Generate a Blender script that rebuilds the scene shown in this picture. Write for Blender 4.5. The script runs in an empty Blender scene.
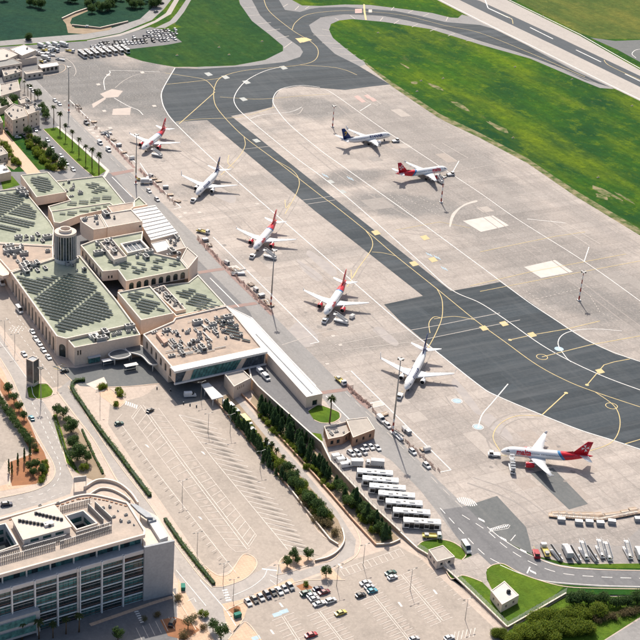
import bpy, bmesh, math, random
from mathutils import Vector, Matrix, Quaternion
from mathutils.geometry import tessellate_polygon
R = math.radians
random.seed(7)
scene = bpy.context.scene
col = scene.collection

# ------------------------------------------------------------------ camera, sky, sun, exposure
CAM_H, PITCH, ROLL, FPX = 316.03, R(26.9506), R(4.7427), 1456.667
cam_d = bpy.data.cameras.new('camera')
cam_d.sensor_width = 36.0
cam_d.lens = 36.0 * FPX / 640.0
cam_d.clip_start, cam_d.clip_end = 5.0, 20000.0
cam = bpy.data.objects.new('camera', cam_d)
cam.matrix_world = Matrix.Translation((0, 0, CAM_H)) @ Matrix.Rotation(math.pi/2 - PITCH, 4, 'X') @ Matrix.Rotation(ROLL, 4, 'Z')
col.objects.link(cam)
scene.camera = cam

SUN_AZ, SUN_EL = R(100.0), R(47.0)          # angle from +x, elevation
world = bpy.data.worlds.new('World')
scene.world = world
world.use_nodes = True
wn = world.node_tree.nodes
sky = wn.new('ShaderNodeTexSky')
sky.sky_type = 'NISHITA'
sky.sun_disc = False
sky.sun_elevation = SUN_EL
sky.sun_rotation = R(90.0) - SUN_AZ
sky.air_density, sky.dust_density, sky.ozone_density = 1.0, 3.5, 0.8
wn['Background'].inputs['Strength'].default_value = 0.115
world.node_tree.links.new(sky.outputs[0], wn['Background'].inputs['Color'])

sun_d = bpy.data.lights.new('sun', 'SUN')
sun_d.energy, sun_d.angle, sun_d.color = 4.7, R(0.55), (1.0, 0.93, 0.83)
sun = bpy.data.objects.new('sun', sun_d)
sdir = Vector((math.cos(SUN_AZ)*math.cos(SUN_EL), math.sin(SUN_AZ)*math.cos(SUN_EL), math.sin(SUN_EL)))
sun.rotation_euler = (-sdir).to_track_quat('-Z', 'Y').to_euler()
sun.location = sdir*900
col.objects.link(sun)
scene.view_settings.view_transform = 'Standard'
scene.view_settings.look = 'None'
scene.view_settings.exposure = 0.31
scene.view_settings.gamma = 1.0

# ------------------------------------------------------------------ survey: where on the ground a sight line lands
def at(px, py, z=0.0):
    u0, v0 = px-320.0, py-320.0
    c, s = math.cos(ROLL), math.sin(ROLL)
    u, v = u0*c+v0*s, -u0*s+v0*c
    d = Vector((u, FPX*math.cos(PITCH)-v*math.sin(PITCH), -FPX*math.sin(PITCH)-v*math.cos(PITCH)))
    t = (z-CAM_H)/d.z
    return Vector((d.x*t, d.y*t, z))
E1A = R(-60.5)
E1 = Vector((math.cos(E1A), math.sin(E1A), 0)); E2 = Vector((-math.sin(E1A), math.cos(E1A), 0))
S0, S1, ZL0, ZL1 = -455.0, -361.0, -4.0, -0.4
def land_z(p):                                # landside ground: 4 m below the apron at the terminal, rising to the car park
    s = p.x*E1.x+p.y*E1.y
    k = min(1.0, max(0.0, (s-S0)/(S1-S0)))
    return ZL0+(ZL1-ZL0)*k
def land(px, py, dz=0.0):
    z = -2.0
    for _ in range(12):
        p = at(px, py, z); z = land_z(p)
    p = at(px, py, z); p.z += dz
    return p
def heading(a, b):
    return math.atan2(b.y-a.y, b.x-a.x)

# ------------------------------------------------------------------ tagging and object helpers
def tag(o, label=None, cat=None, group=None, kind=None):
    if label: o['label'] = label
    if cat: o['category'] = cat
    if group: o['group'] = group
    if kind: o['kind'] = kind
    return o
def empty(name, loc, rz=0.0, label=None, cat=None, group=None):
    o = bpy.data.objects.new(name, None)
    o.empty_display_size = 0.5
    o.location = loc; o.rotation_euler = (0, 0, rz)
    col.objects.link(o)
    return tag(o, label, cat, group)
def link(name, me, parent=None, loc=None, rz=None):
    o = bpy.data.objects.new(name, me)
    if loc is not None: o.location = loc
    if rz is not None: o.rotation_euler = (0, 0, rz)
    if parent is not None: o.parent = parent
    col.objects.link(o)
    return o
KIDS = {}
def copy_tree(o, parent=None):
    c = o.copy(); col.objects.link(c)
    if parent is not None: c.parent = parent
    for ch in KIDS.get(o.name) or KIDS.setdefault(o.name, list(o.children)):
        copy_tree(ch, c)
    return c
def place(proto, used, loc, rz, label=None, group=None, scale=None):
    if proto.name in used: o = copy_tree(proto)
    else:
        used.add(proto.name); KIDS[proto.name] = list(proto.children)
        o = proto
    o.location = loc; o.rotation_euler = (0, 0, rz)
    if scale is not None: o.scale = scale if hasattr(scale, '__len__') else (scale,)*3
    if label: o['label'] = label
    if group: o['group'] = group
    return o
USED = set()

class MB:
    """collects faces; build() links them as one mesh object"""
    def __init__(self): self.v = []; self.f = []; self.m = []; self.sm = []
    def add(self, vs, fs, mi=0, smooth=False):
        b = len(self.v); self.v += [tuple(x) for x in vs]
        for f in fs: self.f.append(tuple(i+b for i in f)); self.m.append(mi); self.sm.append(smooth)
        return self
    def box(self, c, s, rz=0.0, mi=0, taper=(1, 1)):
        hx, hy, hz = s[0]/2, s[1]/2, s[2]/2
        cs, sn = math.cos(rz), math.sin(rz); vs = []
        for k, (z, t) in enumerate(((-hz, (1, 1)), (hz, taper))):
            for x, y in ((-hx, -hy), (hx, -hy), (hx, hy), (-hx, hy)):
                x *= t[0]; y *= t[1]
                vs.append((c[0]+x*cs-y*sn, c[1]+x*sn+y*cs, c[2]+z))
        return self.add(vs, [(3, 2, 1, 0), (4, 5, 6, 7), (0, 1, 5, 4), (1, 2, 6, 5), (2, 3, 7, 6), (3, 0, 4, 7)], mi)
    def bar(self, a, b, w, h=None, mi=0):
        a, b = Vector(a), Vector(b); h = h or w
        d = (b-a).normalized()
        up = Vector((0, 0, 1)) if abs(d.z) < .95 else Vector((1, 0, 0))
        s = d.cross(up).normalized()*(w/2); u = s.cross(d).normalized()*(h/2)
        vs = [a-s-u, a+s-u, a+s+u, a-s+u, b-s-u, b+s-u, b+s+u, b-s+u]
        return self.add(vs, [(0, 1, 2, 3), (7, 6, 5, 4), (1, 0, 4, 5), (2, 1, 5, 6), (3, 2, 6, 7), (0, 3, 7, 4)], mi)
    def tube(self, pts, rads, n=8, mi=0, smooth=True, cap=True):
        pts = [Vector(p) for p in pts]; vs = []; fs = []
        for i, p in enumerate(pts):
            d = (pts[min(i+1, len(pts)-1)]-pts[max(i-1, 0)]).normalized()
            up = Vector((0, 0, 1)) if abs(d.z) < .9 else Vector((1, 0, 0))
            s = d.cross(up).normalized(); u = s.cross(d).normalized()
            r = rads[i] if hasattr(rads, '__len__') else rads
            for k in range(n):
                a = 2*math.pi*k/n
                vs.append(p+s*(r*math.cos(a))+u*(r*math.sin(a)))
        for i in range(len(pts)-1):
            for k in range(n):
                fs.append((i*n+k, i*n+(k+1) % n, (i+1)*n+(k+1) % n, (i+1)*n+k))
        if cap:
            fs.append(tuple(range(n-1, -1, -1))); fs.append(tuple(range((len(pts)-1)*n, len(pts)*n)))
        return self.add(vs, fs, mi, smooth)
    def loft(self, rings, mi=0, smooth=True, cap=True):
        n = len(rings[0]); vs = [p for r in rings for p in r]; fs = []
        for i in range(len(rings)-1):
            for k in range(n):
                fs.append((i*n+k, i*n+(k+1) % n, (i+1)*n+(k+1) % n, (i+1)*n+k))
        if cap:
            fs.append(tuple(range(n-1, -1, -1))); fs.append(tuple(range((len(rings)-1)*n, len(rings)*n)))
        return self.add(vs, fs, mi, smooth)
    def prism(self, poly, z0, z1, mi=0, top=True, bottom=False, mi_top=None):
        n = len(poly); p = [Vector((q[0], q[1], 0)) for q in poly]
        if sum(p[i].x*p[(i+1) % n].y-p[(i+1) % n].x*p[i].y for i in range(n)) < 0: p.reverse()
        vs = [(q.x, q.y, z0) for q in p]+[(q.x, q.y, z1) for q in p]
        self.add(vs, [(i, (i+1) % n, n+(i+1) % n, n+i) for i in range(n)], mi)
        tr = tessellate_polygon([p])
        if top: self.add([(q.x, q.y, z1) for q in p], [tuple(t) for t in tr], mi if mi_top is None else mi_top)
        if bottom: self.add([(q.x, q.y, z0) for q in p], [tuple(t) for t in tr], mi)
        return self
    def mesh(self, name, mats):
        me = bpy.data.meshes.new(name)
        me.from_pydata(self.v, [], self.f)
        for m in (mats if isinstance(mats, (list, tuple)) else [mats]): me.materials.append(m)
        me.polygons.foreach_set('material_index', self.m)
        me.polygons.foreach_set('use_smooth', self.sm)
        bm = bmesh.new(); bm.from_mesh(me)
        bmesh.ops.recalc_face_normals(bm, faces=bm.faces)
        bm.to_mesh(me); bm.free()
        return me
    def build(self, name, mats, parent=None, loc=None, rz=None):
        return link(name, self.mesh(name, mats), parent, loc, rz)

def offset_poly(pts, d):
    """move a plan outline inwards by d (mitred)"""
    p = [Vector((q[0], q[1])) for q in pts]; n = len(p)
    if sum(p[i].x*p[(i+1) % n].y-p[(i+1) % n].x*p[i].y for i in range(n)) < 0: p.reverse()
    out = []
    for i in range(n):
        a = (p[i]-p[i-1]).normalized(); b = (p[(i+1) % n]-p[i]).normalized()
        na, nb = Vector((-a.y, a.x)), Vector((-b.y, b.x))
        m = (na+nb)
        m = m/max(.35, m.dot(na)) if m.length > 1e-6 else na
        out.append(p[i]+m*d)
    return p, out

# ------------------------------------------------------------------ materials
MATS = {}
def nodes(name):
    m = bpy.data.materials.new(name); m.use_nodes = True
    nt = m.node_tree; return m, nt, nt.nodes['Principled BSDF']
def mapping(nt, rot=0.0, scale=(1, 1, 1), obj=True):
    tc = nt.nodes.new('ShaderNodeTexCoord'); mp = nt.nodes.new('ShaderNodeMapping')
    mp.vector_type = 'TEXTURE'                  # turn first, then stretch along the turned axes
    mp.inputs['Rotation'].default_value = (0, 0, -rot); mp.inputs['Scale'].default_value = [1/s for s in scale]
    nt.links.new(tc.outputs['Object'], mp.inputs['Vector']); return mp.outputs['Vector']
def noise(nt, vec, scale, detail=4, rough=.55, lo=.35, hi=.65):
    n = nt.nodes.new('ShaderNodeTexNoise'); n.inputs['Scale'].default_value = scale
    n.inputs['Detail'].default_value = detail; n.inputs['Roughness'].default_value = rough
    nt.links.new(vec, n.inputs['Vector'])
    r = nt.nodes.new('ShaderNodeMapRange'); r.inputs[1].default_value = lo; r.inputs[2].default_value = hi
    nt.links.new(n.outputs['Fac'], r.inputs[0]); return r.outputs[0]
def mixc(nt, fac, a, b, mode='MIX'):
    x = nt.nodes.new('ShaderNodeMix'); x.data_type = 'RGBA'; x.blend_type = mode
    if isinstance(fac, (int, float)): x.inputs[0].default_value = fac
    else: nt.links.new(fac, x.inputs[0])
    for i, q in ((6, a), (7, b)):
        if isinstance(q, (tuple, list)): x.inputs[i].default_value = (q[0], q[1], q[2], 1)
        else: nt.links.new(q, x.inputs[i])
    return x.outputs[2]
def mathn(nt, op, a, b=None):
    x = nt.nodes.new('ShaderNodeMath'); x.operation = op
    for i, q in enumerate((a, b)):
        if q is None: continue
        if isinstance(q, (int, float)): x.inputs[i].default_value = q
        else: nt.links.new(q, x.inputs[i])
    return x.outputs[0]
def bump(nt, bs, h, strength=.3, dist=.1):
    b = nt.nodes.new('ShaderNodeBump'); b.inputs['Strength'].default_value = strength; b.inputs['Distance'].default_value = dist
    nt.links.new(h, b.inputs['Height']); nt.links.new(b.outputs[0], bs.inputs['Normal'])
def setup(bs, rough, spec=.25, metal=0.0):
    bs.inputs['Roughness'].default_value = rough; bs.inputs['Specular IOR Level'].default_value = spec; bs.inputs['Metallic'].default_value = metal
def M(name, c, c2=None, scale=.5, rough=.75, spec=.25, metal=0.0, lo=.35, hi=.65, stretch=None, fine=None, rand=0.0):
    """plain procedural surface: two tones by noise, a finer speckle, an optional tone for each object"""
    if name in MATS: return MATS[name]
    m, nt, bs = nodes(name); setup(bs, rough, spec, metal)
    c2 = c2 or tuple(x*.8 for x in c)
    v = mapping(nt, 0, stretch or (1, 1, 1))
    out = mixc(nt, noise(nt, v, scale, 4, .6, lo, hi), c, c2)
    if fine: out = mixc(nt, mathn(nt, 'MULTIPLY', noise(nt, v, fine, 2, .6, .3, .8), .35), out, tuple(x*.55 for x in c))
    if rand:
        oi = nt.nodes.new('ShaderNodeObjectInfo')
        out = mixc(nt, mathn(nt, 'MULTIPLY', oi.outputs['Random'], rand), out, tuple(x*.45 for x in c))
    nt.links.new(out, bs.inputs['Base Color']); MATS[name] = m
    return m

def pavement(name, a, b, stain, slab=None, rot=-E1A, streak=.5, rough=.85, joint=.25, big=.008, ba=.3, bb=.7, blobs=(), old=None, lanes=0.0, grit=.42):
    """large paved surface: broad patches, drag marks along the lanes, slab joints"""
    m, nt, bs = nodes(name); setup(bs, rough, .15)
    v = mapping(nt, rot)
    out = mixc(nt, noise(nt, v, big, 5, .6, ba, bb), a, b)
    vs = mapping(nt, rot, (.012, .16, 1))
    out = mixc(nt, mathn(nt, 'MULTIPLY', noise(nt, vs, 1.0, 5, .65, .52, .8), streak), out, stain)
    out = mixc(nt, mathn(nt, 'MULTIPLY', noise(nt, v, .045, 6, .75, .55, .75), .5), out, stain)
    out = mixc(nt, mathn(nt, 'MULTIPLY', noise(nt, v, .55, 4, .75, .45, .75), grit), out, stain)
    out = mixc(nt, mathn(nt, 'MULTIPLY', noise(nt, v, .16, 5, .75, .5, .7), grit), out, tuple(x*.75 for x in b))
    if blobs:                                   # worn, greyer fields of the slab surface
        acc = None; wob = noise(nt, v, .03, 6, .65, .25, .75)
        for (px, py), rx, ry, ang, k in blobs:
            c = at(px, py); tc = nt.nodes.new('ShaderNodeTexCoord'); mp = nt.nodes.new('ShaderNodeMapping'); mp.vector_type = 'TEXTURE'
            mp.inputs['Location'].default_value = c; mp.inputs['Rotation'].default_value = (0, 0, ang); mp.inputs['Scale'].default_value = (rx, ry, 1)
            nt.links.new(tc.outputs['Object'], mp.inputs['Vector'])
            ln = nt.nodes.new('ShaderNodeVectorMath'); ln.operation = 'LENGTH'; nt.links.new(mp.outputs[0], ln.inputs[0])
            d = mathn(nt, 'ADD', ln.outputs['Value'], mathn(nt, 'MULTIPLY', wob, .9))
            r = nt.nodes.new('ShaderNodeMapRange'); r.inputs[1].default_value = 1.5; r.inputs[2].default_value = .95; r.inputs[4].default_value = k
            nt.links.new(d, r.inputs[0]); acc = r.outputs[0] if acc is None else mathn(nt, 'MAXIMUM', acc, r.outputs[0])
        out = mixc(nt, acc, out, old)
    if lanes:                                   # paver lanes laid across the run, each of its own tone
        vl = mapping(nt, rot, (.004, .001, 1)); wv = nt.nodes.new('ShaderNodeTexBrick'); wv.offset = .37
        wv.inputs['Scale'].default_value = 1.0; wv.inputs['Brick Width'].default_value = 6.0; wv.inputs['Row Height'].default_value = 90.0; wv.inputs['Mortar Size'].default_value = .12; wv.inputs['Mortar Smooth'].default_value = 1.0
        wv.inputs['Color1'].default_value = (1, 1, 1, 1); wv.inputs['Color2'].default_value = (.68, .68, .68, 1); wv.inputs['Mortar'].default_value = (.85, .85, .85, 1)
        nt.links.new(v, wv.inputs['Vector']); out = mixc(nt, lanes, out, wv.outputs['Color'], 'MULTIPLY')
        vx = mapping(nt, rot, (.22, .010, 1)); out = mixc(nt, mathn(nt, 'MULTIPLY', noise(nt, vx, 1.0, 6, .7, .45, .75), lanes*.8), out, stain)
    vm = mapping(nt, rot+.35)
    out = mixc(nt, mathn(nt, 'MULTIPLY', noise(nt, vm, .9, 3, .7, .5, .7), .3), out, tuple(min(1, x*1.3) for x in a))
    if slab:
        br = nt.nodes.new('ShaderNodeTexBrick'); br.offset = 0.0
        br.inputs['Scale'].default_value = 1.0; br.inputs['Brick Width'].default_value = slab; br.inputs['Row Height'].default_value = slab
        br.inputs['Mortar Size'].default_value = .09; br.inputs['Mortar Smooth'].default_value = .3; br.inputs['Bias'].default_value = 0
        br.inputs['Color1'].default_value = (1, 1, 1, 1); br.inputs['Color2'].default_value = (.84, .84, .84, 1); br.inputs['Mortar'].default_value = (.5, .48, .46, 1)
        nt.links.new(v, br.inputs['Vector'])
        out = mixc(nt, joint, out, br.outputs['Color'], 'MULTIPLY')
    nt.links.new(out, bs.inputs['Base Color']); MATS[name] = m
    return m
def turf(name, a, b, c, dry, rot=R(61), amount=.6, big=.012):
    m, nt, bs = nodes(name); setup(bs, .95, .05)
    v = mapping(nt, rot)
    out = mixc(nt, noise(nt, v, big, 5, .62, .38, .62), a, b)
    vs = mapping(nt, rot, (.009, .026, 1))
    out = mixc(nt, mathn(nt, 'MULTIPLY', noise(nt, vs, 1.0, 6, .6, .48, .72), .7), out, c)
    vt = mapping(nt, rot, (.004, .30, 1))
    out = mixc(nt, mathn(nt, 'MULTIPLY', noise(nt, vt, 1.0, 3, .6, .4, .7), .3), out, tuple(x*.6 for x in b))
    vd = mapping(nt, rot, (.02, .05, 1))
    out = mixc(nt, mathn(nt, 'MULTIPLY', noise(nt, vd, 1.3, 8, .75, .60, .74), amount), out, dry)
    out = mixc(nt, mathn(nt, 'MULTIPLY', noise(nt, v, .22, 8, .85, .44, .62), .62), out, tuple(x*.42 for x in a))
    out = mixc(nt, mathn(nt, 'MULTIPLY', noise(nt, mapping(nt, rot+.6), .09, 8, .8, .52, .7), .4), out, tuple(min(1, x*1.25) for x in c))
    nt.links.new(out, bs.inputs['Base Color'])
    bump(nt, bs, noise(nt, v, 1.2, 3, .7, .2, .8), .5, .4); MATS[name] = m
    return m
def glass(name, c, rough=.12, spec=.6):
    m, nt, bs = nodes(name); setup(bs, rough, spec)
    v = mapping(nt, 0)
    out = mixc(nt, noise(nt, v, .6, 3, .6, .35, .65), c, tuple(x*.45 for x in c))
    nt.links.new(out, bs.inputs['Base Color']); MATS[name] = m
    return m

E1D = R(-61)
m_apron = pavement('apron_concrete', (.495, .43, .382), (.42, .37, .332), (.20, .185, .172), 7.5, joint=.65, ba=.35, bb=.6, old=(.185, .18, .175), lanes=.45,
    blobs=(((95, 82), 135, 85, R(-30), 1.0), ((540, 250), 200, 50, E1D, .5), ((420, 140), 130, 45, E1D, .5), ((140, 108), 50, 22, R(20), .5), ((310, 108), 42, 26, R(-10), .8), ((405, 205), 60, 22, R(10), .85), ((480, 215), 60, 26, R(-20), .6), ((345, 178), 40, 14, R(35), .8), ((470, 160), 75, 22, E1D, .55), ((590, 300), 45, 30, R(-20), .75), ((560, 200), 80, 12, E1D, .35),
           ((600, 262), 60, 20, E1D, .3), ((265, 180), 50, 10, R(20), .35), ((360, 345), 60, 9, R(25), .35), ((200, 190), 30, 12, R(20), .4), ((480, 440), 45, 14, R(-40), .3), ((300, 255), 60, 10, R(22), .3), ((420, 410), 60, 12, E1D, .25), ((560, 540), 60, 12, R(5), .35), ((500, 250), 60, 10, R(25), .3)))
m_old = pavement('old_concrete', (.32, .29, .27), (.26, .245, .235), (.15, .145, .145), 7.5, joint=.35, streak=.7)
m_tarmac = pavement('taxiway_asphalt', (.042, .055, .066), (.056, .067, .077), (.10, .108, .115), None, streak=.7, big=.02, lanes=.9)
m_rwasph = pavement('runway_asphalt', (.060, .072, .085), (.075, .085, .095), (.11, .11, .115), None, streak=.7)
m_rwconc = pavement('runway_concrete', (.42, .38, .345), (.36, .33, .305), (.28, .25, .23), 10, joint=.12, streak=.4)
m_should = pavement('shoulder_asphalt', (.26, .25, .245), (.22, .215, .215), (.16, .16, .16), None)
m_road = pavement('road_asphalt', (.30, .285, .272), (.255, .245, .238), (.18, .176, .172), None, streak=.8)
m_droad = pavement('dark_road_asphalt', (.20, .195, .195), (.155, .155, .16), (.11, .11, .115), None, streak=.8)
m_fresh = pavement('fresh_asphalt', (.135, .14, .14), (.11, .118, .12), (.20, .195, .185), None, streak=.5)
m_lroad = pavement('landside_asphalt', (.40, .36, .33), (.34, .31, .285), (.23, .215, .205), None, streak=.6, big=.02)
m_lpark = pavement('car_park_asphalt', (.405, .345, .295), (.335, .29, .25), (.215, .185, .16), None, streak=.35, big=.02)
m_lbase = pavement('landside_paving', (.54, .44, .365), (.475, .395, .335), (.37, .30, .25), 2.5, joint=.25, streak=.25, big=.03)
m_pink = pavement('footway_paving', (.64, .44, .31), (.58, .41, .295), (.40, .29, .22), 1.2, joint=.3, streak=.2)
m_soil = M('terracotta_soil', (.36, .17, .09), (.28, .14, .08), .4, .95, .05, fine=3)
m_dirt = M('dry_dirt', (.36, .28, .20), (.28, .215, .15), .15, .95, .05, fine=2)
m_verge = M('dirt_and_grass', (.30, .25, .15), (.05, .10, .02), .16, .95, .05, lo=.36, hi=.6, fine=1.5)
m_turf = turf('airfield_turf', (.038, .112, .010), (.009, .054, .018), (.19, .25, .006), (.28, .22, .09), amount=.45)
m_turf2 = turf('far_turf', (.028, .085, .02), (.014, .06, .022), (.07, .125, .018), (.20, .17, .07), amount=.35)
m_dryturf = turf('dry_turf', (.10, .135, .03), (.065, .105, .026), (.21, .19, .04), (.24, .17, .06), amount=.6, big=.03)
m_lawn = turf('lawn', (.10, .17, .018), (.065, .13, .018), (.15, .21, .02), (.15, .16, .04), amount=.3, big=.08)
m_field = turf('crop_field', (.012, .050, .034), (.019, .060, .034), (.030, .075, .034), (.05, .08, .04), amount=.3, rot=R(20))
m_white = M('road_paint_white', (.80, .77, .73), (.62, .59, .56), .6, .8, .2)
m_yellow = M('road_paint_yellow', (.66, .50, .22), (.52, .42, .24), .5, .8, .2)
m_blue = M('road_paint_blue', (.42, .52, .58), (.34, .45, .53), .8, .8, .2)
m_redp = M('walkway_paint_red', (.31, .20, .175), (.27, .205, .185), .4, .85, .15)
m_faint = M('worn_paint', (.56, .50, .45), (.46, .42, .38), .4, .85, .15)
m_stain_shadow = M('oil_stain_and_shadow', (.26, .225, .195), (.19, .165, .145), .5, .8, .2)

# ------------------------------------------------------------------ flat sheets and painted lines
def smooth_pts(pts, n=7):
    out = []
    for i in range(len(pts)-1):
        p0, p1, p2, p3 = pts[max(i-1, 0)], pts[i], pts[i+1], pts[min(i+2, len(pts)-1)]
        for k in range(n):
            t = k/n
            out.append(.5*((2*p1)+(p2-p0)*t+(2*p0-5*p1+4*p2-p3)*t*t+(3*p1-p0-3*p2+p3)*t**3))
    out.append(pts[-1]); return out
_lay = [0]
def stagger():
    _lay[0] = (_lay[0]+7) % 23
    return .00022*_lay[0]
def sheet_pts(name, pts, mat, parent=None, dz=0.0, follow=False, holes=()):
    dz += stagger()
    loops = [[Vector((p.x, p.y, 0)) for p in L] for L in ([pts]+list(holes))]
    tr = tessellate_polygon(loops); flat = [p for L in loops for p in L]
    bm = bmesh.new(); vs = [bm.verts.new(p) for p in flat]
    for t in tr:
        try: bm.faces.new([vs[i] for i in t])
        except ValueError: pass
    if follow:
        for s in (S0, S1):
            bmesh.ops.bisect_plane(bm, geom=bm.verts[:]+bm.edges[:]+bm.faces[:], plane_co=E1*s, plane_no=E1)
    for v in bm.verts: v.co.z = (land_z(v.co) if follow else 0.0)+dz
    for f in bm.faces:
        f.normal_update()
        if f.normal.z < 0: f.normal_flip()
    me = bpy.data.meshes.new(name); bm.to_mesh(me); bm.free(); me.materials.append(mat)
    return link(name, me, parent)
def air(pix, smooth=False):
    p = [at(x, y) for x, y in pix]
    return smooth_pts(p) if smooth else p
def lnd(pix, smooth=False):
    p = [land(x, y) for x, y in pix]
    return smooth_pts(p) if smooth else p
def asheet(name, pix, mat, lay, parent=None, smooth=False):
    pts = air(pix+[pix[0]] if smooth else pix, smooth)
    if smooth: pts = pts[:-1]
    o = sheet_pts(name, pts, mat, parent, .012*lay)
    if parent is None: o['kind'] = 'structure'
    return o
def lsheet(name, pix, mat, lay, parent=None, smooth=False):
    pts = lnd(pix+[pix[0]] if smooth else pix, smooth)
    if smooth: pts = pts[:-1]
    o = sheet_pts(name, pts, mat, parent, .012*lay, True)
    if parent is None: o['kind'] = 'structure'
    return o
def ribbon(name, pts, w, mat, parent, dz, follow=False, dash=None, closed=False):
    """painted line of width w along pts, optionally dashed (on, off) in metres"""
    segs = []; dz += stagger()
    if dash:
        on, off = dash; cur = []; left = on; draw = True
        for a, b in zip(pts, pts[1:]):
            L = (b-a).length; pos = 0.0
            while L-pos > 1e-6:
                st = min(left, L-pos); p, q = a.lerp(b, pos/L), a.lerp(b, (pos+st)/L)
                if draw:
                    if not cur: cur = [p]
                    cur.append(q)
                pos += st; left -= st
                if left < 1e-6:
                    if draw and len(cur) > 1: segs.append(cur)
                    cur = []; draw = not draw; left = on if draw else off
        if draw and len(cur) > 1: segs.append(cur)
    else: segs = [pts]
    mb = MB()
    for sg in segs:
        n = len(sg); vs = []
        for i, p in enumerate(sg):
            if closed: d = sg[(i+1) % n]-sg[i-1]
            else: d = sg[min(i+1, n-1)]-sg[max(i-1, 0)]
            d.z = 0
            if d.length < 1e-6: d = Vector((1, 0, 0))
            d.normalize(); s = Vector((-d.y, d.x, 0))*(w/2)
            for q in (p-s, p+s): vs.append((q.x, q.y, (land_z(q) if follow else 0)+dz))
        fs = [(2*i, 2*i+2, 2*i+3, 2*i+1) for i in range(n-1)]
        if closed: fs.append((2*n-2, 0, 1, 2*n-1))
        mb.add(vs, fs)
    return mb.build(name, mat, parent)
def dense(pts, step=4.0):
    out = []
    for a, b in zip(pts, pts[1:]):
        k = max(1, int((b-a).length/step))
        out += [a.lerp(b, i/k) for i in range(k)]
    return out+[pts[-1]]
def aline(pix, w, mat, parent, smooth=True, dash=None, lay=6, name='painted_line', closed=False):
    return ribbon(name, air(pix, smooth), w, mat, parent, .012*lay, False, dash, closed)
def lline(pix, w, mat, parent, smooth=False, dash=None, lay=6, name='painted_line', closed=False):
    return ribbon(name, dense(lnd(pix, smooth)), w, mat, parent, .012*lay, True, dash, closed)
def adisc(px, py, r, mat, parent, lay=6, ring=None):
    c = at(px, py); pts = [c+Vector((r*math.cos(a), r*math.sin(a), 0)) for a in [2*math.pi*k/24 for k in range(24)]]
    if ring: return ribbon('painted_circle', pts, ring, mat, parent, .012*lay, closed=True)
    return sheet_pts('painted_disc', pts, mat, parent, .012*lay)
def text_mesh(txt, size, bold=0.0, shear=0.0):
    cu = bpy.data.curves.new('lettering', 'FONT'); cu.body = txt; cu.size = size; cu.offset = bold; cu.shear = shear
    cu.align_x = 'CENTER'; cu.align_y = 'CENTER'; cu.resolution_u = 3
    o = bpy.data.objects.new('lettering', cu); col.objects.link(o)
    bpy.context.view_layer.update()
    me = bpy.data.meshes.new_from_object(o.evaluated_get(bpy.context.evaluated_depsgraph_get()))
    bpy.data.objects.remove(o); bpy.data.curves.remove(cu)
    return me
def ground_text(txt, px, py, size, rz, mat, parent, lay=7, landside=False):
    me = text_mesh(txt, size, .01*size); me.materials.clear(); me.materials.append(mat)
    p = land(px, py, .012*lay) if landside else at(px, py, 0)+Vector((0, 0, .012*lay))
    return link('painted_lettering', me, parent, p, rz)
# ------------------------------------------------------------------ the setting: ground sheets
EDGE = [(-250, 150), (0, 215), (100, 290), (200, 330), (246, 352), (251, 379), (258, 387.5), (308.5, 433), (322, 444.5), (331, 463), (372, 507), (400, 533), (417, 549), (437, 561), (470, 592), (507, 628), (566, 594), (720, 596)]
edge_pts = [at(x, y) for x, y in EDGE]
gp = [Vector((-7000, edge_pts[0].y, 0))]+edge_pts+[Vector((7000, edge_pts[-1].y, 0)), Vector((7000, 9000, 0)), Vector((-7000, 9000, 0))]
ground = tag(sheet_pts('ground', gp, m_turf), kind='structure')
lg = [Vector((-7000, -3000, 0)), Vector((7000, -3000, 0)), Vector((7000, 1200, 0)), Vector((-7000, 1200, 0))]
landside = tag(sheet_pts('landside_ground', lg, m_lbase, None, 0, True), kind='structure')

apron = asheet('apron', [(22, 78), (40, 62), (60, 52), (74, 50), (95, 47), (121, 50), (127, 56), (142, 61), (157, 64), (175, 67), (240, 66), (300, 58), (330, 70), (366, 64), (392, 84), (440, 117), (480, 136), (527, 161), (575, 194), (640, 233), (720, 284), (860, 372), (860, 600), (640, 565), (566, 563), (533, 555), (505, 541), (487, 529), (470, 545), (462, 560), (440, 563), (417, 549), (400, 533), (372, 507), (331, 463), (322, 444), (308, 432), (258, 387), (251, 378), (246, 352), (200, 330), (120, 290), (60, 205), (40, 130), (15, 95)], m_apron, 1)
shoulder = asheet('taxiway_shoulder', [(236, -12), (239, 0), (240, 4), (252, 21), (270, 35), (283, 46), (283, 51), (265, 60), (235, 65.5), (197, 67), (200, 72), (290, 66), (330, 75), (368, 64), (358, 58), (345, 48), (333, 38), (329, 30), (331, 24), (339, 20.5), (352, 19), (385, 22), (430, 29), (480, 44.5), (530, 58.5), (585, 82), (600, 88), (614, 89), (560, 55), (490, 22), (462, 14.5), (458, 18), (450, 17.5), (432, 13), (407, 9.5), (370, 5), (345, 4.5), (320, 6), (302, 5.5), (292, 0), (286, -12)], m_should, 2)
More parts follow.
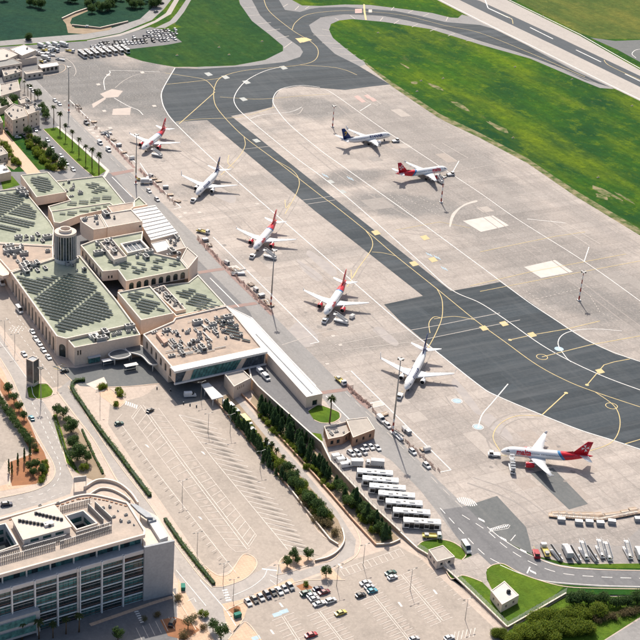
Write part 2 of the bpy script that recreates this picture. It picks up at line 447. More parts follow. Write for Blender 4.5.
taxiway = asheet('taxiway', [(247, -12), (252, 0), (260, 15), (272, 27), (290, 40), (300, 47), (303, 52), (300, 57), (285, 62), (250, 66), (200, 69), (175, 68), (167, 80), (162, 92), (162.5, 101), (166, 111), (175, 122), (207, 120), (315, 211), (423, 296), (384, 304.5), (399, 320), (440, 354), (480, 386), (495, 395), (542, 415), (580, 430), (615, 441), (660, 456), (860, 520), (860, 430), (640, 361), (615, 354), (585, 340), (562, 325), (530, 302), (507, 287), (500, 282), (480, 286), (451, 291), (341, 204), (231, 116), (252, 112), (272, 107), (273, 99), (280, 89), (300, 86), (320, 88), (345, 90), (367, 87), (390, 84.5), (357, 65), (335, 54), (320, 40), (312, 32), (309, 25), (320, 18), (345, 14.5), (382, 16), (407, 20.5), (445, 29.5), (480, 41), (517, 52), (555, 66), (585, 80), (610, 87), (575, 71), (537, 51), (505, 32), (480, 25), (445, 22), (420, 16), (395, 11), (370, 9), (345, 7), (320, 7.5), (310, 9), (300, 12), (285, 10), (279, 0), (274, -12)], m_tarmac, 4.2)
runway = asheet('runway', [(415, -12), (437, 0), (480, 22), (545, 54), (610, 86.5), (640, 101), (800, 178), (800, 147), (640, 70), (615, 56), (580, 36), (507, 0), (484, -12)], m_rwconc, 4.9)
asheet('runway_asphalt', [(445, -12), (463, -4), (480, 1), (560, 38), (640, 76), (800, 152), (800, 164), (640, 87), (560, 48), (480, 10), (445, -7)], m_rwasph, 5.7, runway)
asheet('exit_taxiway', [(590, 37.5), (615, 41), (640, 40), (760, 35), (760, 110), (700, 98), (640, 62), (618, 50)], m_fresh, 3)
asheet('far_turf', [(500, -20), (515, 0), (580, 33), (600, 39), (640, 39), (800, 34), (800, -20)], m_dryturf, 1)
asheet('infield_turf', [(196, -12), (191, 0), (181, 14), (175, 24), (182, 27), (166, 30), (182, 42), (166, 45), (122, 50), (127, 56), (142, 61), (157, 64), (175, 66.5), (197, 67), (235, 65), (265, 59.5), (282, 51), (283, 46), (270, 35), (252, 21), (240, 4), (238, 0), (235, -12)], m_turf2, 1.5)
# dirt verge between apron and grass
verge = asheet('dirt_verge', [(364, 61.5), (392, 82), (440, 114), (480, 133), (527, 158), (575, 190), (640, 229), (760, 303), (760, 310), (640, 235.5), (575, 196), (527, 163), (480, 138), (440, 119), (392, 86.5), (366, 65)], m_verge, 2.5)
crop = asheet('crop_field', [(-300, -60), (195, -60), (172, 0), (158, 12), (140, 20), (112, 29), (82, 35), (32, 39), (0, 42), (-300, 52)], m_field, 1)
asheet('field_track', [(68, 33), (66, 24), (62, 19), (68, 16), (82, 11), (87, 9), (88, 11), (72, 18), (70, 23), (75, 28), (100, 29), (112, 27), (110, 30), (84, 34)], m_dirt, 2, crop)
froad = asheet('perimeter_road', [(-300, 56), (0, 41), (32, 38), (82, 34), (112, 28), (140, 19), (152, 8), (157, -4), (165, -40), (182, -40), (171, 0), (164, 9), (152, 20), (120, 33), (87, 39.5), (32, 43.5), (0, 46), (-300, 64)], m_road, 2)
aline([(0, 43.7), (40, 40.3), (85, 36.8), (116, 30.5), (146, 19.5), (158, 8.5), (164, -2)], .25, m_faint, froad, dash=(4, 6))
asheet('perimeter_footway', [(87, 42), (120, 36), (139, 30), (157, 22), (171, 14), (179, 0), (183, -12), (178, -12), (174, 0), (166, 13), (155, 20.5), (139, 27), (120, 33.8), (87, 40.5)], m_rwconc, 2)
asheet('access_road', [(165, 28), (176, 22), (184, 12), (191, 0), (194, -12), (189, -12), (186, 0), (177, 13), (170, 21), (155, 28)], m_road, 2)
asheet('compound_yard', [(-120, 72), (-120, 60), (0, 47), (32, 45), (87, 41), (120, 36), (150, 27), (166, 30), (182, 42), (166, 45), (122, 50), (95, 47), (74, 50), (60, 52), (40, 62), (22, 78), (0, 88), (-120, 100)], m_droad, 2.2)
sroad = asheet('service_road', [(22, 79), (36, 80), (64, 109), (104, 147), (150, 191), (215, 255), (280, 322), (345, 388), (400, 441), (440, 482), (487, 527), (505, 541), (530, 555), (560, 565), (600, 569), (640, 570), (860, 572), (860, 600), (640, 588), (600, 587), (545, 583), (520, 577), (490, 565), (472, 556), (455, 535), (420, 490), (392, 461), (352, 436), (326, 402), (290, 364), (225, 296), (193, 262), (150, 213), (110, 172), (90, 153), (60, 127), (40, 103), (30, 92)], m_road, 2.6)
asheet('ramp_road', [(238, 352), (252, 346), (268, 362), (290, 385), (308, 409), (318, 421), (328, 424.5), (338, 424), (352, 421), (350, 437), (336, 439), (322, 438), (308, 431), (290, 414), (258, 385), (252, 378), (246, 358)], m_droad, 3.4)
asheet('fresh_asphalt', [(466, 506), (497, 496), (526, 527), (530, 542), (532.5, 555), (505, 540.5), (487, 528)], m_fresh, 3.2)
asheet('service_road_bend', [(440, 510), (466, 506), (487, 528), (505, 541), (530, 555), (560, 565), (600, 569), (640, 570), (860, 572), (860, 600), (640, 588), (600, 587), (545, 583), (520, 577), (490, 565), (472, 556), (455, 535)], m_droad, 3.0)
asheet('fresh_asphalt', [(530, 473), (553, 468), (588, 504), (569, 509.5)], m_fresh, 3.7, apron)
asheet('fresh_asphalt', [(531, 545), (580, 543), (620, 546), (640, 528), (720, 500), (720, 562), (640, 563), (566, 562)], m_old, 3.7, apron)
asheet('tug_track', [(240, 282), (262, 272), (324, 335), (305, 341)], m_old, 2.9, apron) if False else None
for px in ([(463, 221), (493, 215.5), (509, 225.5), (481, 232)], [(524, 267), (555, 260), (573, 272), (541, 278)]):
    asheet('repair_slab', px, M('new_concrete', (.60, .54, .49), (.52, .47, .43), .2, .85, .15), 3, apron)
for px in ([(100, 94), (112, 89), (123, 91), (118, 97), (105, 98)], [(113, 109), (131, 107.5), (130, 115), (112, 115)], [(92, 104), (105, 97), (106, 99), (93, 108)]):
    asheet('repair_slab', px, MATS['new_concrete'], 3, apron) if False else asheet('repair_slab', px, M('pale_concrete', (.50, .42, .37), (.44, .38, .34), .2, .85, .15), 3, apron)
for px in ([(296, 258), (303, 263), (322, 276), (317, 281), (303, 270)], [(288, 330), (300, 322), (318, 337), (306, 347)], [(451, 383), (457, 380), (480, 410), (474, 412)], [(306, 254), (311, 251), (336, 270), (330, 275)], [(372, 330), (380, 327), (398, 342), (392, 345)], [(480, 420), (490, 414), (512, 436), (505, 440)], [(215, 185), (235, 196), (231, 203), (208, 192)]):
    asheet('tyre_stain', px, M('tyre_stain', (.39, .35, .325), (.33, .30, .285), .25, .85, .15), 1.7, apron, True)

# ---- painted markings on the airside
W, Y = m_white, m_yellow
aline([(175, 68), (162.5, 90), (162, 101), (166, 111), (177, 125), (224, 169.5), (311, 245), (398, 321), (440, 354.5), (480, 386), (495, 395), (542, 415), (580, 430), (615, 441), (660, 456)], .55, W, apron)
aline([(282, 67), (265, 71), (246, 81), (235, 95), (236, 106), (250, 120), (295, 157), (320, 175.5), (355, 204), (420, 262), (451, 289.5), (480, 303), (506, 320), (540, 344), (570, 361), (605, 377), (640, 390), (680, 404)], .5, W, apron)
aline([(320, 89), (332, 93), (380, 127), (430, 160), (480, 193), (517, 219), (585, 262), (640, 301), (680, 330)], .45, W, apron)
aline([(320, 87.3), (300, 85.5), (280, 89.5), (273, 99), (276, 108), (290, 125), (320, 150), (345, 168), (410, 214.5), (480, 266), (500, 281), (527, 301), (557, 321), (585, 339), (615, 353), (660, 368)], .5, W, apron)
aline([(320, 17.9), (345, 14.6), (382, 16.2), (407, 20.8), (445, 29.8), (480, 41.3), (517, 52.3), (555, 66.3), (598, 84)], .4, m_faint, taxiway)
for a, b, c in (((345, 372), (351, 371), (451, 470)), ((204, 241), (213, 237), (319, 342)), ((104, 141.5), (111, 141), (136, 163)), ((64, 101), (69, 99.5), (96, 126)), ((140, 163), (150, 178), (181, 207.5))):
    aline([a, b, c], .5, W, apron, False)
for a, b in (((451, 470), (439, 472.5)), ((319, 342), (310, 344)), ((96, 126), (88, 127.5)), ((181, 207.5), (174, 209)), ((112, 177), (132, 197)), ((210, 278), (239, 307)), ((262, 330), (316, 386)), ((326, 396), (350, 420))):
    aline([a, b], .45, W, apron, False)
aline([(105, 90), (104, 80), (110, 73), (114, 70.5), (160, 72)], .45, W, apron)
aline([(114, 98), (128, 106), (138, 110), (143, 115)], .5, W, apron)
aline([(115, 88), (125, 80), (140, 74), (165, 73)], .35, m_faint, apron)
aline([(62, 56), (72, 63), (76, 71), (74, 76)], .35, m_faint, sroad)
aline([(250, 119), (262, 115), (290, 112), (302, 107)], .4, W, apron)
aline([(284, 114.5), (298, 114), (303, 108)], .4, m_faint, apron)
# far-side stand markings
for px in ([(352, 93), (378, 106), (381, 104), (362, 91)], [(431, 144), (457, 161), (468, 158), (442, 143)], [(550, 220), (590, 246), (600, 244), (565, 223)]):
    aline(px, .4, m_faint, apron, False)
for a, b in (((360, 111), (371, 104)), ((451, 175), (459, 161)), ((584, 262), (589, 247)), ((527, 219), (565, 223))):
    aline([a, b], .5, W, apron, False)
for x, y in ((357, 98), (361, 101), (367, 97), (372, 100)):
    asheet('painted_bar', [(x-3, y-1.5), (x+1, y-2.5), (x+5, y+.7), (x+1, y+1.8)], M('worn_red_paint', (.52, .33, .29), (.46, .34, .31), .6, .85), 6, apron)
aline([(480, 252), (518, 244), (555, 236.5), (585, 232)], .35, m_yellow, apron, False)
aline([(470, 286), (530, 272), (626, 254)], .35, m_yellow, apron, False)
aline([(480, 291.5), (560, 276), (640, 261)], .35, m_yellow, apron, False)
aline([(396, 230), (440, 222), (470, 228)], .3, m_yellow, apron, False)
aline([(440, 175), (480, 167), (520, 160)], .3, m_faint, apron, False)
for px in ([(398, 195), (425, 208), (440, 216)], [(404, 190), (432, 204), (446, 212)], [(390, 195), (420, 222), (450, 240)], [(533, 300), (590, 286), (615, 283)], [(526, 291), (556, 312), (570, 322)], [(590, 296), (600, 312), (620, 322)]):
    aline(px, .35, m_faint, apron, False, dash=(1.2, 1.6))
asheet('painted_arrow', [(449, 226), (452, 214), (463, 205), (470, 202), (476, 200.5), (477, 202), (468, 204.5), (460, 209), (454, 217), (450.5, 227)], m_faint, 6, apron, True)
aline([(478, 428), (482, 415), (492, 403), (508, 384)], .5, W, apron)
# yellow taxi lines
aline([(263, -8), (264, 0), (270, 12), (292, 30), (310, 41), (318, 50), (315, 60), (300, 65), (270, 68), (242, 71), (222, 77), (215, 86), (214, 100), (220, 112), (242, 135), (275, 160), (320, 195), (335, 206), (370, 234), (397, 257), (437, 289), (475, 320), (505, 342), (537, 365), (567, 381), (595, 392), (640, 407), (690, 423)], .4, Y, taxiway)
aline([(292, 30), (296, 22), (310, 14), (345, 10.7), (380, 12.5), (407, 16), (445, 25.5), (480, 33), (530, 53), (585, 77)], .4, Y, taxiway)
aline([(165, 84.5), (190, 82), (215, 79), (222, 77)], .4, Y, taxiway)
aline([(165, 73), (185, 76), (205, 80), (215, 90)], .4, Y, taxiway)
aline([(215, 92), (197, 108), (179, 124)], .5, Y, taxiway, False)
aline([(220, 97), (250, 99), (272, 98.5), (300, 96), (330, 94)], .35, Y, taxiway)
aline([(300, 65), (330, 67), (345, 70), (357, 75)], .4, Y, taxiway)
aline([(275, 107), (240, 117), (200, 119), (176, 122)], .35, Y, taxiway)
for px in ([(366, 231), (372, 240), (371, 250), (357, 270), (347, 287)], [(372, 252), (383, 253), (396, 256)],
           [(437, 289), (442, 300), (442, 317), (436, 333), (428, 348)], [(441, 318), (434, 317), (429, 323), (430, 333)], [(434, 319), (455, 316.5), (475, 320)],
           [(275, 160), (292, 170), (299, 180), (297, 192), (285, 214)], [(244, 137), (245, 146), (238, 158), (221, 175)], [(229, 155), (228, 163), (234, 168)], [(285, 200), (286, 208), (290, 203)], [(351, 270), (352, 278), (357, 271)],
           [(542, 416), (517, 416), (500, 424), (493, 437), (500, 451)], [(595, 392), (615, 407), (620, 425), (612, 442), (590, 451)]):
    aline(px, .35, Y, apron)
aline([(542, 415), (566, 393)], .5, Y, taxiway, False)
for px in ([(510, 340), (532, 335), (567, 329), (600, 321)], [(542, 357), (590, 345), (640, 336)], [(587, 385), (604, 365), (614, 362), (630, 359)], [(625, 444), (645, 438)]):
    aline(px, .4, Y, taxiway, False)
aline([(622, 331), (590, 329), (566, 333), (558, 343), (565, 356), (571, 362)], .4, W, taxiway)
for x, y in ((510, 340), (566, 393), (587, 385)): adisc(x, y, .9, Y, taxiway)
for x, y in ((611.5, 406), (542, 357)): adisc(x, y, 2.6, Y, taxiway, ring=.35)
adisc(559, 349, 2.2, m_blue, taxiway)
for x, y in ((457, 401), (478, 427)): adisc(x, y, 1.9, m_blue, apron); adisc(x, y, 2.3, W, apron, ring=.3)
for x, y in ((532, 335), (600, 371.5), (504, 324), (484, 328.5), (425, 238), (433, 260), (376, 233), (414, 264), (301, 40.5)):
    asheet('painted_panel', [(x-5, y-1.5), (x+1, y-3), (x+5, y+1), (x-1, y+2.5)], M('panel_paint', (.60, .45, .22), (.5, .4, .24), .8, .85), 6, taxiway)
for x, y in ((283, 68), (208, 74.5), (225, 77.5), (246, 82.5), (256, 141), (342, 192), (330, 182), (243, 99.5)):
    asheet('painted_panel', [(x-4, y-1.4), (x+1, y-2.2), (x+5, y+.6), (x, y+1.8)], M('pale_panel_paint', (.42, .43, .40), (.36, .37, .36), .8, .85), 6, taxiway)
for x, y in ((349, 178), (428, 254), (443, 268), (324, 175), (436, 257)):
    for k in range(3):
        aline([(x-2+2*k, y-1.5+.8*k), (x+.5+2*k, y+1.2+.8*k)], .5, m_blue, apron, False)
for px in ([(295, 38.5), (306, 37.5), (312, 40), (303, 42.5)], ):
    asheet('hold_panel', px, m_yellow, 6, taxiway)
for px in ([(362, 4.5), (365, 4.2), (366.5, 20), (363.5, 20.5)],):
    aline([(364, 4.3), (364.5, 12), (366, 20)], 1.5, Y, taxiway, False, lay=7)
asheet('hold_panel', [(355, 9), (362, 8.8), (362, 13), (355, 13.2)], M('worn_red_paint', (.5, .3, .26)), 6, taxiway)
asheet('hold_panel', [(368.5, 9.5), (372, 9.5), (372, 12.5), (368.5, 12.5)], m_faint, 6, taxiway)
# shoulder tick marks
for a, b in (((335, 18.2), (339, 20.4)), ((350, 15.3), (355, 18.8)), ((383, 17.4), (380, 21)), ((399, 20.4), (394, 23.8)), ((418, 24), (412, 27)), ((437, 28.5), (430, 31.2)), ((455, 33.5), (448, 36)), ((474, 40), (466, 41)), ((322, 29), (330, 31)), ((313, 35), (331, 36)), ((322, 43), (340, 43.5)), ((332, 48), (348, 49)), ((340, 54), (356, 55)), ((350, 61), (365, 60)), ((391, 10.4), (394, 7)), ((408, 13), (413, 10.3)), ((423, 16.4), (429, 13.6)), ((446, 21), (448, 17)),
             ((243, 8), (256, 7)), ((248, 15.5), (260, 15)), ((257, 24), (271, 22.5)), ((266, 31), (280, 29)), ((276, 38.5), (289, 36)), ((284, 48), (292, 42)), ((288, 4), (283, 7)), ((299, 6), (295, 10)), ((309, 6.5), (305, 9))):
    aline([a, b], .6, m_faint, shoulder, False)
# runway
aline([(484, -3), (488, 8), (512, 19)], .9, W, runway, False, lay=8)
for a, b in (((488.5, 8.5), (508, 17.5)), ((530, 27.5), (553, 39)), ((576, 50), (601, 62)), ((625, 74), (650, 86)), ((455, -7), (467, -1.5))):
    aline([a, b], 1.1, W, runway, False, lay=8)
aline([(500, 14), (511, 18.5), (513, 24)], .5, Y, runway, lay=8); aline([(604, 60), (610, 66), (640, 80)], .5, Y, runway, lay=8)
aline([(505, -2), (580, 34.5), (615, 54.5), (640, 68.5), (700, 98)], .9, W, runway, False, lay=8)
aline([(440, 0), (480, 20.5), (545, 52.5), (610, 85), (640, 99.5), (700, 128)], .9, W, runway, False, lay=8)
aline([(636, 58), (632, 54), (636, 50), (645, 49)], .5, W, runway, lay=8)
for px in ([(335, 345), (395, 333), (440, 325), (500, 313)], [(345, 350), (412, 342), (480, 328), (520, 320)], [(190, 219), (250, 207), (320, 198), (345, 194)], [(200, 222.5), (255, 212), (335, 200)], [(282, 345), (320, 333), (372, 322)], [(236, 150), (300, 143), (340, 141)]):
    aline(px, .35, m_faint, apron, False)
# service road lines
aline([(487, 527), (505, 541), (530, 555), (560, 565.5), (600, 569.5), (660, 571)], .3, W, sroad)
aline([(462, 515), (487, 531), (505, 546.5), (530, 562), (560, 573), (600, 577), (660, 579)], .3, W, sroad, dash=(4, 3))
aline([(440, 508), (465, 535), (485, 555), (505, 566)], .3, W, sroad, dash=(4, 3))
aline([(345, 392), (400, 445), (440, 486), (468, 513)], .25, m_faint, sroad, dash=(5, 4))
aline([(500, 565), (520, 573.5), (545, 581), (600, 585.5), (660, 587)], .3, W, sroad)
aline([(40, 85), (104, 151), (150, 197)], .25, m_faint, sroad, dash=(5, 5))
for i in range(9):                              # hatched ellipse and bar
    x = 458+2.1*i; h = 4.2*math.sqrt(max(.05, 1-((i-4)/4.6)**2)); yc = 500.5+.35*i
    asheet('hatch_stripe', [(x-1.5, yc-h), (x-.5, yc-h), (x+2.6, yc+h), (x+1.6, yc+h)], m_white, 7, sroad)
aline([(490, 529), (488.5, 532), (508, 528.5), (510, 525.5), (505, 524.5), (490, 529)], .22, W, sroad, False, lay=7)
for i in range(8):
    x = 490+2.3*i; y = 530-.55*i
    aline([(x, y+1.2), (x+2.2, y-1.6)], .35, W, sroad, False, lay=7)
aline([(510.5, 541), (515.5, 535)], .3, W, sroad, False, lay=7); aline([(527, 573.5), (530, 567)], .5, W, sroad, False, lay=7)
for x, y in ((481, 519), (503, 538), (523, 550), (532.5, 571)):
    for k in range(4):
        aline([(x-2.4+1.5*k, y-1+.7*k), (x-1.2+1.5*k, y+1.2+.7*k)], .5, W, sroad, False, lay=7)
# red walkways across the service road
for px in ([(110, 173), (113, 176), (134, 171.5), (133.5, 169)], [(197, 271.5), (199, 274), (229, 269.5), (227, 267)], [(226.5, 306), (229, 308.5), (258, 304.5), (255.5, 302)], [(315.5, 392), (318, 395), (347, 391), (344.5, 388)]):
    asheet('red_walkway', px, m_redp, 6, sroad)
for px in ([(133, 168), (128, 163), (104, 137.5), (106, 137), (131, 162.5), (136, 168)], [(196, 239), (232, 278), (262, 307), (271, 316), (274, 314), (266, 305), (236, 275), (200, 238)], [(344, 387), (360, 404), (367, 409), (372, 407), (352, 388), (346, 382)], [(138, 170), (150, 182), (162, 193), (165, 192), (152, 180), (140, 168)]):
    asheet('red_walkway', px, m_redp, 6, apron)
for px in ([(227, 267), (236, 265.5), (244, 272), (235, 274)], [(366, 404), (380, 401), (384, 405), (371, 408)]):
    aline(px+[px[0]], .4, W, apron, False)
    asheet('walkway_box', px, m_faint, 5, apron)
for x, y in ((90, 130), (93, 133), (97, 136.5), (98, 128.5), (110, 128), (185, 213), (180, 217), (199, 212.5), (257, 204), (340, 345), (333, 336), (327, 364), (108, 75), (142, 72.5), (98, 84.5), (104, 111), (154, 106)):
    asheet('painted_bar', [(x-2.2, y-.6), (x+1.2, y-1.1), (x+2.8, y+.5), (x-.6, y+1.1)], m_faint, 6, apron)
# lawns by the lower gate and the long building
asheet('gate_path', [(437, 561), (452, 556), (463, 559.5), (478, 553), (492, 566), (486, 572), (487, 580), (494, 592), (500, 606), (488, 596), (470, 592), (446, 570)], m_apron, 3.6)
asheet('terminal_yard', [(-70, 170), (20, 172), (60, 168), (112, 173), (135, 200), (200, 262), (250, 312), (266, 350), (240, 352), (200, 330), (100, 290), (0, 214), (-70, 205)], m_droad, 3.8)
lawns = [asheet('lawn', [(417, 546), (423, 541.5), (436, 539), (452, 542), (463, 549), (466, 555), (462, 560), (452, 557), (441, 561), (428, 556)], m_lawn, 4),
         asheet('lawn', [(446, 570), (452, 579), (462, 575.5), (472, 578), (482, 582), (490, 590), (494, 600), (500, 611), (507, 625), (491, 612), (470, 592)], m_lawn, 4),
         asheet('lawn', [(487, 569), (493, 565), (503, 564), (517, 571.5), (535, 579), (564, 586.5), (555, 595), (530, 609), (507, 626.5), (498, 600), (490, 586), (486.5, 576)], m_lawn, 4),
         asheet('lawn', [(308, 411), (318, 405), (326, 407), (339, 412.5), (340, 418), (333, 422.5), (322, 423), (314, 420)], m_lawn, 4),
         asheet('lawn', [(307, 432), (321, 434), (323, 441), (317, 439.5)], m_lawn, 4.2),
         asheet('lawn', [(566, 565.5), (600, 564), (640, 563.5), (720, 563), (720, 569), (640, 568.5), (600, 568), (575, 567.5)], m_lawn, 4.2),
         asheet('lawn', [(43, 129), (57, 127), (82, 149), (106, 171), (95, 178), (75, 161)], m_lawn, 4.2)]
aline([(57.5, 126.5), (83, 148), (108, 170.5), (104, 177)], 1.8, MATS['new_concrete'], apron, False, lay=4.4, name='footpath')
for px in ([(15, 95), (40, 103), (60, 127), (43, 129), (75, 161), (95, 178), (85, 182), (60, 170), (20, 105)],):
    asheet('landside_link_road', px, m_droad, 4)
lane = asheet('terminal_lane', [(20, 108), (32, 128), (45, 142), (62, 160), (76, 174), (70, 180), (52, 168), (30, 142), (10, 118)], m_road, 4.6)
asheet('planted_bank', [(22, 134), (28, 131), (42, 143), (58, 160), (66, 170), (54, 172), (36, 152)], m_dirt, 4.8)
asheet('footway', [(-40, 130), (2, 128), (40, 172), (50, 182), (36, 184), (14, 160), (-40, 142)], m_pink, 4.6)
asheet('courtyard_lawn', [(0, 178), (12, 176), (20, 185), (3, 190)], m_lawn, 5)
asheet('planted_bank', [(-20, 134), (4, 140), (20, 165), (14, 170), (-20, 150)], m_dirt, 4.9)

# ------------------------------------------------------------------ landside surfaces
park = lsheet('car_park', [(110, 404), (124, 401.5), (142, 396.5), (152, 391), (170, 400), (200, 397), (214, 401), (238, 428), (288, 488), (318, 532), (336, 546), (318, 559), (280, 570), (277, 560), (262, 570), (248, 577), (256, 566), (255, 558), (243, 555), (228, 572), (218, 574), (205, 566), (160, 500), (108, 424)], m_lpark, 1)
lroad_l = lsheet('approach_road', [(-60, 300), (0, 358), (12, 378), (22, 402), (33, 428), (45, 449), (53, 463), (55, 473), (50, 482), (38, 489), (20, 494), (-60, 510), (-60, 530), (0, 516), (44, 503), (70, 494), (74, 480), (66, 462), (61, 440), (57, 428), (52, 415), (44, 403), (28, 381), (0, 335), (-60, 280)], m_lroad, 1)
lroad_m = lsheet('hedge_road', [(57, 390), (70, 380), (73, 388), (81, 405), (110, 450), (150, 503), (170, 535), (198, 572), (212, 586), (226, 603), (245, 636), (256, 655), (222, 655), (205, 622), (180, 586), (150, 520), (118, 480), (95, 440), (76, 415)], m_lroad, 1)
lsheet('link_road', [(205, 590), (232, 582), (252, 574), (270, 566), (300, 571), (330, 562), (345, 545), (336, 522), (318, 500), (270, 450), (230, 410), (215, 395), (222, 385), (240, 398), (252, 412), (300, 466), (338, 512), (356, 540), (354, 555), (330, 569), (300, 580), (262, 592), (232, 604), (214, 608)], m_lroad, 1.6)
lower = lsheet('lower_car_park', [(226, 612), (248, 606), (293, 585), (330, 572), (352, 560), (398, 546), (420, 558), (507, 640), (540, 668), (250, 668)], m_lpark, 2.2)
arr = lsheet('arrivals_road', [(-60, 240), (0, 278), (12, 300), (40, 338), (62, 371), (75, 380), (70, 384), (52, 388), (38, 372), (0, 325), (-60, 282)], m_lpark, 1)
fore = lsheet('forecourt', [(52, 366), (76, 368), (110, 362), (142, 356), (160, 362), (180, 380), (205, 385), (214, 398), (196, 402), (178, 405), (160, 383), (130, 386), (95, 387), (80, 386)], m_fresh, 1.8)
lsheet('zebra_plaza', [(86, 384), (104, 377), (107, 383), (98, 391)], M('pale_paving', (.62, .53, .46), (.56, .48, .42), .5, .8), 2.4)
lsheet('white_forecourt', [(150, 391), (160, 383), (208, 401), (178, 405)], m_lpark, 1.9)
plaza = lsheet('plaza', [(-60, 360), (0, 402), (24, 441), (32, 452), (5, 461), (0, 470), (-60, 470)], m_lpark, 1)
lsheet('office_yard', [(-60, 640), (40, 625), (100, 610), (150, 594), (176, 588), (178, 660), (-60, 680)], m_droad, 1.4)
lsheet('footway', [(0, 366), (4, 372), (16, 402), (28, 430), (40, 449), (50, 464), (50, 474), (42, 482), (20, 488), (-60, 500), (-60, 495), (0, 486), (30, 478), (40, 470), (36, 456), (24, 436), (10, 412), (0, 392)], m_pink, 2)
beds = [lsheet('planting_bed', [(0, 378), (8, 388), (20, 404), (30, 424), (36, 438), (32, 436), (18, 424), (6, 400), (0, 390)], m_soil, 3),
        lsheet('planting_bed', [(24, 440), (34, 436), (44, 452), (49, 466), (46, 476), (36, 484), (12, 486), (8, 470), (10, 462), (32, 454)], m_soil, 3),
        lsheet('planting_bed', [(53, 412), (60, 412), (70, 418), (78, 428), (88, 444), (100, 468), (106, 476), (98, 482), (78, 474), (70, 462), (64, 446), (58, 430)], m_dirt, 3),
        lsheet('planting_bed', [(279, 563), (284, 557), (296, 555), (308, 557), (313, 560), (308, 564), (282, 573)], m_pink, 3),
        lsheet('planting_bed', [(160, 620), (174, 617), (190, 622), (200, 630), (185, 640), (168, 636)], m_soil, 3),
        lsheet('planting_bed', [(228, 610), (234, 605), (240, 607), (241, 612), (233, 614)], m_soil, 4),
        lsheet('planting_bed', [(296, 586), (305, 583), (314, 588), (302, 591)], m_soil, 4),
        lsheet('planting_bed', [(320, 570), (332, 568), (342, 580), (322, 580)], m_pink, 4),
        lsheet('planting_bed', [(97, 384), (108, 388), (122, 398), (125, 402), (118, 408), (110, 403), (100, 396)], m_pink, 3),
        lsheet('planting_bed', [(228, 394), (234, 398), (262, 432), (290, 464), (316, 494), (338, 520), (346, 540), (338, 545), (318, 530), (288, 486), (238, 426), (216, 400)], m_dirt, 3),
        lsheet('planting_bed', [(255, 390), (262, 396), (300, 434), (330, 466), (372, 510), (400, 540), (390, 545), (378, 545), (358, 528), (326, 492), (290, 452), (256, 414), (250, 402)], m_dirt, 3),
        lsheet('lawn', [(27, 388), (37, 384), (47, 384), (53, 391), (51, 396), (40, 399), (29, 398)], m_lawn, 4),
        lsheet('lawn', [(52, 416), (56, 414), (62, 432), (67, 450), (76, 467), (80, 474), (76, 472), (66, 462), (60, 442)], m_lawn, 4),
        lsheet('planting_bed', [(500, 648), (509, 630), (566, 596), (720, 598), (720, 620), (640, 617), (604, 640), (600, 660)], m_lawn, 2),]
lsheet('yard', [(604, 641), (640, 619), (720, 610), (720, 680), (590, 680)], m_road, 3)
lsheet('footway', [(206, 568), (218, 576), (230, 574), (243, 554), (254, 557), (257, 566), (246, 578), (226, 586), (214, 586)], m_pink, 2.6)
lsheet('footway', [(178, 578), (196, 612), (214, 640), (205, 660), (178, 660)], m_pink, 2)
lsheet('footway', [(222, 604), (240, 600), (292, 578), (296, 584), (248, 606), (244, 618), (232, 632), (226, 622)], m_pink, 2.8)
lsheet('footway', [(228, 640), (245, 622), (262, 640), (262, 668), (240, 668)], m_pink, 2.8)

# car park markings
BW = M('bay_paint', (.68, .61, .545), (.54, .475, .42), .5, .85)
def lerp2(a, b, t): return (a[0]+(b[0]-a[0])*t, a[1]+(b[1]-a[1])*t)
L0, L1 = (131.5, 417), (229.5, 547); C0, C1 = (140.5, 405.5), (247, 549.5); D0, D1 = (158.5, 408), (256.5, 535.5)
lline([L0, L1, (236, 552), (246, 551.5), (250, 548)], .22, BW, park); lline([C0, C1], .3, BW, park); lline([(143, 405), (249, 547)], .3, BW, park)
lline([D0, D1, (249, 547)], .22, BW, park); lline([L0, C0], .22, BW, park)
for i in range(21):
    t = (i+.3)/20.6
    a = lerp2(L0, L1, t); b = lerp2(C0, C1, max(0, t-.005)); lline([a, b], .26, BW, park)
    c = lerp2((143, 405), (249, 547), t); d = lerp2(D0, D1, t); lline([c, d], .26, BW, park)
    for q0, q1, f in ((a, b, .55), (c, d, .5)):
        if 0 < i < 20:
            m = lerp2(q0, q1, f+random.uniform(-.1, .1)); r = random.uniform(.8, 1.5)
            lsheet('oil_stain_and_shadow', [(m[0]+1.5-1.8*r, m[1]+3), (m[0]+2-.6*r, m[1]+1.2), (m[0]+3.2+r, m[1]+1.8), (m[0]+4+.6*r, m[1]+4), (m[0]+2.2, m[1]+5)], M('bay_stain', (.40, .335, .285), (.345, .29, .25), .5), 2.0, park, True)
K0, K1 = (121, 424), (236, 573)
lline([K0, K1], .28, BW, park); lline([(116, 421), (122, 414)], .2, BW, park)
for i in range(22):
    t = i/21.5; a = lerp2(K0, K1, t)
    lline([a, (a[0]-5.5, a[1]+3.2)], .24, BW, park)
    lsheet('oil_stain_and_shadow', [(a[0]-4.4, a[1]+5.2), (a[0]-2, a[1]+3.2), (a[0]-.2, a[1]+2.6), (a[0]-1.4, a[1]+4.0), (a[0]-3.2, a[1]+5.6)], m_stain_shadow, 2.0, park, True)  # small shadows beside the angled bay lines, painted as dark streaks
N0, N1 = (179, 415), (288, 550)
lline([N0, N1], .3, BW, park); lline([N0, (196, 416.5)], .16, BW, park)
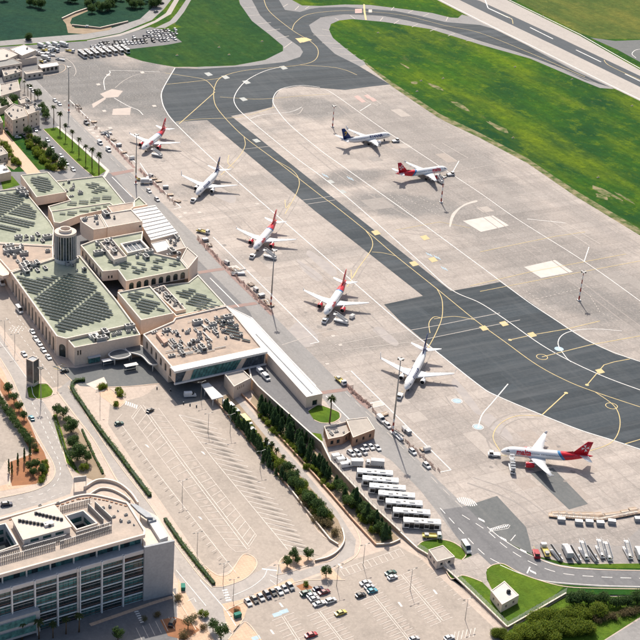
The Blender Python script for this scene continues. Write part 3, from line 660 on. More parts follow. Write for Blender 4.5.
for i in range(25):
    t = i/25; a = lerp2(N0, N1, t); w = 36-12*max(0, t-.72)/.28
    lline([a, (a[0]+w*.95, a[1]+w*.24)], .3, M('faded_bay_paint', (.70, .64, .58), (.58, .52, .47), .5), park)
    q = (a[0]+13+random.uniform(-2, 3), a[1]+6+random.uniform(-.5, .5)); l = random.uniform(14, 21); h = random.uniform(1.0, 1.6)*(1 if t < .6 else .45)
    lsheet('tyre_stain', [(q[0]-2, q[1]-.4), (q[0]+l*.3, q[1]+.06*l-h*.8), (q[0]+l*.6, q[1]+.13*l-h), (q[0]+l*.9, q[1]+.21*l-h*.3), (q[0]+l*1.05, q[1]+.25*l), (q[0]+l*.7, q[1]+.18*l+h*.5), (q[0]+l*.3, q[1]+.09*l+h*.45)], m_stain_shadow, 1.9, park, True)
    lsheet('tyre_stain', [(q[0]+l*.35, q[1]+.09*l-h*.4), (q[0]+l*.65, q[1]+.15*l-h*.55), (q[0]+l*.85, q[1]+.2*l), (q[0]+l*.55, q[1]+.14*l+h*.2)], M('dark_stain', (.17, .15, .13), (.13, .115, .10), .5), 2.6, park, True)
for i in range(6):
    x = 126+2.1*i; y = 401+.75*i
    lsheet('zebra_stripe', [(x, y), (x+1.2, y+.4), (x+.2, y+4), (x-1, y+3.6)], m_white, 3, park)
for x, y in ((147, 446), (200, 518), (203, 453)):
    lsheet('painted_arrow', [(x-2.2, y-1.6), (x+.4, y-1), (x+2.6, y+1.8), (x+.6, y+1.2)], m_white, 2.4, park)
# lower car park bays
def bays(a0, a1, depth, n, parent=lower):
    """row of bays along a0-a1 with dividers reaching depth (pixel offset)"""
    lline([a0, a1], .26, BW, parent)
    for i in range(n+1):
        p = lerp2(a0, a1, i/n); lline([p, (p[0]+depth[0], p[1]+depth[1])], .22, BW, parent)
        if i < n:
            q = lerp2(a0, a1, (i+.5)/n)
            lsheet('oil_stain_and_shadow', [(q[0]+depth[0]*.25, q[1]+depth[1]*.25-.9), (q[0]+depth[0]*.8, q[1]+depth[1]*.8-.9), (q[0]+depth[0]*.82, q[1]+depth[1]*.8+.9), (q[0]+depth[0]*.3, q[1]+depth[1]*.25+1.1)], MATS['bay_stain'], 3.0, parent, True)
bays((401, 575), (441, 622), (-11, 4.5), 13); bays((403, 574.5), (443, 621), (9.5, -3.7), 13)
bays((366, 588), (408, 640), (-12, 5), 13); bays((368, 587.5), (410, 639.5), (9, -3.5), 13)
bays((318, 612), (344, 645), (-11, 4.5), 8); bays((320, 611.5), (346, 644.5), (11, -4.2), 8)
bays((282, 617), (300, 645), (-10, 4), 5); bays((284, 616.5), (302, 644), (10, -3.8), 5)
bays((340, 570), (400, 549), (4.5, 6.5), 11); lline([(344.5, 576.5), (404.5, 555.5)], .16, BW, lower)
for x, y in ((281, 605), (400, 604.5), (435, 592), (272, 632), (340, 566)):
    lsheet('painted_arrow', [(x-2.4, y-2.2), (x-.4, y-2.2), (x+2.8, y+2), (x+.8, y+2.2)], m_white, 3.4, lower)
for x, y in ((277, 614.5), (284, 611.5), (256, 638)):
    lsheet('painted_bay_symbol', [(x-5, y-.5), (x+3, y-3), (x+5, y+.5), (x-3, y+3)], m_blue, 3.4, lower)
for i in range(12):
    x = 418+i*4.4; y = 560+i*4.3
    lline([(x, y+1.2), (x+4, y-.6)], .2, BW, lower)
for i in range(6):
    x = 453+i*4; y = 641-i*.8
    lline([(x, y), (x+2.2, y-9)], .3, BW, lower)
for x0, y0, n in ((265, 577, 0),):
    pass
for i in range(5):                              # zebra crossings of the link road
    x = 222+.9*i; y = 590+2.5*i
    lsheet('zebra_stripe', [(x, y), (x+5, y-1), (x+5.6, y+.3), (x+.6, y+1.3)], m_white, 3, lroad_m)
for i in range(5):
    x = 217+2*i; y = 627-1.2*i
    lsheet('zebra_stripe', [(x, y), (x+1.1, y-.5), (x+3.2, y+3.4), (x+2.1, y+3.9)], m_white, 3, lroad_m)
lline([(200, 580), (228, 613), (236, 626)], .3, m_white, lroad_m)
lline([(176, 570), (206, 606)], .25, m_white, lroad_m); lline([(196, 602), (194, 598), (188, 601)], .25, m_white, lroad_m)
lline([(232, 596), (250, 588), (263, 578), (267, 570)], .25, m_white, park, True)
lline([(262, 569), (278, 571)], .8, m_white, park); lline([(270, 575), (282, 580), (276, 585), (270, 580)], .25, m_white, park)
lline([(30, 398), (42, 424), (52, 447), (60, 465), (58, 480), (44, 493), (20, 499), (-10, 504)], .22, m_white, lroad_l, True, dash=(2, 2))
lline([(45, 412), (54, 432), (60, 446), (66, 460)], .22, m_white, lroad_l, True, dash=(2, 2))
lline([(0, 509), (40, 501), (62, 493)], .2, m_white, lroad_l, True, dash=(2, 2))
lline([(0, 342), (28, 380), (34, 396), (44, 402)], .22, m_white, lroad_l, True)
lline([(6, 318), (24, 340), (45, 368), (56, 384)], .2, m_white, arr, True, dash=(2, 2)); lline([(14, 312), (34, 338), (52, 362)], .2, m_white, arr, True, dash=(2, 2))
lline([(0, 334), (20, 358), (34, 378)], .25, m_faint, arr, True)
for i in range(7):
    x = 8+2*i; y = 328.5-.5*i
    for k in range(5):
        lsheet('zebra_block', [(x+k*.9, y+k*1.1), (x+k*.9+1, y+k*1.1-.25), (x+k*.9+1.4, y+k*1.1+.4), (x+k*.9+.4, y+k*1.1+.65)], m_white, 3, arr) if (i+k) % 2 else None
lline([(38, 402), (42, 412), (46, 405), (40, 400), (48, 410)], .2, m_faint, lroad_l)
for i in range(4):
    lline([(54+i*2.5, 368-i*1.5), (59+i*2.5, 370-i*1.5)], .35, m_yellow, arr)
for i in range(7):                              # office yard bays
    lline([(118+9*i, 634-3*i), (126+9*i, 648-3*i)], .16, BW, arr) if False else None
for i in range(6):
    lline([(136+6.5*i, 628-2.2*i), (142+6.5*i, 640-2.2*i)], .15, BW, park)
for i in range(7):
    x = 133+.9*i*1.3; y = 609.5+2.1*i
    lsheet('zebra_stripe', [(x, y), (x+4, y-1), (x+4.6, y), (x+.6, y+1)], m_white, 3, park)
lline([(90, 625), (150, 604), (172, 597)], 1.6, m_pink, park, lay=3)

# ---- raised kerbs
m_kerb = M('kerb_stone', (.68, .53, .41), (.60, .47, .37), .6, .85, .15)
def kerb(pix, smooth=True, landside=True, parent=None, w=.35, h=.14):
    pts = dense(lnd(pix, smooth) if landside else air(pix, smooth), 4.0); n = len(pts); mb = MB(); vs = []
    for i, p in enumerate(pts):
        d = pts[min(i+1, n-1)]-pts[max(i-1, 0)]; d.z = 0; d.normalize(); s = Vector((-d.y, d.x, 0))*(w/2); z = land_z(p) if landside else 0.0
        vs += [(p.x-s.x, p.y-s.y, z), (p.x-s.x, p.y-s.y, z+h), (p.x+s.x, p.y+s.y, z+h), (p.x+s.x, p.y+s.y, z)]
    mb.add(vs, [(4*i+k, 4*i+4+k, 4*i+5+k, 4*i+1+k) for i in range(n-1) for k in range(3)]); return mb.build('kerb', m_kerb, parent or landside_obj)
landside_obj = landside
for px in ([(33, 428), (45, 449), (53, 463), (55, 473), (50, 482), (38, 489), (20, 494), (-20, 502)], [(0, 358), (12, 378), (22, 402), (33, 428)], [(52, 415), (57, 428), (61, 440), (66, 462), (74, 480)], [(68, 386), (71, 391), (81, 407), (110, 452), (150, 505), (170, 537), (198, 574), (212, 588)],
           [(57, 392), (76, 417), (95, 442), (118, 482), (136, 506)], [(205, 566), (218, 575.5), (230, 573), (243, 555), (254, 557.5), (256.5, 566), (246, 578), (226, 586), (213, 587)], [(277, 575), (279, 563), (284, 557), (296, 555), (308, 557), (313, 560)], [(277, 575), (290, 572), (316, 563)],
           [(226, 611), (240, 604), (293, 583), (318, 580), (345, 580)], [(110, 404), (118, 408), (125, 402), (122, 397), (110, 388.5)], [(95, 387.5), (130, 386.5), (160, 383.5)], [(28, 398), (27, 388), (37, 384), (47, 384), (53, 391), (51, 396), (40, 399), (28, 398)],
           [(160, 574), (178, 600), (196, 630)], [(228, 640), (245, 622), (262, 642)], [(40, 338), (60, 368), (72, 381)], [(244, 618), (232, 633), (226, 622)], [(322, 536), (340, 548), (332, 560), (316, 563)], [(352, 522), (360, 540), (356, 556), (336, 568)], [(6, 461), (10, 470), (9, 486)]):
    kerb(px)
for px in ([(487, 569), (493, 565), (503, 564), (517, 571.5), (535, 579), (564, 586.5), (600, 588.5), (660, 589.5)], [(417, 546), (423, 541.5), (436, 539), (452, 542), (463, 549), (466, 555), (462, 560)], [(446, 571), (452, 579), (462, 575.5), (472, 578), (482, 582)], [(533, 556.5), (560, 566.5), (600, 569.8), (660, 571)], [(308, 411), (318, 405), (326, 407), (339, 412.5), (340, 418), (333, 422.5), (322, 423), (314, 420)], [(40, 66), (52, 67), (62, 64.5), (66, 67.5), (62, 72), (50, 75.5), (42, 75)], [(43, 129), (75, 161), (95, 178)]):
    kerb(px, True, False, apron)

# dry scrapes along the grass beside the apron
drnd = random.Random(3)
for i in range(11):
    t = drnd.random(); bx, by = 372+268*t, 50+(158*t if t > .1 else 120*t)+drnd.gauss(0, 5)+4
    c = at(bx, by); n = 11; L_, w_ = drnd.uniform(3, 15), drnd.uniform(1.0, 3.6)
    pts = [c+E1*(L_*math.cos(6.283*k/n)*drnd.uniform(.55, 1.2))+E2*(w_*math.sin(6.283*k/n)*drnd.uniform(.5, 1.2)) for k in range(n)]
    sheet_pts('dry_scrape', pts, m_verge, ground, .02)

# replaced slabs on the 7.5 m grid of the apron
srnd = random.Random(21)
tone = [M('slab_tone_pale', (.44, .39, .35), (.39, .345, .31), .3, .85, .15, fine=1.2), M('slab_tone_grey', (.33, .30, .275), (.29, .262, .24), .3, .85, .15, fine=1.2), M('slab_tone_warm', (.39, .335, .295), (.345, .30, .265), .3, .85, .15, fine=1.2)]
def within(p, poly):
    c = False
    for i in range(len(poly)):
        a, b = poly[i], poly[i-1]
        if (a.y > p.y) != (b.y > p.y) and p.x < (b.x-a.x)*(p.y-a.y)/(b.y-a.y)+a.x: c = not c
    return c
fields = [air([(180, 150), (225, 178), (390, 325), (470, 388), (590, 444), (640, 462), (640, 505), (540, 535), (500, 505), (440, 468), (345, 378), (205, 232), (150, 170)]), air([(290, 97), (345, 96), (392, 92), (480, 145), (575, 205), (640, 245), (640, 340), (600, 335), (505, 275), (455, 282), (345, 197), (282, 125)])]
taken = set()
for i in range(130):
    px, py = srnd.uniform(150, 640), srnd.uniform(92, 540); p = at(px, py)
    if not any(within(p, f) and within(p+E1*16, f) and within(p+E2*13, f) for f in fields) or srnd.random() < .35: continue
    s_ = round((p.x*E1.x+p.y*E1.y)/7.5)*7.5; t_ = round((p.x*E2.x+p.y*E2.y)/7.5)*7.5
    a_, b_ = 7.5*srnd.choice((1, 1, 1, 2, 3)), 7.5*srnd.choice((1, 1, 1, 2))
    cells = {(round(s_/7.5)+i_, round(t_/7.5)+j_) for i_ in range(int(a_/7.5)) for j_ in range(int(b_/7.5))}
    if cells & taken: continue
    taken |= cells
    q = [E1*(s_+u)+E2*(t_+v) for u, v in ((0, 0), (a_, 0), (a_, b_), (0, b_))]
    sheet_pts('replaced_slab', q, srnd.choice(tone), apron, .0245)
# rubber marks beside the yellow lead-in lines, drips at the stands
rub = M('rubber_mark', (.27, .245, .225), (.34, .30, .275), .25, .85, .15)
for pix in ([(366, 231), (372, 240), (371, 250), (357, 270), (347, 287), (338, 300)], [(437, 289), (442, 300), (442, 317), (436, 333), (428, 348), (418, 368)], [(275, 160), (292, 170), (299, 180), (297, 192), (285, 214), (272, 232)], [(244, 137), (245, 146), (238, 158), (221, 175), (208, 186)],
            [(542, 416), (517, 416), (500, 424), (493, 437), (500, 451), (520, 455)], [(212, 200), (240, 222), (262, 250)], [(300, 260), (325, 280), (355, 305), (385, 335)], [(450, 395), (470, 420), (500, 440), (540, 470)], [(330, 95), (380, 140), (450, 190), (560, 270), (640, 330)], [(395, 95), (480, 145), (560, 195), (640, 248)], [(398, 100), (478, 148), (558, 198), (640, 252)], [(470, 480), (520, 500), (560, 535)], [(150, 120), (180, 150), (230, 180)], [(400, 230), (470, 240), (540, 250)], [(300, 140), (350, 180), (420, 220)]):
    base = air(pix, True)
    for off in (-2.6, 2.6):
        pts = []
        for i, p in enumerate(base):
            d = base[min(i+1, len(base)-1)]-base[max(i-1, 0)]; d.normalize(); pts.append(p+Vector((-d.y, d.x, 0))*(off+srnd.uniform(-.15, .15)))
        ribbon('rubber_mark', pts, srnd.uniform(.5, .9), rub, apron, .038)
drip = M('oil_drip', (.20, .18, .165), (.28, .25, .23), .5, .75, .2)
for nx, ny, h in ((39.86, 555.6, -104.85), (78.15, 510.1, 178.75), (2.26, 621.26, -104), (-36.88, 689.75, -103.9), (-74.85, 757.5, -103.95), (-114.5, 820.46, -104.7), (35, 882.9, 35.8), (69.26, 829.86, 31.9)):
    for k in range(12):
        u, v = srnd.uniform(-32, 9), srnd.gauss(0, 9); c = Vector((nx+u*math.cos(R(h))-v*math.sin(R(h)), ny+u*math.sin(R(h))+v*math.cos(R(h)), 0)); r = srnd.uniform(.4, 1.5)
        sheet_pts('oil_drip', [c+Vector((r*math.cos(6.283*j/9)*srnd.uniform(.6, 1.4), r*math.sin(6.283*j/9)*srnd.uniform(.6, 1.4), 0)) for j in range(9)], drip, apron, .05)
# ------------------------------------------------------------------ buildings
m_wall = M('limestone_render', (.83, .67, .54), (.77, .61, .485), .25, .85, .15, fine=1.5)
m_wall2 = M('pale_render', (.70, .60, .51), (.63, .54, .46), .3, .85, .15, fine=1.5)
m_groof = M('green_roof_membrane', (.38, .395, .305), (.265, .285, .215), .10, .9, .1, fine=.8)
m_proof = M('pink_roof_tiles', (.48, .375, .30), (.37, .30, .25), .25, .9, .1, fine=.9)
m_groof2 = M('grey_roof_membrane', (.46, .41, .36), (.39, .35, .31), .2, .9, .1, fine=1)
m_wroof = M('white_metal_roof', (.78, .74, .69), (.68, .64, .60), .15, .6, .3)
m_cop = M('coping_stone', (.80, .70, .60), (.72, .62, .53), .4, .85, .15)
m_whitec = M('white_concrete', (.74, .70, .65), (.66, .62, .58), .3, .75, .2)
m_gconc = M('grey_cladding', (.40, .415, .43), (.35, .365, .38), .3, .7, .25, fine=1.2)
m_lconc = M('light_grey_cladding', (.58, .57, .56), (.51, .50, .49), .3, .7, .25)
m_glass = glass('dark_glass', (.022, .04, .045), .1, .6)
m_teal = glass('teal_glass', (.10, .26, .25), .1, .7)
m_dteal = glass('deep_teal_glass', (.055, .15, .15), .1, .7)
m_slate = glass('slate_glass', (.10, .125, .15), .15, .6)
m_solar = glass('solar_cell', (.010, .032, .034), .25, .1)
m_alu = M('aluminium', (.56, .55, .54), (.48, .47, .46), .8, .5, .3, .2)
m_duct = M('roof_plant_metal', (.50, .49, .47), (.36, .36, .35), .9, .55, .3, fine=3, rand=.5)
m_dark = M('dark_metal', (.05, .052, .055), (.035, .037, .04), .8, .5, .3)
m_void = M('shaded_interior', (.04, .042, .045), (.03, .03, .032), .5, .9, .1)
m_terra = M('terracotta_render', (.50, .30, .20), (.43, .26, .175), .4, .9, .1, fine=2)

def wall_run(mb, p0, p1, z0, z1, ops=(), depth=.45, mi=0, flip=False):
    """one wall face from p0 to p1 with real openings (u0,u1,v0,v1,arched); returns the pane outlines set back in the reveals"""
    p0 = Vector((p0[0], p0[1], 0)); p1 = Vector((p1[0], p1[1], 0))
    d = (p1-p0); L = d.length; d.normalize(); nrm = Vector((d.y, -d.x, 0))
    if flip: nrm = -nrm
    P = lambda u, v, k=0.0: p0+d*u-nrm*k+Vector((0, 0, v))
    loops = [[(0, z0), (L, z0), (L, z1), (0, z1)]]; panes = []
    for (u0, u1, v0, v1, arched) in ops:
        if arched:
            r = (u1-u0)/2; c = (u0+u1)/2; vs = v1-r
            lp = [(u0, v0), (u1, v0)]+[(c+r*math.cos(a), vs+r*math.sin(a)) for a in [math.pi*k/8 for k in range(9)]]
        else: lp = [(u0, v0), (u1, v0), (u1, v1), (u0, v1)]
        loops.append(lp[::-1])
    tr = tessellate_polygon([[Vector((a, b, 0)) for a, b in l] for l in loops])
    flat = [q for l in loops for q in l]
    mb.add([P(a, b) for a, b in flat], [tuple(t) for t in tr], mi)
    for l in loops[1:]:
        n = len(l)
        mb.add([P(a, b) for a, b in l]+[P(a, b, depth) for a, b in l], [(i, (i+1) % n, n+(i+1) % n, n+i) for i in range(n)], mi)
        panes.append([P(a, b, depth) for a, b in l])
    return panes
def add_panes(panes, mat, parent, name='window'):
    for pn in panes:
        c = sum(pn, Vector())/len(pn)
        mb = MB(); mb.add(pn, [tuple(range(len(pn)))]); mb.build(name, mat, parent)
def evenly(L, n, w, v0, v1, arched, m0=1.0, m1=None):
    m1 = m0 if m1 is None else m1
    step = (L-m0-m1)/n
    return [(m0+step*(i+.5)-w/2, m0+step*(i+.5)+w/2, v0, v1, arched) for i in range(n)]
def block(parent, pts, zt, zb, wall, roof, par=.8, th=.4, ops=None, glassm=None, cop=None, pane_name='window', roof_holes=()):
    """building volume: walls with openings, roof deck set behind a parapet with coping; pts = plan outline (world), ops = {edge: openings}"""
    pts = [Vector((p[0], p[1])) for p in pts]
    n = len(pts); area = sum(pts[i].x*pts[(i+1) % n].y-pts[(i+1) % n].x*pts[i].y for i in range(n))
    order = list(range(n))
    if area < 0:
        pts = pts[::-1]
        if ops: ops = {(n-2-k) % n: [(None,)+o if False else o for o in v] for k, v in ops.items()}
    mb = MB(); panes = []
    for i in range(n):
        o = (ops or {}).get(i, [])
        if callable(o): o = o((pts[(i+1) % n]-pts[i]).length)
        panes += wall_run(mb, pts[i], pts[(i+1) % n], zb, zt, o)
    out, inn = offset_poly(pts, th)
    # parapet inner side
    w = mb.build('wall', wall, parent)
    add_panes(panes, glassm or m_glass, parent, pane_name)
    ring = MB()
    for i in range(n):
        j = (i+1) % n
        ring.add([(out[i].x, out[i].y, zt), (out[j].x, out[j].y, zt), (inn[j].x, inn[j].y, zt), (inn[i].x, inn[i].y, zt),
                  (inn[i].x, inn[i].y, zt-par), (inn[j].x, inn[j].y, zt-par)], [(0, 1, 2, 3), (3, 2, 5, 4)])
    ring.build('parapet', cop or m_cop, parent)
    loops = [[Vector((q.x, q.y, 0)) for q in inn]]+[[Vector((q[0], q[1], 0)) for q in h] for h in roof_holes]
    tr = tessellate_polygon(loops); flat = [q for l in loops for q in l]
    MB().add([(q.x, q.y, zt-par) for q in flat], [tuple(t) for t in tr]).build('roof', roof, parent)
    return w
def up(pix, z): return [at(x, y, z) for x, y in pix]

_solar = {}
def solar_mesh():
    if 'm' not in _solar:
        mb = MB()
        mb.box((0, 0, 0), (1, 1.5, .06), mi=1)
        n = 10
        for i in range(n):
            mb.box((-.5+(i+.5)/n, 0, .035), (1/n*.96, 1.42, .012), mi=0)
        mb.box((-.35, .8, -.3), (.01, .06, .5), mi=1); mb.box((.35, .8, -.3), (.01, .06, .5), mi=1)
        _solar['m'] = mb.mesh('solar_panel', [m_solar, m_alu])
    return _solar['m']
def inside(p, poly):
    c = False; n = len(poly)
    for i in range(n):
        a, b = poly[i], poly[i-1]
        if (a[1] > p[1]) != (b[1] > p[1]) and p[0] < (b[0]-a[0])*(p[1]-a[1])/(b[1]-a[1])+a[0]: c = not c
    return c
def solar_field(parent, pix, z, spacing=2.75, seg=21, rot=R(-18), skip=0, rowlen=99):
    poly = [(p.x, p.y) for p in up(pix, z)]
    d = Vector((math.cos(rot), math.sin(rot))); n = Vector((-d.y, d.x))
    us = [p[0]*d.x+p[1]*d.y for p in poly]; vs = [p[0]*n.x+p[1]*n.y for p in poly]
    v = min(vs)+1.2; k = 0
    while v < max(vs)-.6:
        u = min(us)-1
        while u < max(us):
            ok = [t for t in range(int(seg)+1) if all(inside((d.x*(u+t)+n.x*(v+w), d.y*(u+t)+n.y*(v+w)), poly) for w in (-.8, .8))]
            if len(ok) >= 4 and random.random() > skip:
                a, b = min(ok), max(ok); L = b-a; c = d*(u+(a+b)/2)+n*v
                o = link('solar_panel', solar_mesh(), parent)
                o.location = (c.x, c.y, z+.55); o.rotation_euler = (R(-6), 0, rot); o.scale = (L, 1, 1)
            u += seg+.9
        v += spacing; k += 1
_units = []
def roof_units(parent, pix, z, count, big=1.0):
    """air handlers, fans and boxes standing on a roof"""
    if not _units:
        for k in range(5):
            mb = MB()
            w, l, h = ((1.2, 2.2, 1.1), (1.6, 1.6, 1.5), (2.2, 4.2, 1.8), (.9, .9, .7), (1.4, 3.2, .8))[k]
            mb.box((0, 0, h/2+.12), (l, w, h)); mb.box((0, 0, .08), (l*.9, w*.9, .16))
            mb.tube([(l*.2, 0, h+.1), (l*.2, 0, h+.32)], min(w, l)*.33, 10, mi=1)
            if l > 2: mb.tube([(-l*.2, 0, h+.1), (-l*.2, 0, h+.32)], min(w, l)*.33, 10, mi=1)
            mb.box((l/2+.01, 0, h*.55), (.04, w*.7, h*.6), mi=1)
            _units.append(mb.mesh('roof_unit', [m_duct, m_dark]))
    poly = [(p.x, p.y) for p in up(pix, z)]
    xs = [p[0] for p in poly]; ys = [p[1] for p in poly]; tries = 0; done = []
    while count > 0 and tries < 900:
        tries += 1
        p = (random.uniform(min(xs), max(xs)), random.uniform(min(ys), max(ys)))
        if not inside(p, poly) or any((p[0]-q[0])**2+(p[1]-q[1])**2 < 6.5 for q in done): continue
        done.append(p)
        o = link('roof_unit', random.choice(_units), parent)
        o.location = (p[0], p[1], z); o.rotation_euler = (0, 0, R(-58)+random.choice((0, math.pi/2))); s = random.uniform(.75, 1.25)*big; o.scale = (s, s, s)
        count -= 1
def pipes(parent, pix, z, n, ang=R(-58)):
    poly = [(p.x, p.y) for p in up(pix, z)]
    xs = [p[0] for p in poly]; ys = [p[1] for p in poly]
    for _ in range(n*12):
        if n <= 0: break
        p = Vector((random.uniform(min(xs), max(xs)), random.uniform(min(ys), max(ys))))
        a = ang+random.choice((0, math.pi/2)); L = random.uniform(4, 12); q = p+Vector((math.cos(a), math.sin(a)))*L
        if inside(p, poly) and inside(q, poly):
            n -= 1; w = random.uniform(.2, .55)
            MB().bar((p.x, p.y, z+.4+.01*n), (q.x, q.y, z+.4+.01*n), w, w*.8).build('duct', m_duct, parent)

# ---- passenger terminal
term = empty('passenger_terminal', (0, 0, 0), 0, 'sprawling limestone passenger terminal with solar-panelled green roofs beside the apron', 'terminal')
ZL = -4.0
# main hall with the arcade on the arrivals road
t1 = up([(10.6, 272), (56.5, 336), (66, 338.5), (134, 323.5), (116, 299), (80, 255.5), (54, 258)], 6.0)
fl = (t1[1].xy-t1[0].xy).length
block(term, t1, 6.0, ZL, m_wall, m_groof, .9, .6, {0: evenly(fl, 13, 2.9, ZL+.05, 3.6, True, 1.0, 2.0), 1: [(1.2, 4.6, ZL+.05, 2.6, True)]}, pane_name='arched_window')
for i in range(14):                              # piers of the arcade
    t = (1.0+(fl-3.0)*i/13)/fl; p = t1[0].lerp(t1[1], t); d = (t1[1]-t1[0]).normalized(); nn = Vector((d.y, -d.x, 0))
    MB().box((p.x+nn.x*.1, p.y+nn.y*.1, ZL+4.6), (1.0, .36, 9.2), math.atan2(d.y, d.x)).build('pier', m_wall, term)
solar_field(term, [(13.5, 276), (60, 335), (84, 327), (116, 317), (100, 288), (84, 272), (68, 274), (50, 276), (34, 278), (24, 276)], 5.15)
roof_units(term, [(20, 274), (32, 276), (48, 270), (38, 266)], 5.1, 6); roof_units(term, [(62, 262), (74, 260), (86, 272), (72, 274)], 5.1, 6, 1.2)
# terrace of pink slabs and far hall on the left
block(term, up([(-70, 206), (0, 259.5), (10.4, 271.4), (53.6, 257.6), (53, 246), (0, 243), (-50, 205)], 5.9), 5.9, ZL, m_wall, m_proof, .5, .5, {0: evenly(90, 14, 2.6, ZL+.05, 3.0, True, 2)})
roof_units(term, [(3, 247), (22, 246), (24, 252), (8, 256)], 5.45, 12); roof_units(term, [(14, 262), (28, 262), (40, 264), (22, 270)], 5.45, 9); roof_units(term, [(6, 258), (40, 251), (50, 250), (48, 257), (14, 266)], 5.45, 4)
block(term, up([(-70, 176), (-60, 203), (0, 242.6), (53, 245.4), (54, 228), (50, 221), (22.5, 187.5), (0, 190)], 6.0), 6.0, 0, m_wall, m_groof, .7, .5)
solar_field(term, [(-8, 194), (18, 192), (38, 212), (36, 226), (10, 234), (-14, 224)], 5.35, skip=.1)
roof_units(term, [(2, 240), (46, 242), (52, 234), (40, 232), (14, 238)], 5.35, 10); roof_units(term, [(17, 189), (24, 190), (28, 197), (22, 198)], 5.35, 4)
# columned portico at the left end of the arcade
pc = empty('portico', (0, 0, 0)); pc.parent = term
for k in range(6):
    p = at(-3+2.4*k, 279+.2*k-abs(k-2.5)*.5, -4)
    MB().tube([(p.x, p.y, -4), (p.x, p.y, 3.4)], .55, 12).build('column', m_wall, pc)
MB().prism(up([(-8, 261), (4, 262), (10, 268.5), (9, 274.5), (3, 276), (-8, 272)], 5), 3.4, 5.0, bottom=True).build('entablature', m_wall, pc)
# raised north-west block and the strip roofs beyond
block(term, up([(20.6, 175), (48, 171.8), (66.5, 192), (36.5, 197)], 9.0), 9.0, 4, m_wall, m_groof, .4, .4)
solar_field(term, [(27, 178), (46, 175), (58, 190), (40, 194), (34, 188)], 8.6, skip=.1)
block(term, up([(55, 181), (103, 175.5), (125.5, 203), (84, 211), (52, 214), (48, 206), (70, 200)], 6.5), 6.5, 0, m_wall, m_groof, .6, .5)
solar_field(term, [(84, 184), (100, 181), (109, 191), (92, 195)], 5.95, 2.7, 9); solar_field(term, [(58, 204), (114, 194), (118, 199), (62, 209)], 5.95, 2.6, 5, R(5))
roof_units(term, [(60, 184), (76, 181), (84, 196), (68, 197)], 5.9, 9)
block(term, up([(51, 211), (110, 202.5), (116, 207), (80, 215), (60, 223), (54, 222)], 8.2), 8.2, 4, m_wall, m_groof, .5, .4)
solar_field(term, [(58, 213), (108, 205), (112, 207.5), (80, 214), (62, 219)], 7.75, 2.6, 5, R(5))
block(term, up([(134, 200.5), (139, 196.5), (147.5, 204.5), (134, 207)], 8.0), 8.0, 0, m_wall, m_groof, .7, .5)
block(term, up([(107, 206), (133.5, 202), (134, 206.5), (131, 209), (112, 213)], 9.4), 9.4, 4, m_wall, m_proof, .3, .4)
# tall central block
block(term, up([(100, 214), (131.5, 209.3), (142.5, 221), (107.5, 227.2)], 12.6), 12.6, 4, m_wall, m_groof2, .5, .5, {2: [(18, 19.4, 9.2, 10.4, False)]})
block(term, up([(80, 217.5), (99.5, 214.3), (107, 227.5), (93.5, 229.5), (82, 222)], 12.0), 12.0, 4, m_wall, m_groof2, .5, .5)
roof_units(term, [(102, 216), (114, 214), (118, 222), (110, 224)], 12.1, 4); roof_units(term, [(82, 219), (96, 217), (98, 226), (90, 226)], 11.5, 5)
# ribbed white sheds
wr = up([(131.8, 209), (155, 205), (178, 233), (151, 240)], 8.6)
block(term, wr, 8.6, 4, m_wall, m_wroof, .15, .3, cop=m_wroof)
for k in range(9):
    t = (k+.4)/9; a, b = wr[0].lerp(wr[3], t), wr[1].lerp(wr[2], t)
    MB().bar((a.x, a.y, 8.62), (b.x, b.y, 8.62), .5, .5).build('roof_rib', m_whitec, term)
block(term, up([(151, 243), (166, 239.5), (172, 248), (157, 252.5)], 8.8), 8.8, 4, m_lconc, m_lconc, .3, .3); roof_units(term, [(168, 240), (178, 236), (182, 241), (174, 246)], 7.2, 4, 1.2)
block(term, up([(166, 239), (179, 235), (186, 247.5), (172, 251)], 7.2), 7.2, 0, m_wall, m_groof2, .4, .4)
# arcaded upper block (arches to the lower roofs)
t3 = up([(80.5, 245), (102.6, 271.2), (118, 269.8), (126, 281), (188.3, 268.6), (180.5, 259), (152, 252.5), (142, 240), (143, 231), (94, 240)], 10.3)
e0 = (t3[1]-t3[0]).length; e3 = (t3[4]-t3[3]).length; e1 = (t3[2]-t3[1]).length
block(term, t3, 10.3, 5.0, m_wall, m_groof, .8, .5, {0: evenly(e0, 6, 2.3, 5.3, 8.6, True, .5), 1: [(e1*.35, e1*.35+.8, 6, 7.6, False), (e1*.55, e1*.55+.8, 6, 7.6, False)], 3: evenly(e3, 8, 2.6, 5.2, 8.9, True, 1.0)}, pane_name='arched_window')
for dz, px in ((9.55, [(100, 266), (116, 265), (124, 272), (150, 266), (176, 260), (168, 256), (140, 262), (112, 262), (100, 258)]),):
    solar_field(term, px, dz, 2.7, 5.5, skip=.1)
solar_field(term, [(126, 277), (184, 266), (180, 261), (122, 271)], 9.55, 2.7, 5, R(-18), skip=.05)
roof_units(term, [(90, 244), (106, 242), (110, 252), (98, 256)], 9.5, 8); roof_units(term, [(134, 252), (150, 252), (150, 258), (136, 260)], 9.5, 5)
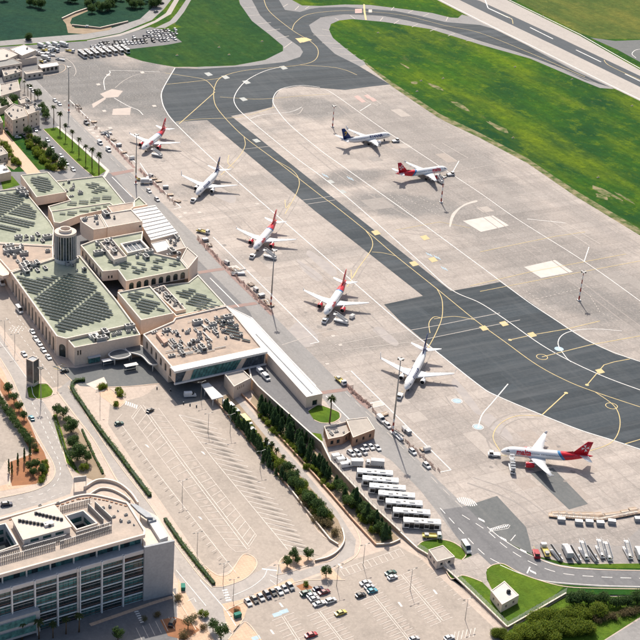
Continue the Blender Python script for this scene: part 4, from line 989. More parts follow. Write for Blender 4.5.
# plant enclosures and light well on that roof
for px in ([(100, 242), (112, 238.5), (127, 256), (114, 259.5)],):
    block(term, up(px, 12.2), 12.2, 9.4, m_cop, m_groof2, 1.6, .4); roof_units(term, [(104, 243), (111, 241), (121, 253), (115, 255)], 10.6, 7)
lw = up([(120, 243.5), (141, 239), (149.5, 248), (127.5, 253)], 10.9)
out, inn = offset_poly([p.xy for p in lw], .9)
mb = MB()
for i in range(4):
    j = (i+1) % 4
    mb.add([(out[i].x, out[i].y, 9.4), (out[j].x, out[j].y, 9.4), (out[j].x, out[j].y, 10.9), (out[i].x, out[i].y, 10.9), (inn[i].x, inn[i].y, 10.9), (inn[j].x, inn[j].y, 10.9), (inn[j].x, inn[j].y, 9.62), (inn[i].x, inn[i].y, 9.62)], [(0, 1, 2, 3), (3, 2, 5, 4), (4, 5, 6, 7)])
wellp = mb.build('skylight_kerb', m_cop, term)
MB().add([(p.x, p.y, 9.62) for p in inn], [(0, 1, 2, 3)]).build('skylight_glass', m_slate, term)
for k in range(1, 4):
    a = inn[0].lerp(inn[1], k/4); b = inn[3].lerp(inn[2], k/4)
    MB().bar((a.x, a.y, 9.7), (b.x, b.y, 9.7), .3, .3).build('glazing_bar', m_whitec, term)
block(term, up([(180.7, 258.5), (187, 247), (198, 256.3), (188.6, 268)], 9.4), 9.4, 0, m_wall, m_groof2, .5, .5); roof_units(term, [(166, 254), (178, 252), (184, 256), (178, 260), (168, 258)], 9.6, 5)
# low solar roofs to the right of the arches
t5 = up([(118, 290), (127, 288.6), (188.5, 282), (198, 274.5), (226, 305), (190, 313), (176, 316), (160, 297)], 5.2)
block(term, t5, 5.2, 0, m_wall, m_groof, .5, .5)
solar_field(term, [(174, 292), (196, 287), (219, 305), (194, 309), (184, 304)], 4.75, 2.7, 10, skip=0)
tr = up([(152, 289), (164, 285), (186, 309), (176, 311)], 6.4)
block(term, tr, 6.4, 4.6, m_wall, m_groof2, 1.3, .4); roof_units(term, [(155, 289), (163, 287), (182, 307), (176, 308)], 5.1, 18, .9)
block(term, up([(117.5, 292), (150, 285.6), (174, 313), (141, 320)], 8.6), 8.6, 1, m_wall, m_groof, .7, .5)
solar_field(term, [(123, 294), (148, 289), (168, 311), (143, 316)], 7.95, 2.7, 10, skip=.12)
# lower front block with its forecourt wall
t2 = up([(67, 338.8), (74.4, 347.5), (140.5, 334.6), (134, 324)], 5.2)
l2 = (t2[2]-t2[1]).length
block(term, t2, 5.2, ZL, m_wall, m_groof, .7, .5, {1: [(1.4, 2.1, .9, 3.3, False), (2.6, 3.3, .9, 3.3, False)], 0: []})
roof_units(term, [(88, 338), (132, 327), (136, 332), (96, 342)], 4.55, 10); MB().prism(up([(88, 334), (97, 331.5), (99, 335), (91, 337)], 5.8), 4.4, 5.8).build('roof_cabin', m_wroof, term)
shop = empty('kiosk_front', (0, 0, 0)); shop.parent = term
a, b = t2[1].lerp(t2[2], .2), t2[1].lerp(t2[2], .37); d = (b-a).normalized(); nn = Vector((d.y, -d.x, 0))
for k in range(4):
    p = a.lerp(b, (k+.5)/4)+nn*.6
    MB().box((p.x, p.y, -2.4), ((b-a).length/4-.1, 1.2, 2.6), math.atan2(d.y, d.x)).build('pane', m_teal, shop)
p = (a+b)/2+nn*.8; MB().box((p.x, p.y, -.9), ((b-a).length+.6, 1.9, .3), math.atan2(d.y, d.x)).build('roof_slab', m_lconc, shop)
# tiled-roof block and the bridge
t6 = up([(143, 334), (175.5, 371.5), (266, 352), (238, 318), (226.5, 305.5), (175, 317.5), (173, 321)], 6.5)
e6 = (t6[1]-t6[0]).length
block(term, t6, 6.5, .6, m_wall, m_proof, .7, .6, {0: evenly(e6, 6, 2.4, 1.0, 5.0, True, 2, 3)}, pane_name='arched_window')
MB().add([(p.x, p.y, .62) for p in t6], [tuple(t) for t in tessellate_polygon([[Vector((p.x, p.y, 0)) for p in t6]])]).build('soffit', m_lconc, term)
back = (t6[3]-t6[2]).normalized()
base6 = [t6[0], t6[1]+back*9, t6[2]+back*11, t6[3], t6[4], t6[5], t6[6]]
MB().prism(base6, ZL, .58, top=False).build('wall', m_wall, term)
roof_units(term, [(150, 334), (174, 328), (232, 314), (250, 335), (210, 348), (172, 358)], 5.85, 52); pipes(term, [(150, 334), (200, 318), (236, 345), (172, 362)], 5.85, 22)
solar_field(term, [(212, 318), (226, 315), (252, 342), (236, 346), (222, 332)], 5.85, 2.7, 10, skip=.05)
solar_field(term, [(190, 306), (206, 300), (224, 305), (216, 312), (198, 312)], 5.85, 2.7, 7, skip=.1)
MB().prism(up([(156, 333), (160, 331.5), (168, 341), (164, 343)], 7.6), 5.85, 7.6).build('roof_cabin', M('pinkish_cladding', (.52, .36, .28)), term)
bl = (t6[2]-t6[1]); Lb = bl.length; bl.normalize(); bn = Vector((bl.y, -bl.x, 0))
def bp(u, z, k): q = t6[1]+bl*u+bn*k; return (q.x, q.y, z)
beam = MB(); beam.loft([[bp(u, 6.5, -3.6), bp(u, 7.15, -3.6), bp(u, 7.15, .9), bp(u, 6.1, .9), bp(u, 6.1, .02), bp(u, 6.5, .02)] for u in (-.9, Lb+.3)], smooth=False)
beam.build('roof_beam', m_wroof, term)
led = MB(); led.loft([[bp(u, .9, .02), bp(u, .9, .7), bp(u, .3, .9), bp(u, .3, .02)] for u in (-.6, Lb+.2)], smooth=False); led.build('ledge', m_whitec, term)
for (a0, a1, b0, b1, mt, nm) in ((.0, 3.2, 0, 5.0, m_slate, 'end_glazing'), (7.2, 29.5, 8.8, 32.3, m_teal, 'ribbon_glazing'), (32.6, 43.9, 35.2, 43.9, m_slate, 'ribbon_glazing')):
    mb = MB(); mb.add([bp(a0, .95, .06), bp(a1, .95, .06), bp(b1, 5.9, .5), bp(b0, 5.9, .5)], [(0, 1, 2, 3)]); g = mb.build(nm, mt, term)
    k = int((a1-a0)/1.7)
    for i in range(1, k):
        t = i/k; p, q = Vector(bp(a0+(a1-a0)*t, .95, .1)), Vector(bp(b0+(b1-b0)*t, 5.9, .54))
        MB().bar(p, q, .1, .1).build('mullion', m_dark, g)
# stair block, loading canopy below the bridge
block(term, up([(224.5, 374), (243, 369.6), (251.5, 377.5), (234, 386.5)], 2.4), 2.4, ZL, m_wall, m_groof2, .5, .4, {2: evenly(9, 4, .55, -.3, 1.0, False, 2)})
MB().prism(up([(201, 384.5), (208.5, 382.5), (223.5, 396.5), (212, 399.5)], -.4), -.8, -.4, bottom=True).build('loading_canopy', m_lconc, term)
for x, y in ((213, 400.5), (223, 397.8), (205, 390), (218, 393)):
    p = at(x, y, -.8); MB().tube([(p.x, p.y, ZL), (p.x, p.y, -.8)], .18, 8).build('canopy_post', m_lconc, term)
# long shed with the white roof along the service road
t7 = up([(266.4, 352.3), (306.5, 397), (322.6, 393.4), (252, 317.5), (226.8, 305.6), (238.3, 318)], 5.5)
block(term, t7, 5.5, -.5, m_wall, m_wroof, .25, .5, {1: [(3.2, 5.6, .3, 3.0, False)]}, cop=m_wroof)
a, b = at(256, 334, 5.4), at(312, 393, 5.4)
MB().bar((a.x, a.y, 5.42), (b.x, b.y, 5.42), .5, .35).build('roof_gutter', m_gconc, term)
# entrance canopies
for px, n in (([(108, 354), (112, 351), (120, 349), (126, 350), (131, 354), (127, 357), (118, 358.6), (111, 357)], 3), ([(124, 347), (135, 344), (143, 346), (152, 354), (159, 363), (150, 364), (141, 355.5), (128, 351.5)], 4)):
    pts = smooth_pts(up(px+[px[0]], -.2), 4)[:-1]
    cpy = empty('entrance_canopy', (0, 0, 0)); cpy.parent = term
    o_, i_ = offset_poly([p.xy for p in pts], .5)
    MB().prism(o_, -.75, -.2, bottom=True).build('rim', m_whitec, cpy)
    MB().prism(i_, -.21, -.17).build('canopy_deck', M('canopy_felt', (.14, .145, .15), (.11, .115, .12), .4, .8, .2), cpy)
    for k in range(n):
        q = i_[int(len(i_)*(k+.5)/n)]
        MB().tube([(q.x, q.y, ZL), (q.x, q.y, -.6)], .22, 8).build('column', m_whitec, cpy)
# glazed drum
dc = at(65.6, 259.5, 5.5); dr = 5.2
drum = empty('glazed_drum', (0, 0, 0)); drum.parent = term
def circ(r, z, n=24, ph=0): return [(dc.x+r*math.cos(2*math.pi*k/n+ph), dc.y+r*math.sin(2*math.pi*k/n+ph), z) for k in range(n)]
MB().loft([circ(dr*1.06, 4.9), circ(dr*1.06, 7.0), circ(dr*.95, 7.01)], smooth=False).build('plinth', m_lconc, drum)
for k in range(24):
    if True:
        a0, a1 = 2*math.pi*(k+.09)/24, 2*math.pi*(k+.91)/24
        q = [(dc.x+dr*.96*math.cos(a), dc.y+dr*.96*math.sin(a), z) for a, z in ((a0, 7), (a1, 7), (a1, 19.6), (a0, 19.6))]
        MB().add(q, [(0, 1, 2, 3)]).build('pane', m_slate if k % 3 == 0 else m_glass, drum)
    a = 2*math.pi*k/24; MB().box((dc.x+dr*math.cos(a), dc.y+dr*math.sin(a), 13.3), (.45, .26, 12.7), a).build('fin', m_lconc, drum)
MB().loft([circ(dr*1.04, 19.6), circ(dr*1.04, 20.9), circ(dr*.62, 20.9), circ(dr*.62, 20.3)], smooth=False, cap=False).build('crown_ring', m_wall2, drum)
MB().add(circ(dr*.62, 20.35), [tuple(range(24))]).build('drum_roof', m_proof, drum)
MB().loft([circ(dr*.60, 20.3, 24), circ(dr*.60, 22.3, 24), circ(dr*.48, 22.3, 24), circ(dr*.48, 20.4, 24)], smooth=False, cap=False).build('collar', m_cop, drum)

# ---- office block at the lower left
OZ = -1.2
oP = at(145, 549, 20.3); oQ = at(0, 590, 20.3); ou = (oQ-oP); ou.z = 0; ou.normalize(); on = Vector((ou.y, -ou.x, 0))
if on.y > 0: on = -on                            # towards the viewer
office = empty('office_block', (oP.x, oP.y, OZ), 0, 'modern grey office block with teal ribbon windows and white roof terraces', 'office building')
office.matrix_world = Matrix.Translation((oP.x, oP.y, 0))
def of(u, k, z):                                 # u leftwards along the front, k towards the viewer
    q = ou*u+on*k; return (q.x, q.y, z)
OL = 82.0; FH = 3.55; NF = 6; bay = 7.85
m_cool = M('cool_white_cladding', (.70, .715, .72), (.63, .645, .65), .3, .6, .25)
m_core = M('office_core', (.045, .05, .055), (.035, .04, .045), .4, .9, .1)
MB().prism([of(0, -.9, 0), of(OL, -.9, 0), of(OL, -24, 0), of(0, -24, 0)], OZ, 19.7).build('core', m_core, office)
redstrip = M('red_sill', (.24, .13, .12), (.20, .12, .11), .5, .7)
for i in range(11):
    u0 = bay*i
    for f in range(NF):
        z0 = OZ+FH*f
        if u0 > 36 and f < 3: continue
        w = empty('window_bay', (0, 0, 0)); w.parent = office
        gm = (m_dteal, m_teal, m_glass)[(i*7+f*3) % 3]
        np_ = 4
        for k in range(np_):
            ua, ub = u0+.45+(bay-.6)*k/np_, u0+.45+(bay-.6)*(k+1)/np_-.1
            r = (i*31+f*17+k*7) % 7
            MB().add([of(ua, -.14, z0+.34), of(ub, -.14, z0+.34), of(ub, -.14, z0+FH-.1), of(ua, -.14, z0+FH-.1)], [(0, 1, 2, 3)]).build('pane', m_teal if r == 0 else (m_glass if r < 4 else m_dteal), w)
            MB().bar(of(ub+.05, -.1, z0+.34), of(ub+.05, -.1, z0+FH-.1), .1, .12).build('mullion', m_dark, w)
        MB().bar(of(u0+.1, -.08, z0+2.45), of(u0+bay-.1, -.08, z0+2.45), .1, .12).build('transom', m_lconc, w)
        MB().bar(of(u0+.1, -.08, z0+1.05), of(u0+bay-.1, -.08, z0+1.05), .1, .16).build('sill_bar', redstrip, w)
        MB().loft([[of(u, -.85, z0-.1), of(u, .06, z0-.1), of(u, .06, z0+.28), of(u, -.1, z0+.34), of(u, -.85, z0+.34)] for u in (u0+.25, u0+bay-.05)], smooth=False).build('spandrel', m_cool, w)
    zb = OZ if u0 < 40 else OZ+FH*3
    MB().box(of(u0+.1, .12, (zb+20.3)/2), (.45, 1.1, 20.3-zb), math.atan2(ou.y, ou.x)).build('fin', m_cool, office)
MB().box(of(bay*3+.9, .12, (OZ+20.3)/2), (.3, 1.1, 20.3-OZ), math.atan2(ou.y, ou.x)).build('fin', m_whitec, office)
# band and terrace above
MB().loft([[of(u, .35, 18.9), of(u, .35, 20.3), of(u, -.05, 20.3), of(u, -.05, 19.75), of(u, -6, 19.75), of(u, -6, 18.9)] for u in (-.3, OL)], smooth=False).build('terrace', m_lconc, office)
MB().add([of(0, -.08, 19.77), of(OL, -.08, 19.77), of(OL, -4.2, 19.77), of(0, -4.2, 19.77)], [(0, 1, 2, 3)]).build('terrace_deck', m_gconc, office)
# set-back top storey
for i in range(10):
    u0 = -.4+8.2*i
    w = empty('window_bay', (0, 0, 0)); w.parent = office
    for k in range(4):
        MB().add([of(u0+.2+2*k, -4.2, 19.9), of(u0+2.1+2*k, -4.2, 19.9), of(u0+2.1+2*k, -4.2, 23.2), of(u0+.2+2*k, -4.2, 23.2)], [(0, 1, 2, 3)]).build('pane', (m_dteal, m_teal, m_glass, m_dteal)[(i+k) % 4], w)
    MB().box(of(u0, -3.9, 21.5), (.4, .9, 3.5), math.atan2(ou.y, ou.x)).build('column', m_whitec, office)
MB().prism([of(-.6, -4.4, 0), of(OL, -4.4, 0), of(OL, -12, 0), of(-.6, -12, 0)], 19.8, 23.2, top=False).build('core', m_core, office)
# roof slab: straight front eave, curved back
zr = 24.2
eL = of(OL, -2.6, 0); eR = of(-1.2, -2.6, 0)
curve = [at(x, y, zr)-Vector((oP.x, oP.y, 0)) for x, y in ((145.5, 530), (128, 502), (108, 496.5), (90, 493.5), (75, 495.5), (53, 503), (0, 518), (-60, 536))]
rp = [Vector((eL[0], eL[1], 0)), Vector((eR[0], eR[1], 0)), curve[0]]+smooth_pts(curve[1:], 5)
holes = []
def oh(pix, z=zr):                              # plan of a roof light well, office coordinates
    return [at(x, y, z)-Vector((oP.x, oP.y, 0)) for x, y in pix]
wells = [oh([(66.5, 517.5), (83, 512.5), (96, 524.5), (77, 530.5)]), oh([(-14, 530), (5, 525.5), (17, 546), (0, 552), (-14, 556)])]
bm_slab = MB()
o_, i_ = offset_poly([p.xy for p in rp], .7)
n = len(o_)
for i in range(n):
    j = (i+1) % n
    bm_slab.add([(o_[i].x, o_[i].y, 22.9), (o_[j].x, o_[j].y, 22.9), (o_[j].x, o_[j].y, zr), (o_[i].x, o_[i].y, zr), (i_[j].x, i_[j].y, zr), (i_[i].x, i_[i].y, zr), (i_[j].x, i_[j].y, zr-.5), (i_[i].x, i_[i].y, zr-.5)], [(0, 1, 2, 3), (3, 2, 4, 5), (5, 4, 6, 7)])
bm_slab.build('eave', M('warm_white_eave', (.72, .62, .53), (.66, .57, .49), .3, .8), office)
loops = [[Vector((q.x, q.y, 0)) for q in i_]]+[[Vector((p.x, p.y, 0)) for p in w_] for w_ in wells]
flat = [q for l in loops for q in l]
MB().add([(q.x, q.y, zr-.5) for q in flat], [tuple(t) for t in tessellate_polygon(loops)]).build('roof', M('office_roof_deck', (.50, .41, .34), (.40, .34, .29), .2, .9, .1, fine=1.2), office)
MB().add([(q.x, q.y, 22.9) for q in flat], [tuple(t) for t in tessellate_polygon(loops)]).build('soffit', m_whitec, office)
for w_ in wells:
    wl = empty('light_well', (0, 0, 0)); wl.parent = office
    mb = MB(); k = len(w_)
    for i in range(k):
        a, b = w_[i], w_[(i+1) % k]
        mb.add([(a.x, a.y, 17), (b.x, b.y, 17), (b.x, b.y, zr+.7), (a.x, a.y, zr+.7)], [(0, 1, 2, 3)])
    mb.build('well_wall', m_lconc, wl)
    for i in range(k):
        a, b = w_[i], w_[(i+1) % k]; c = (w_[0]+w_[2])/2; off = ((c-(a+b)/2).normalized())*.12
        for f in range(2):
            p0, p1 = a.lerp(b, .1)+off, a.lerp(b, .9)+off; z = 18+3*f
            MB().add([(p0.x, p0.y, z), (p1.x, p1.y, z), (p1.x, p1.y, z+1.8), (p0.x, p0.y, z+1.8)], [(0, 1, 2, 3)]).build('window', m_dteal, wl)
    o2, i2 = offset_poly([p.xy for p in w_], -.45); mb = MB()
    for i in range(k):
        j = (i+1) % k
        mb.add([(o2[i].x, o2[i].y, zr+.7), (o2[j].x, o2[j].y, zr+.7), (i2[j].x, i2[j].y, zr+.7), (i2[i].x, i2[i].y, zr+.7), (i2[j].x, i2[j].y, zr-.5), (i2[i].x, i2[i].y, zr-.5)], [(0, 1, 2, 3), (3, 2, 4, 5)])
    mb.build('well_kerb', m_cop, wl)
    MB().add([(p.x, p.y, 17) for p in w_], [tuple(range(k))]).build('well_floor', m_groof2, wl)
# roof pavilion with its rows of vents
pv = oh([(13, 519), (54, 506.5), (70, 527), (24, 539.5)], 26.2)
o2, i2 = offset_poly([p.xy for p in pv], .4)
pav = empty('roof_pavilion', (0, 0, 0)); pav.parent = office
mb = MB()
for i in range(4):
    j = (i+1) % 4
    wins = evenly((o2[j]-o2[i]).length, 3, 3.0, 24.2, 25.4, False, 1.5)
    add_panes(wall_run(mb, o2[i], o2[j], 23.6, 26.2, wins, .25), m_dteal, pav)
mb.build('wall', m_whitec, pav)
MB().prism(offset_poly([p.xy for p in pv], -.5)[1], 26.2, 26.55, bottom=True).build('roof_slab', m_wall2, pav)
def ploc(s, t): a = pv[0].lerp(pv[1], s); b = pv[3].lerp(pv[2], s); return a.lerp(b, t)
ventm = MB().box((0, 0, .4), (.9, .9, .8)).tube([(0, 0, .8), (0, 0, 1.0)], .36, 10, mi=1).mesh('roof_vent', [m_dark, m_duct])
for (s0, t0, s1, t1_, k) in ((.1, .22, .62, .78, 9), (.52, .12, .93, .66, 8)):
    for i in range(k):
        p = ploc(s0+(s1-s0)*i/(k-1), t0+(t1_-t0)*i/(k-1)); o = link('roof_vent', ventm, pav); o.location = (p.x, p.y, 26.55); o.rotation_euler = (0, 0, math.atan2(ou.y, ou.x))
p = ploc(.62, .72); MB().box((p.x, p.y, 27.0), (3.2, 1.8, .9), math.atan2(ou.y, ou.x)).build('roof_hatch', m_wroof, pav)
# plant screens: rows of upright slats along the front and round the right-hand well
slat = MB().box((0, 0, .95), (.2, .55, 1.9)).mesh('screen_slat', M('screen_grey', (.34, .33, .32), (.26, .25, .24), .6))
def slats(pa, pb, step=.62, zz=zr-.5):
    d = pb-pa; L = Vector((d.x, d.y, 0)).length; a = math.atan2(d.y, d.x); scr = empty('plant_screen', (0, 0, 0)); scr.parent = office
    for i in range(int(L/step)):
        p = pa+d*((i+.5)*step/L); o = link('slat', slat, scr); o.location = (p.x, p.y, zz); o.rotation_euler = (0, 0, a)
    for z in (.35, 2.0):
        MB().bar((pa.x, pa.y, zz+z), (pb.x, pb.y, zz+z), .1, .1).build('rail', m_alu, scr)
q = lambda x, y: at(x, y, zr)-Vector((oP.x, oP.y, 0))
slats(q(0, 561.5), q(56, 546)); slats(q(60, 545), q(112, 528.5)); slats(q(24, 550), q(66, 538.5)); slats(q(0, 556), q(20, 550.5))
slats(q(76, 536), q(111, 525.5)); slats(q(95, 505), q(112, 521)); slats(q(88, 507), q(104, 523)); slats(q(60, 510), q(92, 502))
roof_pts = [(98, 503), (124, 505), (138, 526), (118, 528)]
# louvres laid along the curved edge
for i in range(26):
    t = i/26*(len(curve)-2); k = int(t)+1; p = curve[k].lerp(curve[min(k+1, len(curve)-1)], t-int(t)); nx = curve[min(k+1, len(curve)-1)]-curve[k]
    c = Vector((oP.x, oP.y, 0)); inw = Vector((nx.y, -nx.x, 0)).normalized()
    if inw.dot(Vector((of(20, -12, 0)))-p) < 0: inw = -inw
    b_ = p+inw*1.9; MB().box((b_.x, b_.y, zr-.35), (.9, .5, .3), math.atan2(nx.y, nx.x)).build('roof_louvre', m_terra, office)
# grey end slab with the lower terrace behind it
sl0 = at(144, 546.5, 21.6)-Vector((oP.x, oP.y, 0)); sl1 = at(174, 540, 21.6)-Vector((oP.x, oP.y, 0))
sn = Vector((ou.x, ou.y, 0)); dS = (sl1-sl0); dS.z = 0; dS.normalize(); nS = Vector((dS.y, -dS.x, 0))
if nS.y > 0: nS = -nS
MB().prism([sl0+nS*.6, sl1+nS*.6, sl1-nS*.3, sl0-nS*.3], OZ, 21.6).build('end_wall', m_gconc, office)
side = at(157, 515, 21)-Vector((oP.x, oP.y, 0))
MB().prism([sl1+Vector((0, 0, 0)), side, at(140, 506, 21)-Vector((oP.x, oP.y, 0)), sl0-nS*.35, sl1-nS*.35][1:], OZ, 20.6).build('side_wing', m_wall2, office)
MB().prism(oh([(149, 522), (157, 520), (168, 536.5), (160, 539.5)], 22), 20.6, 22.0).build('plant_deck', m_lconc, office)
MB().prism(oh([(130.5, 503.5), (136, 504), (150, 513), (153, 517.5), (146, 517), (138, 511)], 23.4), 22.6, 23.4, bottom=True).build('curved_canopy', m_gconc, office)
MB().prism(oh([(147, 517.5), (154, 516.5), (156.5, 519.5), (149, 521.5)], 22.6), 20.6, 22.6).build('plant_box', m_gconc, office)
# projecting framed volume at the left
fu0, fu1, fk, z0, z1 = 38.6, OL, 2.6, OZ+2.2, OZ+FH*3+.3
fr = MB()
pan = wall_run(fr, Vector(of(fu0, fk, 0)), Vector(of(fu1, fk, 0)), z0, z1, [(1.6, 40, z0+1.2, z0+3.7, False), (1.6, 40, z0+5.0, z0+7.6, False)], .35)
for poly in ([of(fu0, fk, z0), of(fu0, -.5, z0), of(fu0, -.5, z1), of(fu0, fk, z1)], [of(fu0, fk, z1), of(fu1, fk, z1), of(fu1, -.5, z1), of(fu0, -.5, z1)], [of(fu0, fk, z0), of(fu1, fk, z0), of(fu1, -.5, z0), of(fu0, -.5, z0)]):
    fr.add(poly, [(0, 1, 2, 3)])
frame = fr.build('projecting_frame', m_gconc, office)
add_panes(pan, m_teal, office, 'ribbon_window')
for k in range(1, 12):
    for za, zb in ((z0+1.2, z0+3.7), (z0+5.0, z0+7.6)):
        MB().bar(of(fu0+1.6+3.2*k, fk-.28, za), of(fu0+1.6+3.2*k, fk-.28, zb), .12, .12).build('mullion', m_dark, office)
for k in range(4):
    p = of(fu0+.8+9*k, fk-.5, 0); MB().tube([(p[0], p[1], OZ), (p[0], p[1], z0)], .3, 8).build('column', m_lconc, office)
for x, y in ((103, 507), (110, 506), (118, 510), (126, 514), (121, 520), (129, 521), (134, 524), (114, 516), (40, 505), (58, 502.5), (26, 546.5), (45, 541)):
    p = oh([(x, y)])[0]; o = link('roof_unit', _units[(int(x)+int(y)) % 5], office); o.location = (p.x, p.y, zr-.5); o.rotation_euler = (0, 0, math.atan2(ou.y, ou.x)); o.scale = (.55, .55, .5)

# ---- advertising monolith on the roundabout lawn
mo = empty('advertising_tower', land(33, 386), 0, 'tall dark glass advertising tower with a pale stone frame on a small lawn', 'billboard')
mp = [land(27, 384), land(33.5, 387), land(39, 383.5), land(33, 381)]; mc = mo.location
for nm, f0, f1, mt in (('plinth', 0, 1.6, m_wall2), ):
    MB().prism([(p-mc)*1.08 for p in mp], f0, f1).build(nm, mt, mo)
for i in range(4):
    a, b = mp[i]-mc, mp[(i+1) % 4]-mc; a.z = b.z = 0
    MB().add([(a.x, a.y, 1.6), (b.x, b.y, 1.6), (b.x, b.y, 12.2), (a.x, a.y, 12.2)], [(0, 1, 2, 3)]).build('panel', glass('billboard_glass', (.075, .085, .095), .2, .4) if 'billboard_glass' not in MATS else MATS['billboard_glass'], mo)
    MB().bar((a.x, a.y, 1.6), (a.x, a.y, 12.6), .35, .35).build('edge_post', m_wall2, mo)
    MB().bar((a.x, a.y, 12.45), (b.x, b.y, 12.45), .34, .34).build('top_rail', m_wall2, mo)
MB().prism([(p-mc)*.97 for p in mp], 12.1, 12.3).build('top_panel', m_gconc, mo)

# ---- small buildings: generic builder
def house(name, pix, zt, zb, wall, roof, label, cat='building', win=None, units=0, par=.5, group=None, gm=None):
    pts = up(pix, zt); c = sum(pts, Vector())/len(pts)
    e = empty(name, (c.x, c.y, zb), 0, label, cat, group)
    e.location = (0, 0, 0)
    ops = None
    if win:
        nfl, per, ww, wh = win; n = len(pts); ops = {}
        for i in range(n):
            L = (pts[(i+1) % n]-pts[i]).length; fh = (zt-zb-par)/nfl; k = max(1, int(L/per)); o = []
            for f in range(nfl):
                o += evenly(L, k, ww, zb+fh*f+fh*.32, zb+fh*f+fh*.32+wh, False, .6)
            ops[i] = o
    cw = sum(pts[i].x*pts[(i+1) % len(pts)].y-pts[(i+1) % len(pts)].x*pts[i].y for i in range(len(pts)))
    if cw < 0: pts = pts[::-1]; ops = None if not ops else {i: evenly_list(pts, i, zt, zb, win, par) for i in range(len(pts))}
    block(e, pts, zt, zb, wall, roof, par, .3, ops, gm)
    if units: roof_units(e, pix, zt-par, units, .7)
    return e
def evenly_list(pts, i, zt, zb, win, par):
    nfl, per, ww, wh = win; L = (pts[(i+1) % len(pts)]-pts[i]).length; fh = (zt-zb-par)/nfl; k = max(1, int(L/per)); o = []
    for f in range(nfl): o += evenly(L, k, ww, zb+fh*f+fh*.32, zb+fh*f+fh*.32+wh, False, .6)
    return o
house('apartment_house', [(4.4, 111), (12.5, 120), (27.8, 115.5), (24, 107), (14, 103.5)], 10.5, 0, m_wall, m_groof2, 'beige three-storey apartment house with small square windows and cluttered flat roof', 'house', (3, 4.2, 1.3, 1.5), 7)
house('apartment_house', [(24.3, 106.5), (28.2, 114.3), (39.5, 110.2), (35, 103)], 10.0, 0, m_wall, m_groof2, 'plain beige apartment block abutting the cluttered beige house', 'house', (3, 4.5, 1.0, 1.3), 5)
house('flat_roofed_shed', [(0, 84), (18, 80), (20, 90), (0, 96)], 5, 0, m_wall2, m_groof2, 'low pale flat-roofed shed behind the beige apartment house', 'shed', None, 4)
house('flat_roofed_shed', [(-14, 96), (8, 97), (13, 103), (0, 108), (-14, 110)], 4.5, 0, m_wall2, m_groof2, 'low grey-roofed annex beside the beige apartment house', 'shed', None, 3)
house('warehouse', [(10, 49), (24, 44.5), (36, 50), (22, 55.5)], 7, 0, m_wall2, m_wroof, 'white-roofed warehouse beside the perimeter road', 'warehouse', None, 2, .3)
house('warehouse', [(-20, 52), (4, 48), (19, 54), (6, 59.5), (-20, 64)], 6.5, 0, m_wall2, M('tan_roof', (.50, .43, .38), (.44, .38, .34), .3), 'tan-roofed low warehouse adjoining the white-roofed warehouse', 'warehouse', None, 3, .3)
house('warehouse', [(13, 57), (32, 54.5), (37, 57), (18, 60)], 4.5, 0, m_wall2, m_groof2, 'narrow grey-roofed store in front of the white-roofed warehouse', 'warehouse', None, 2, .3)
house('workshop', [(-20, 64), (13, 58.5), (22, 63), (-20, 70)], 6.0, 0, m_wall2, M('dark_tile_roof', (.24, .235, .22), (.20, .195, .185), .5), 'workshop with a dark grey roof and shaded bays', 'workshop', (1, 4, 2, 2.6), 0, .3)
house('gatehouse', [(24, 71.5), (40, 69.5), (43, 71.5), (26, 74)], 4.0, 0, m_wall2, m_groof2, 'long low gatehouse beside the start of the service road', 'gatehouse', (1, 3.5, 1.6, 1.4), 0, .3)
house('canopy_store', [(38, 64.5), (57, 62), (59, 65.2), (41, 68)], 4.2, 0, m_wall2, m_wroof, 'white-roofed open store inside the curved kerb of the yard', 'store', (1, 3, 2.2, 2.2), 0, .2)
house('roof_terrace_house', [(-10, 166), (4, 163), (11, 171.5), (-10, 176)], 5, 0, m_wall2, m_wroof, 'white flat-roofed pavilion beside the courtyard lawn', 'pavilion', None, 2)
for px, z_, nm, lb, un in (([(18, 99), (27, 96.5), (31, 101), (21, 103.5)], 4.5, 'flat_roofed_shed', 'small pale shed with a flat roof behind the abutting beige block', 2), ([(-12, 118), (0, 116), (3, 122), (-12, 127)], 6, 'flat_roofed_shed', 'grey flat-roofed house across the footway from the beige house', 3), ([(2, 70), (16, 67), (22, 71), (4, 76)], 4, 'flat_roofed_shed', 'low store with rooftop boxes between the workshop and gatehouse', 4), ([(-10, 148), (2, 146), (8, 153), (-8, 158)], 5, 'flat_roofed_shed', 'cream house in the shrubby garden beside the pink footway', 3)):
    house(nm, px, z_, 0, m_wall2, m_groof2, lb, 'shed', (1, 3.6, 1.1, 1.2), un)
# crew building by the bus yard
cb = house('crew_building', [(346, 419.5), (367.5, 417), (375, 429), (353, 437.5)], 4.6, 0, m_terra, m_groof2, 'two-storey crew building with a pale flat roof above the parked buses', 'building', (1, 3.2, 1.2, 1.6), 0, .25)
house('crew_annex', [(324, 426), (336, 424), (347, 421), (351, 431), (343, 436), (328, 439)], 4.0, 0, m_terra, m_groof2, 'terracotta annex with open roof terrace joined to the crew building', 'building', (1, 3, 1.4, 1.8), 6, 1.0)
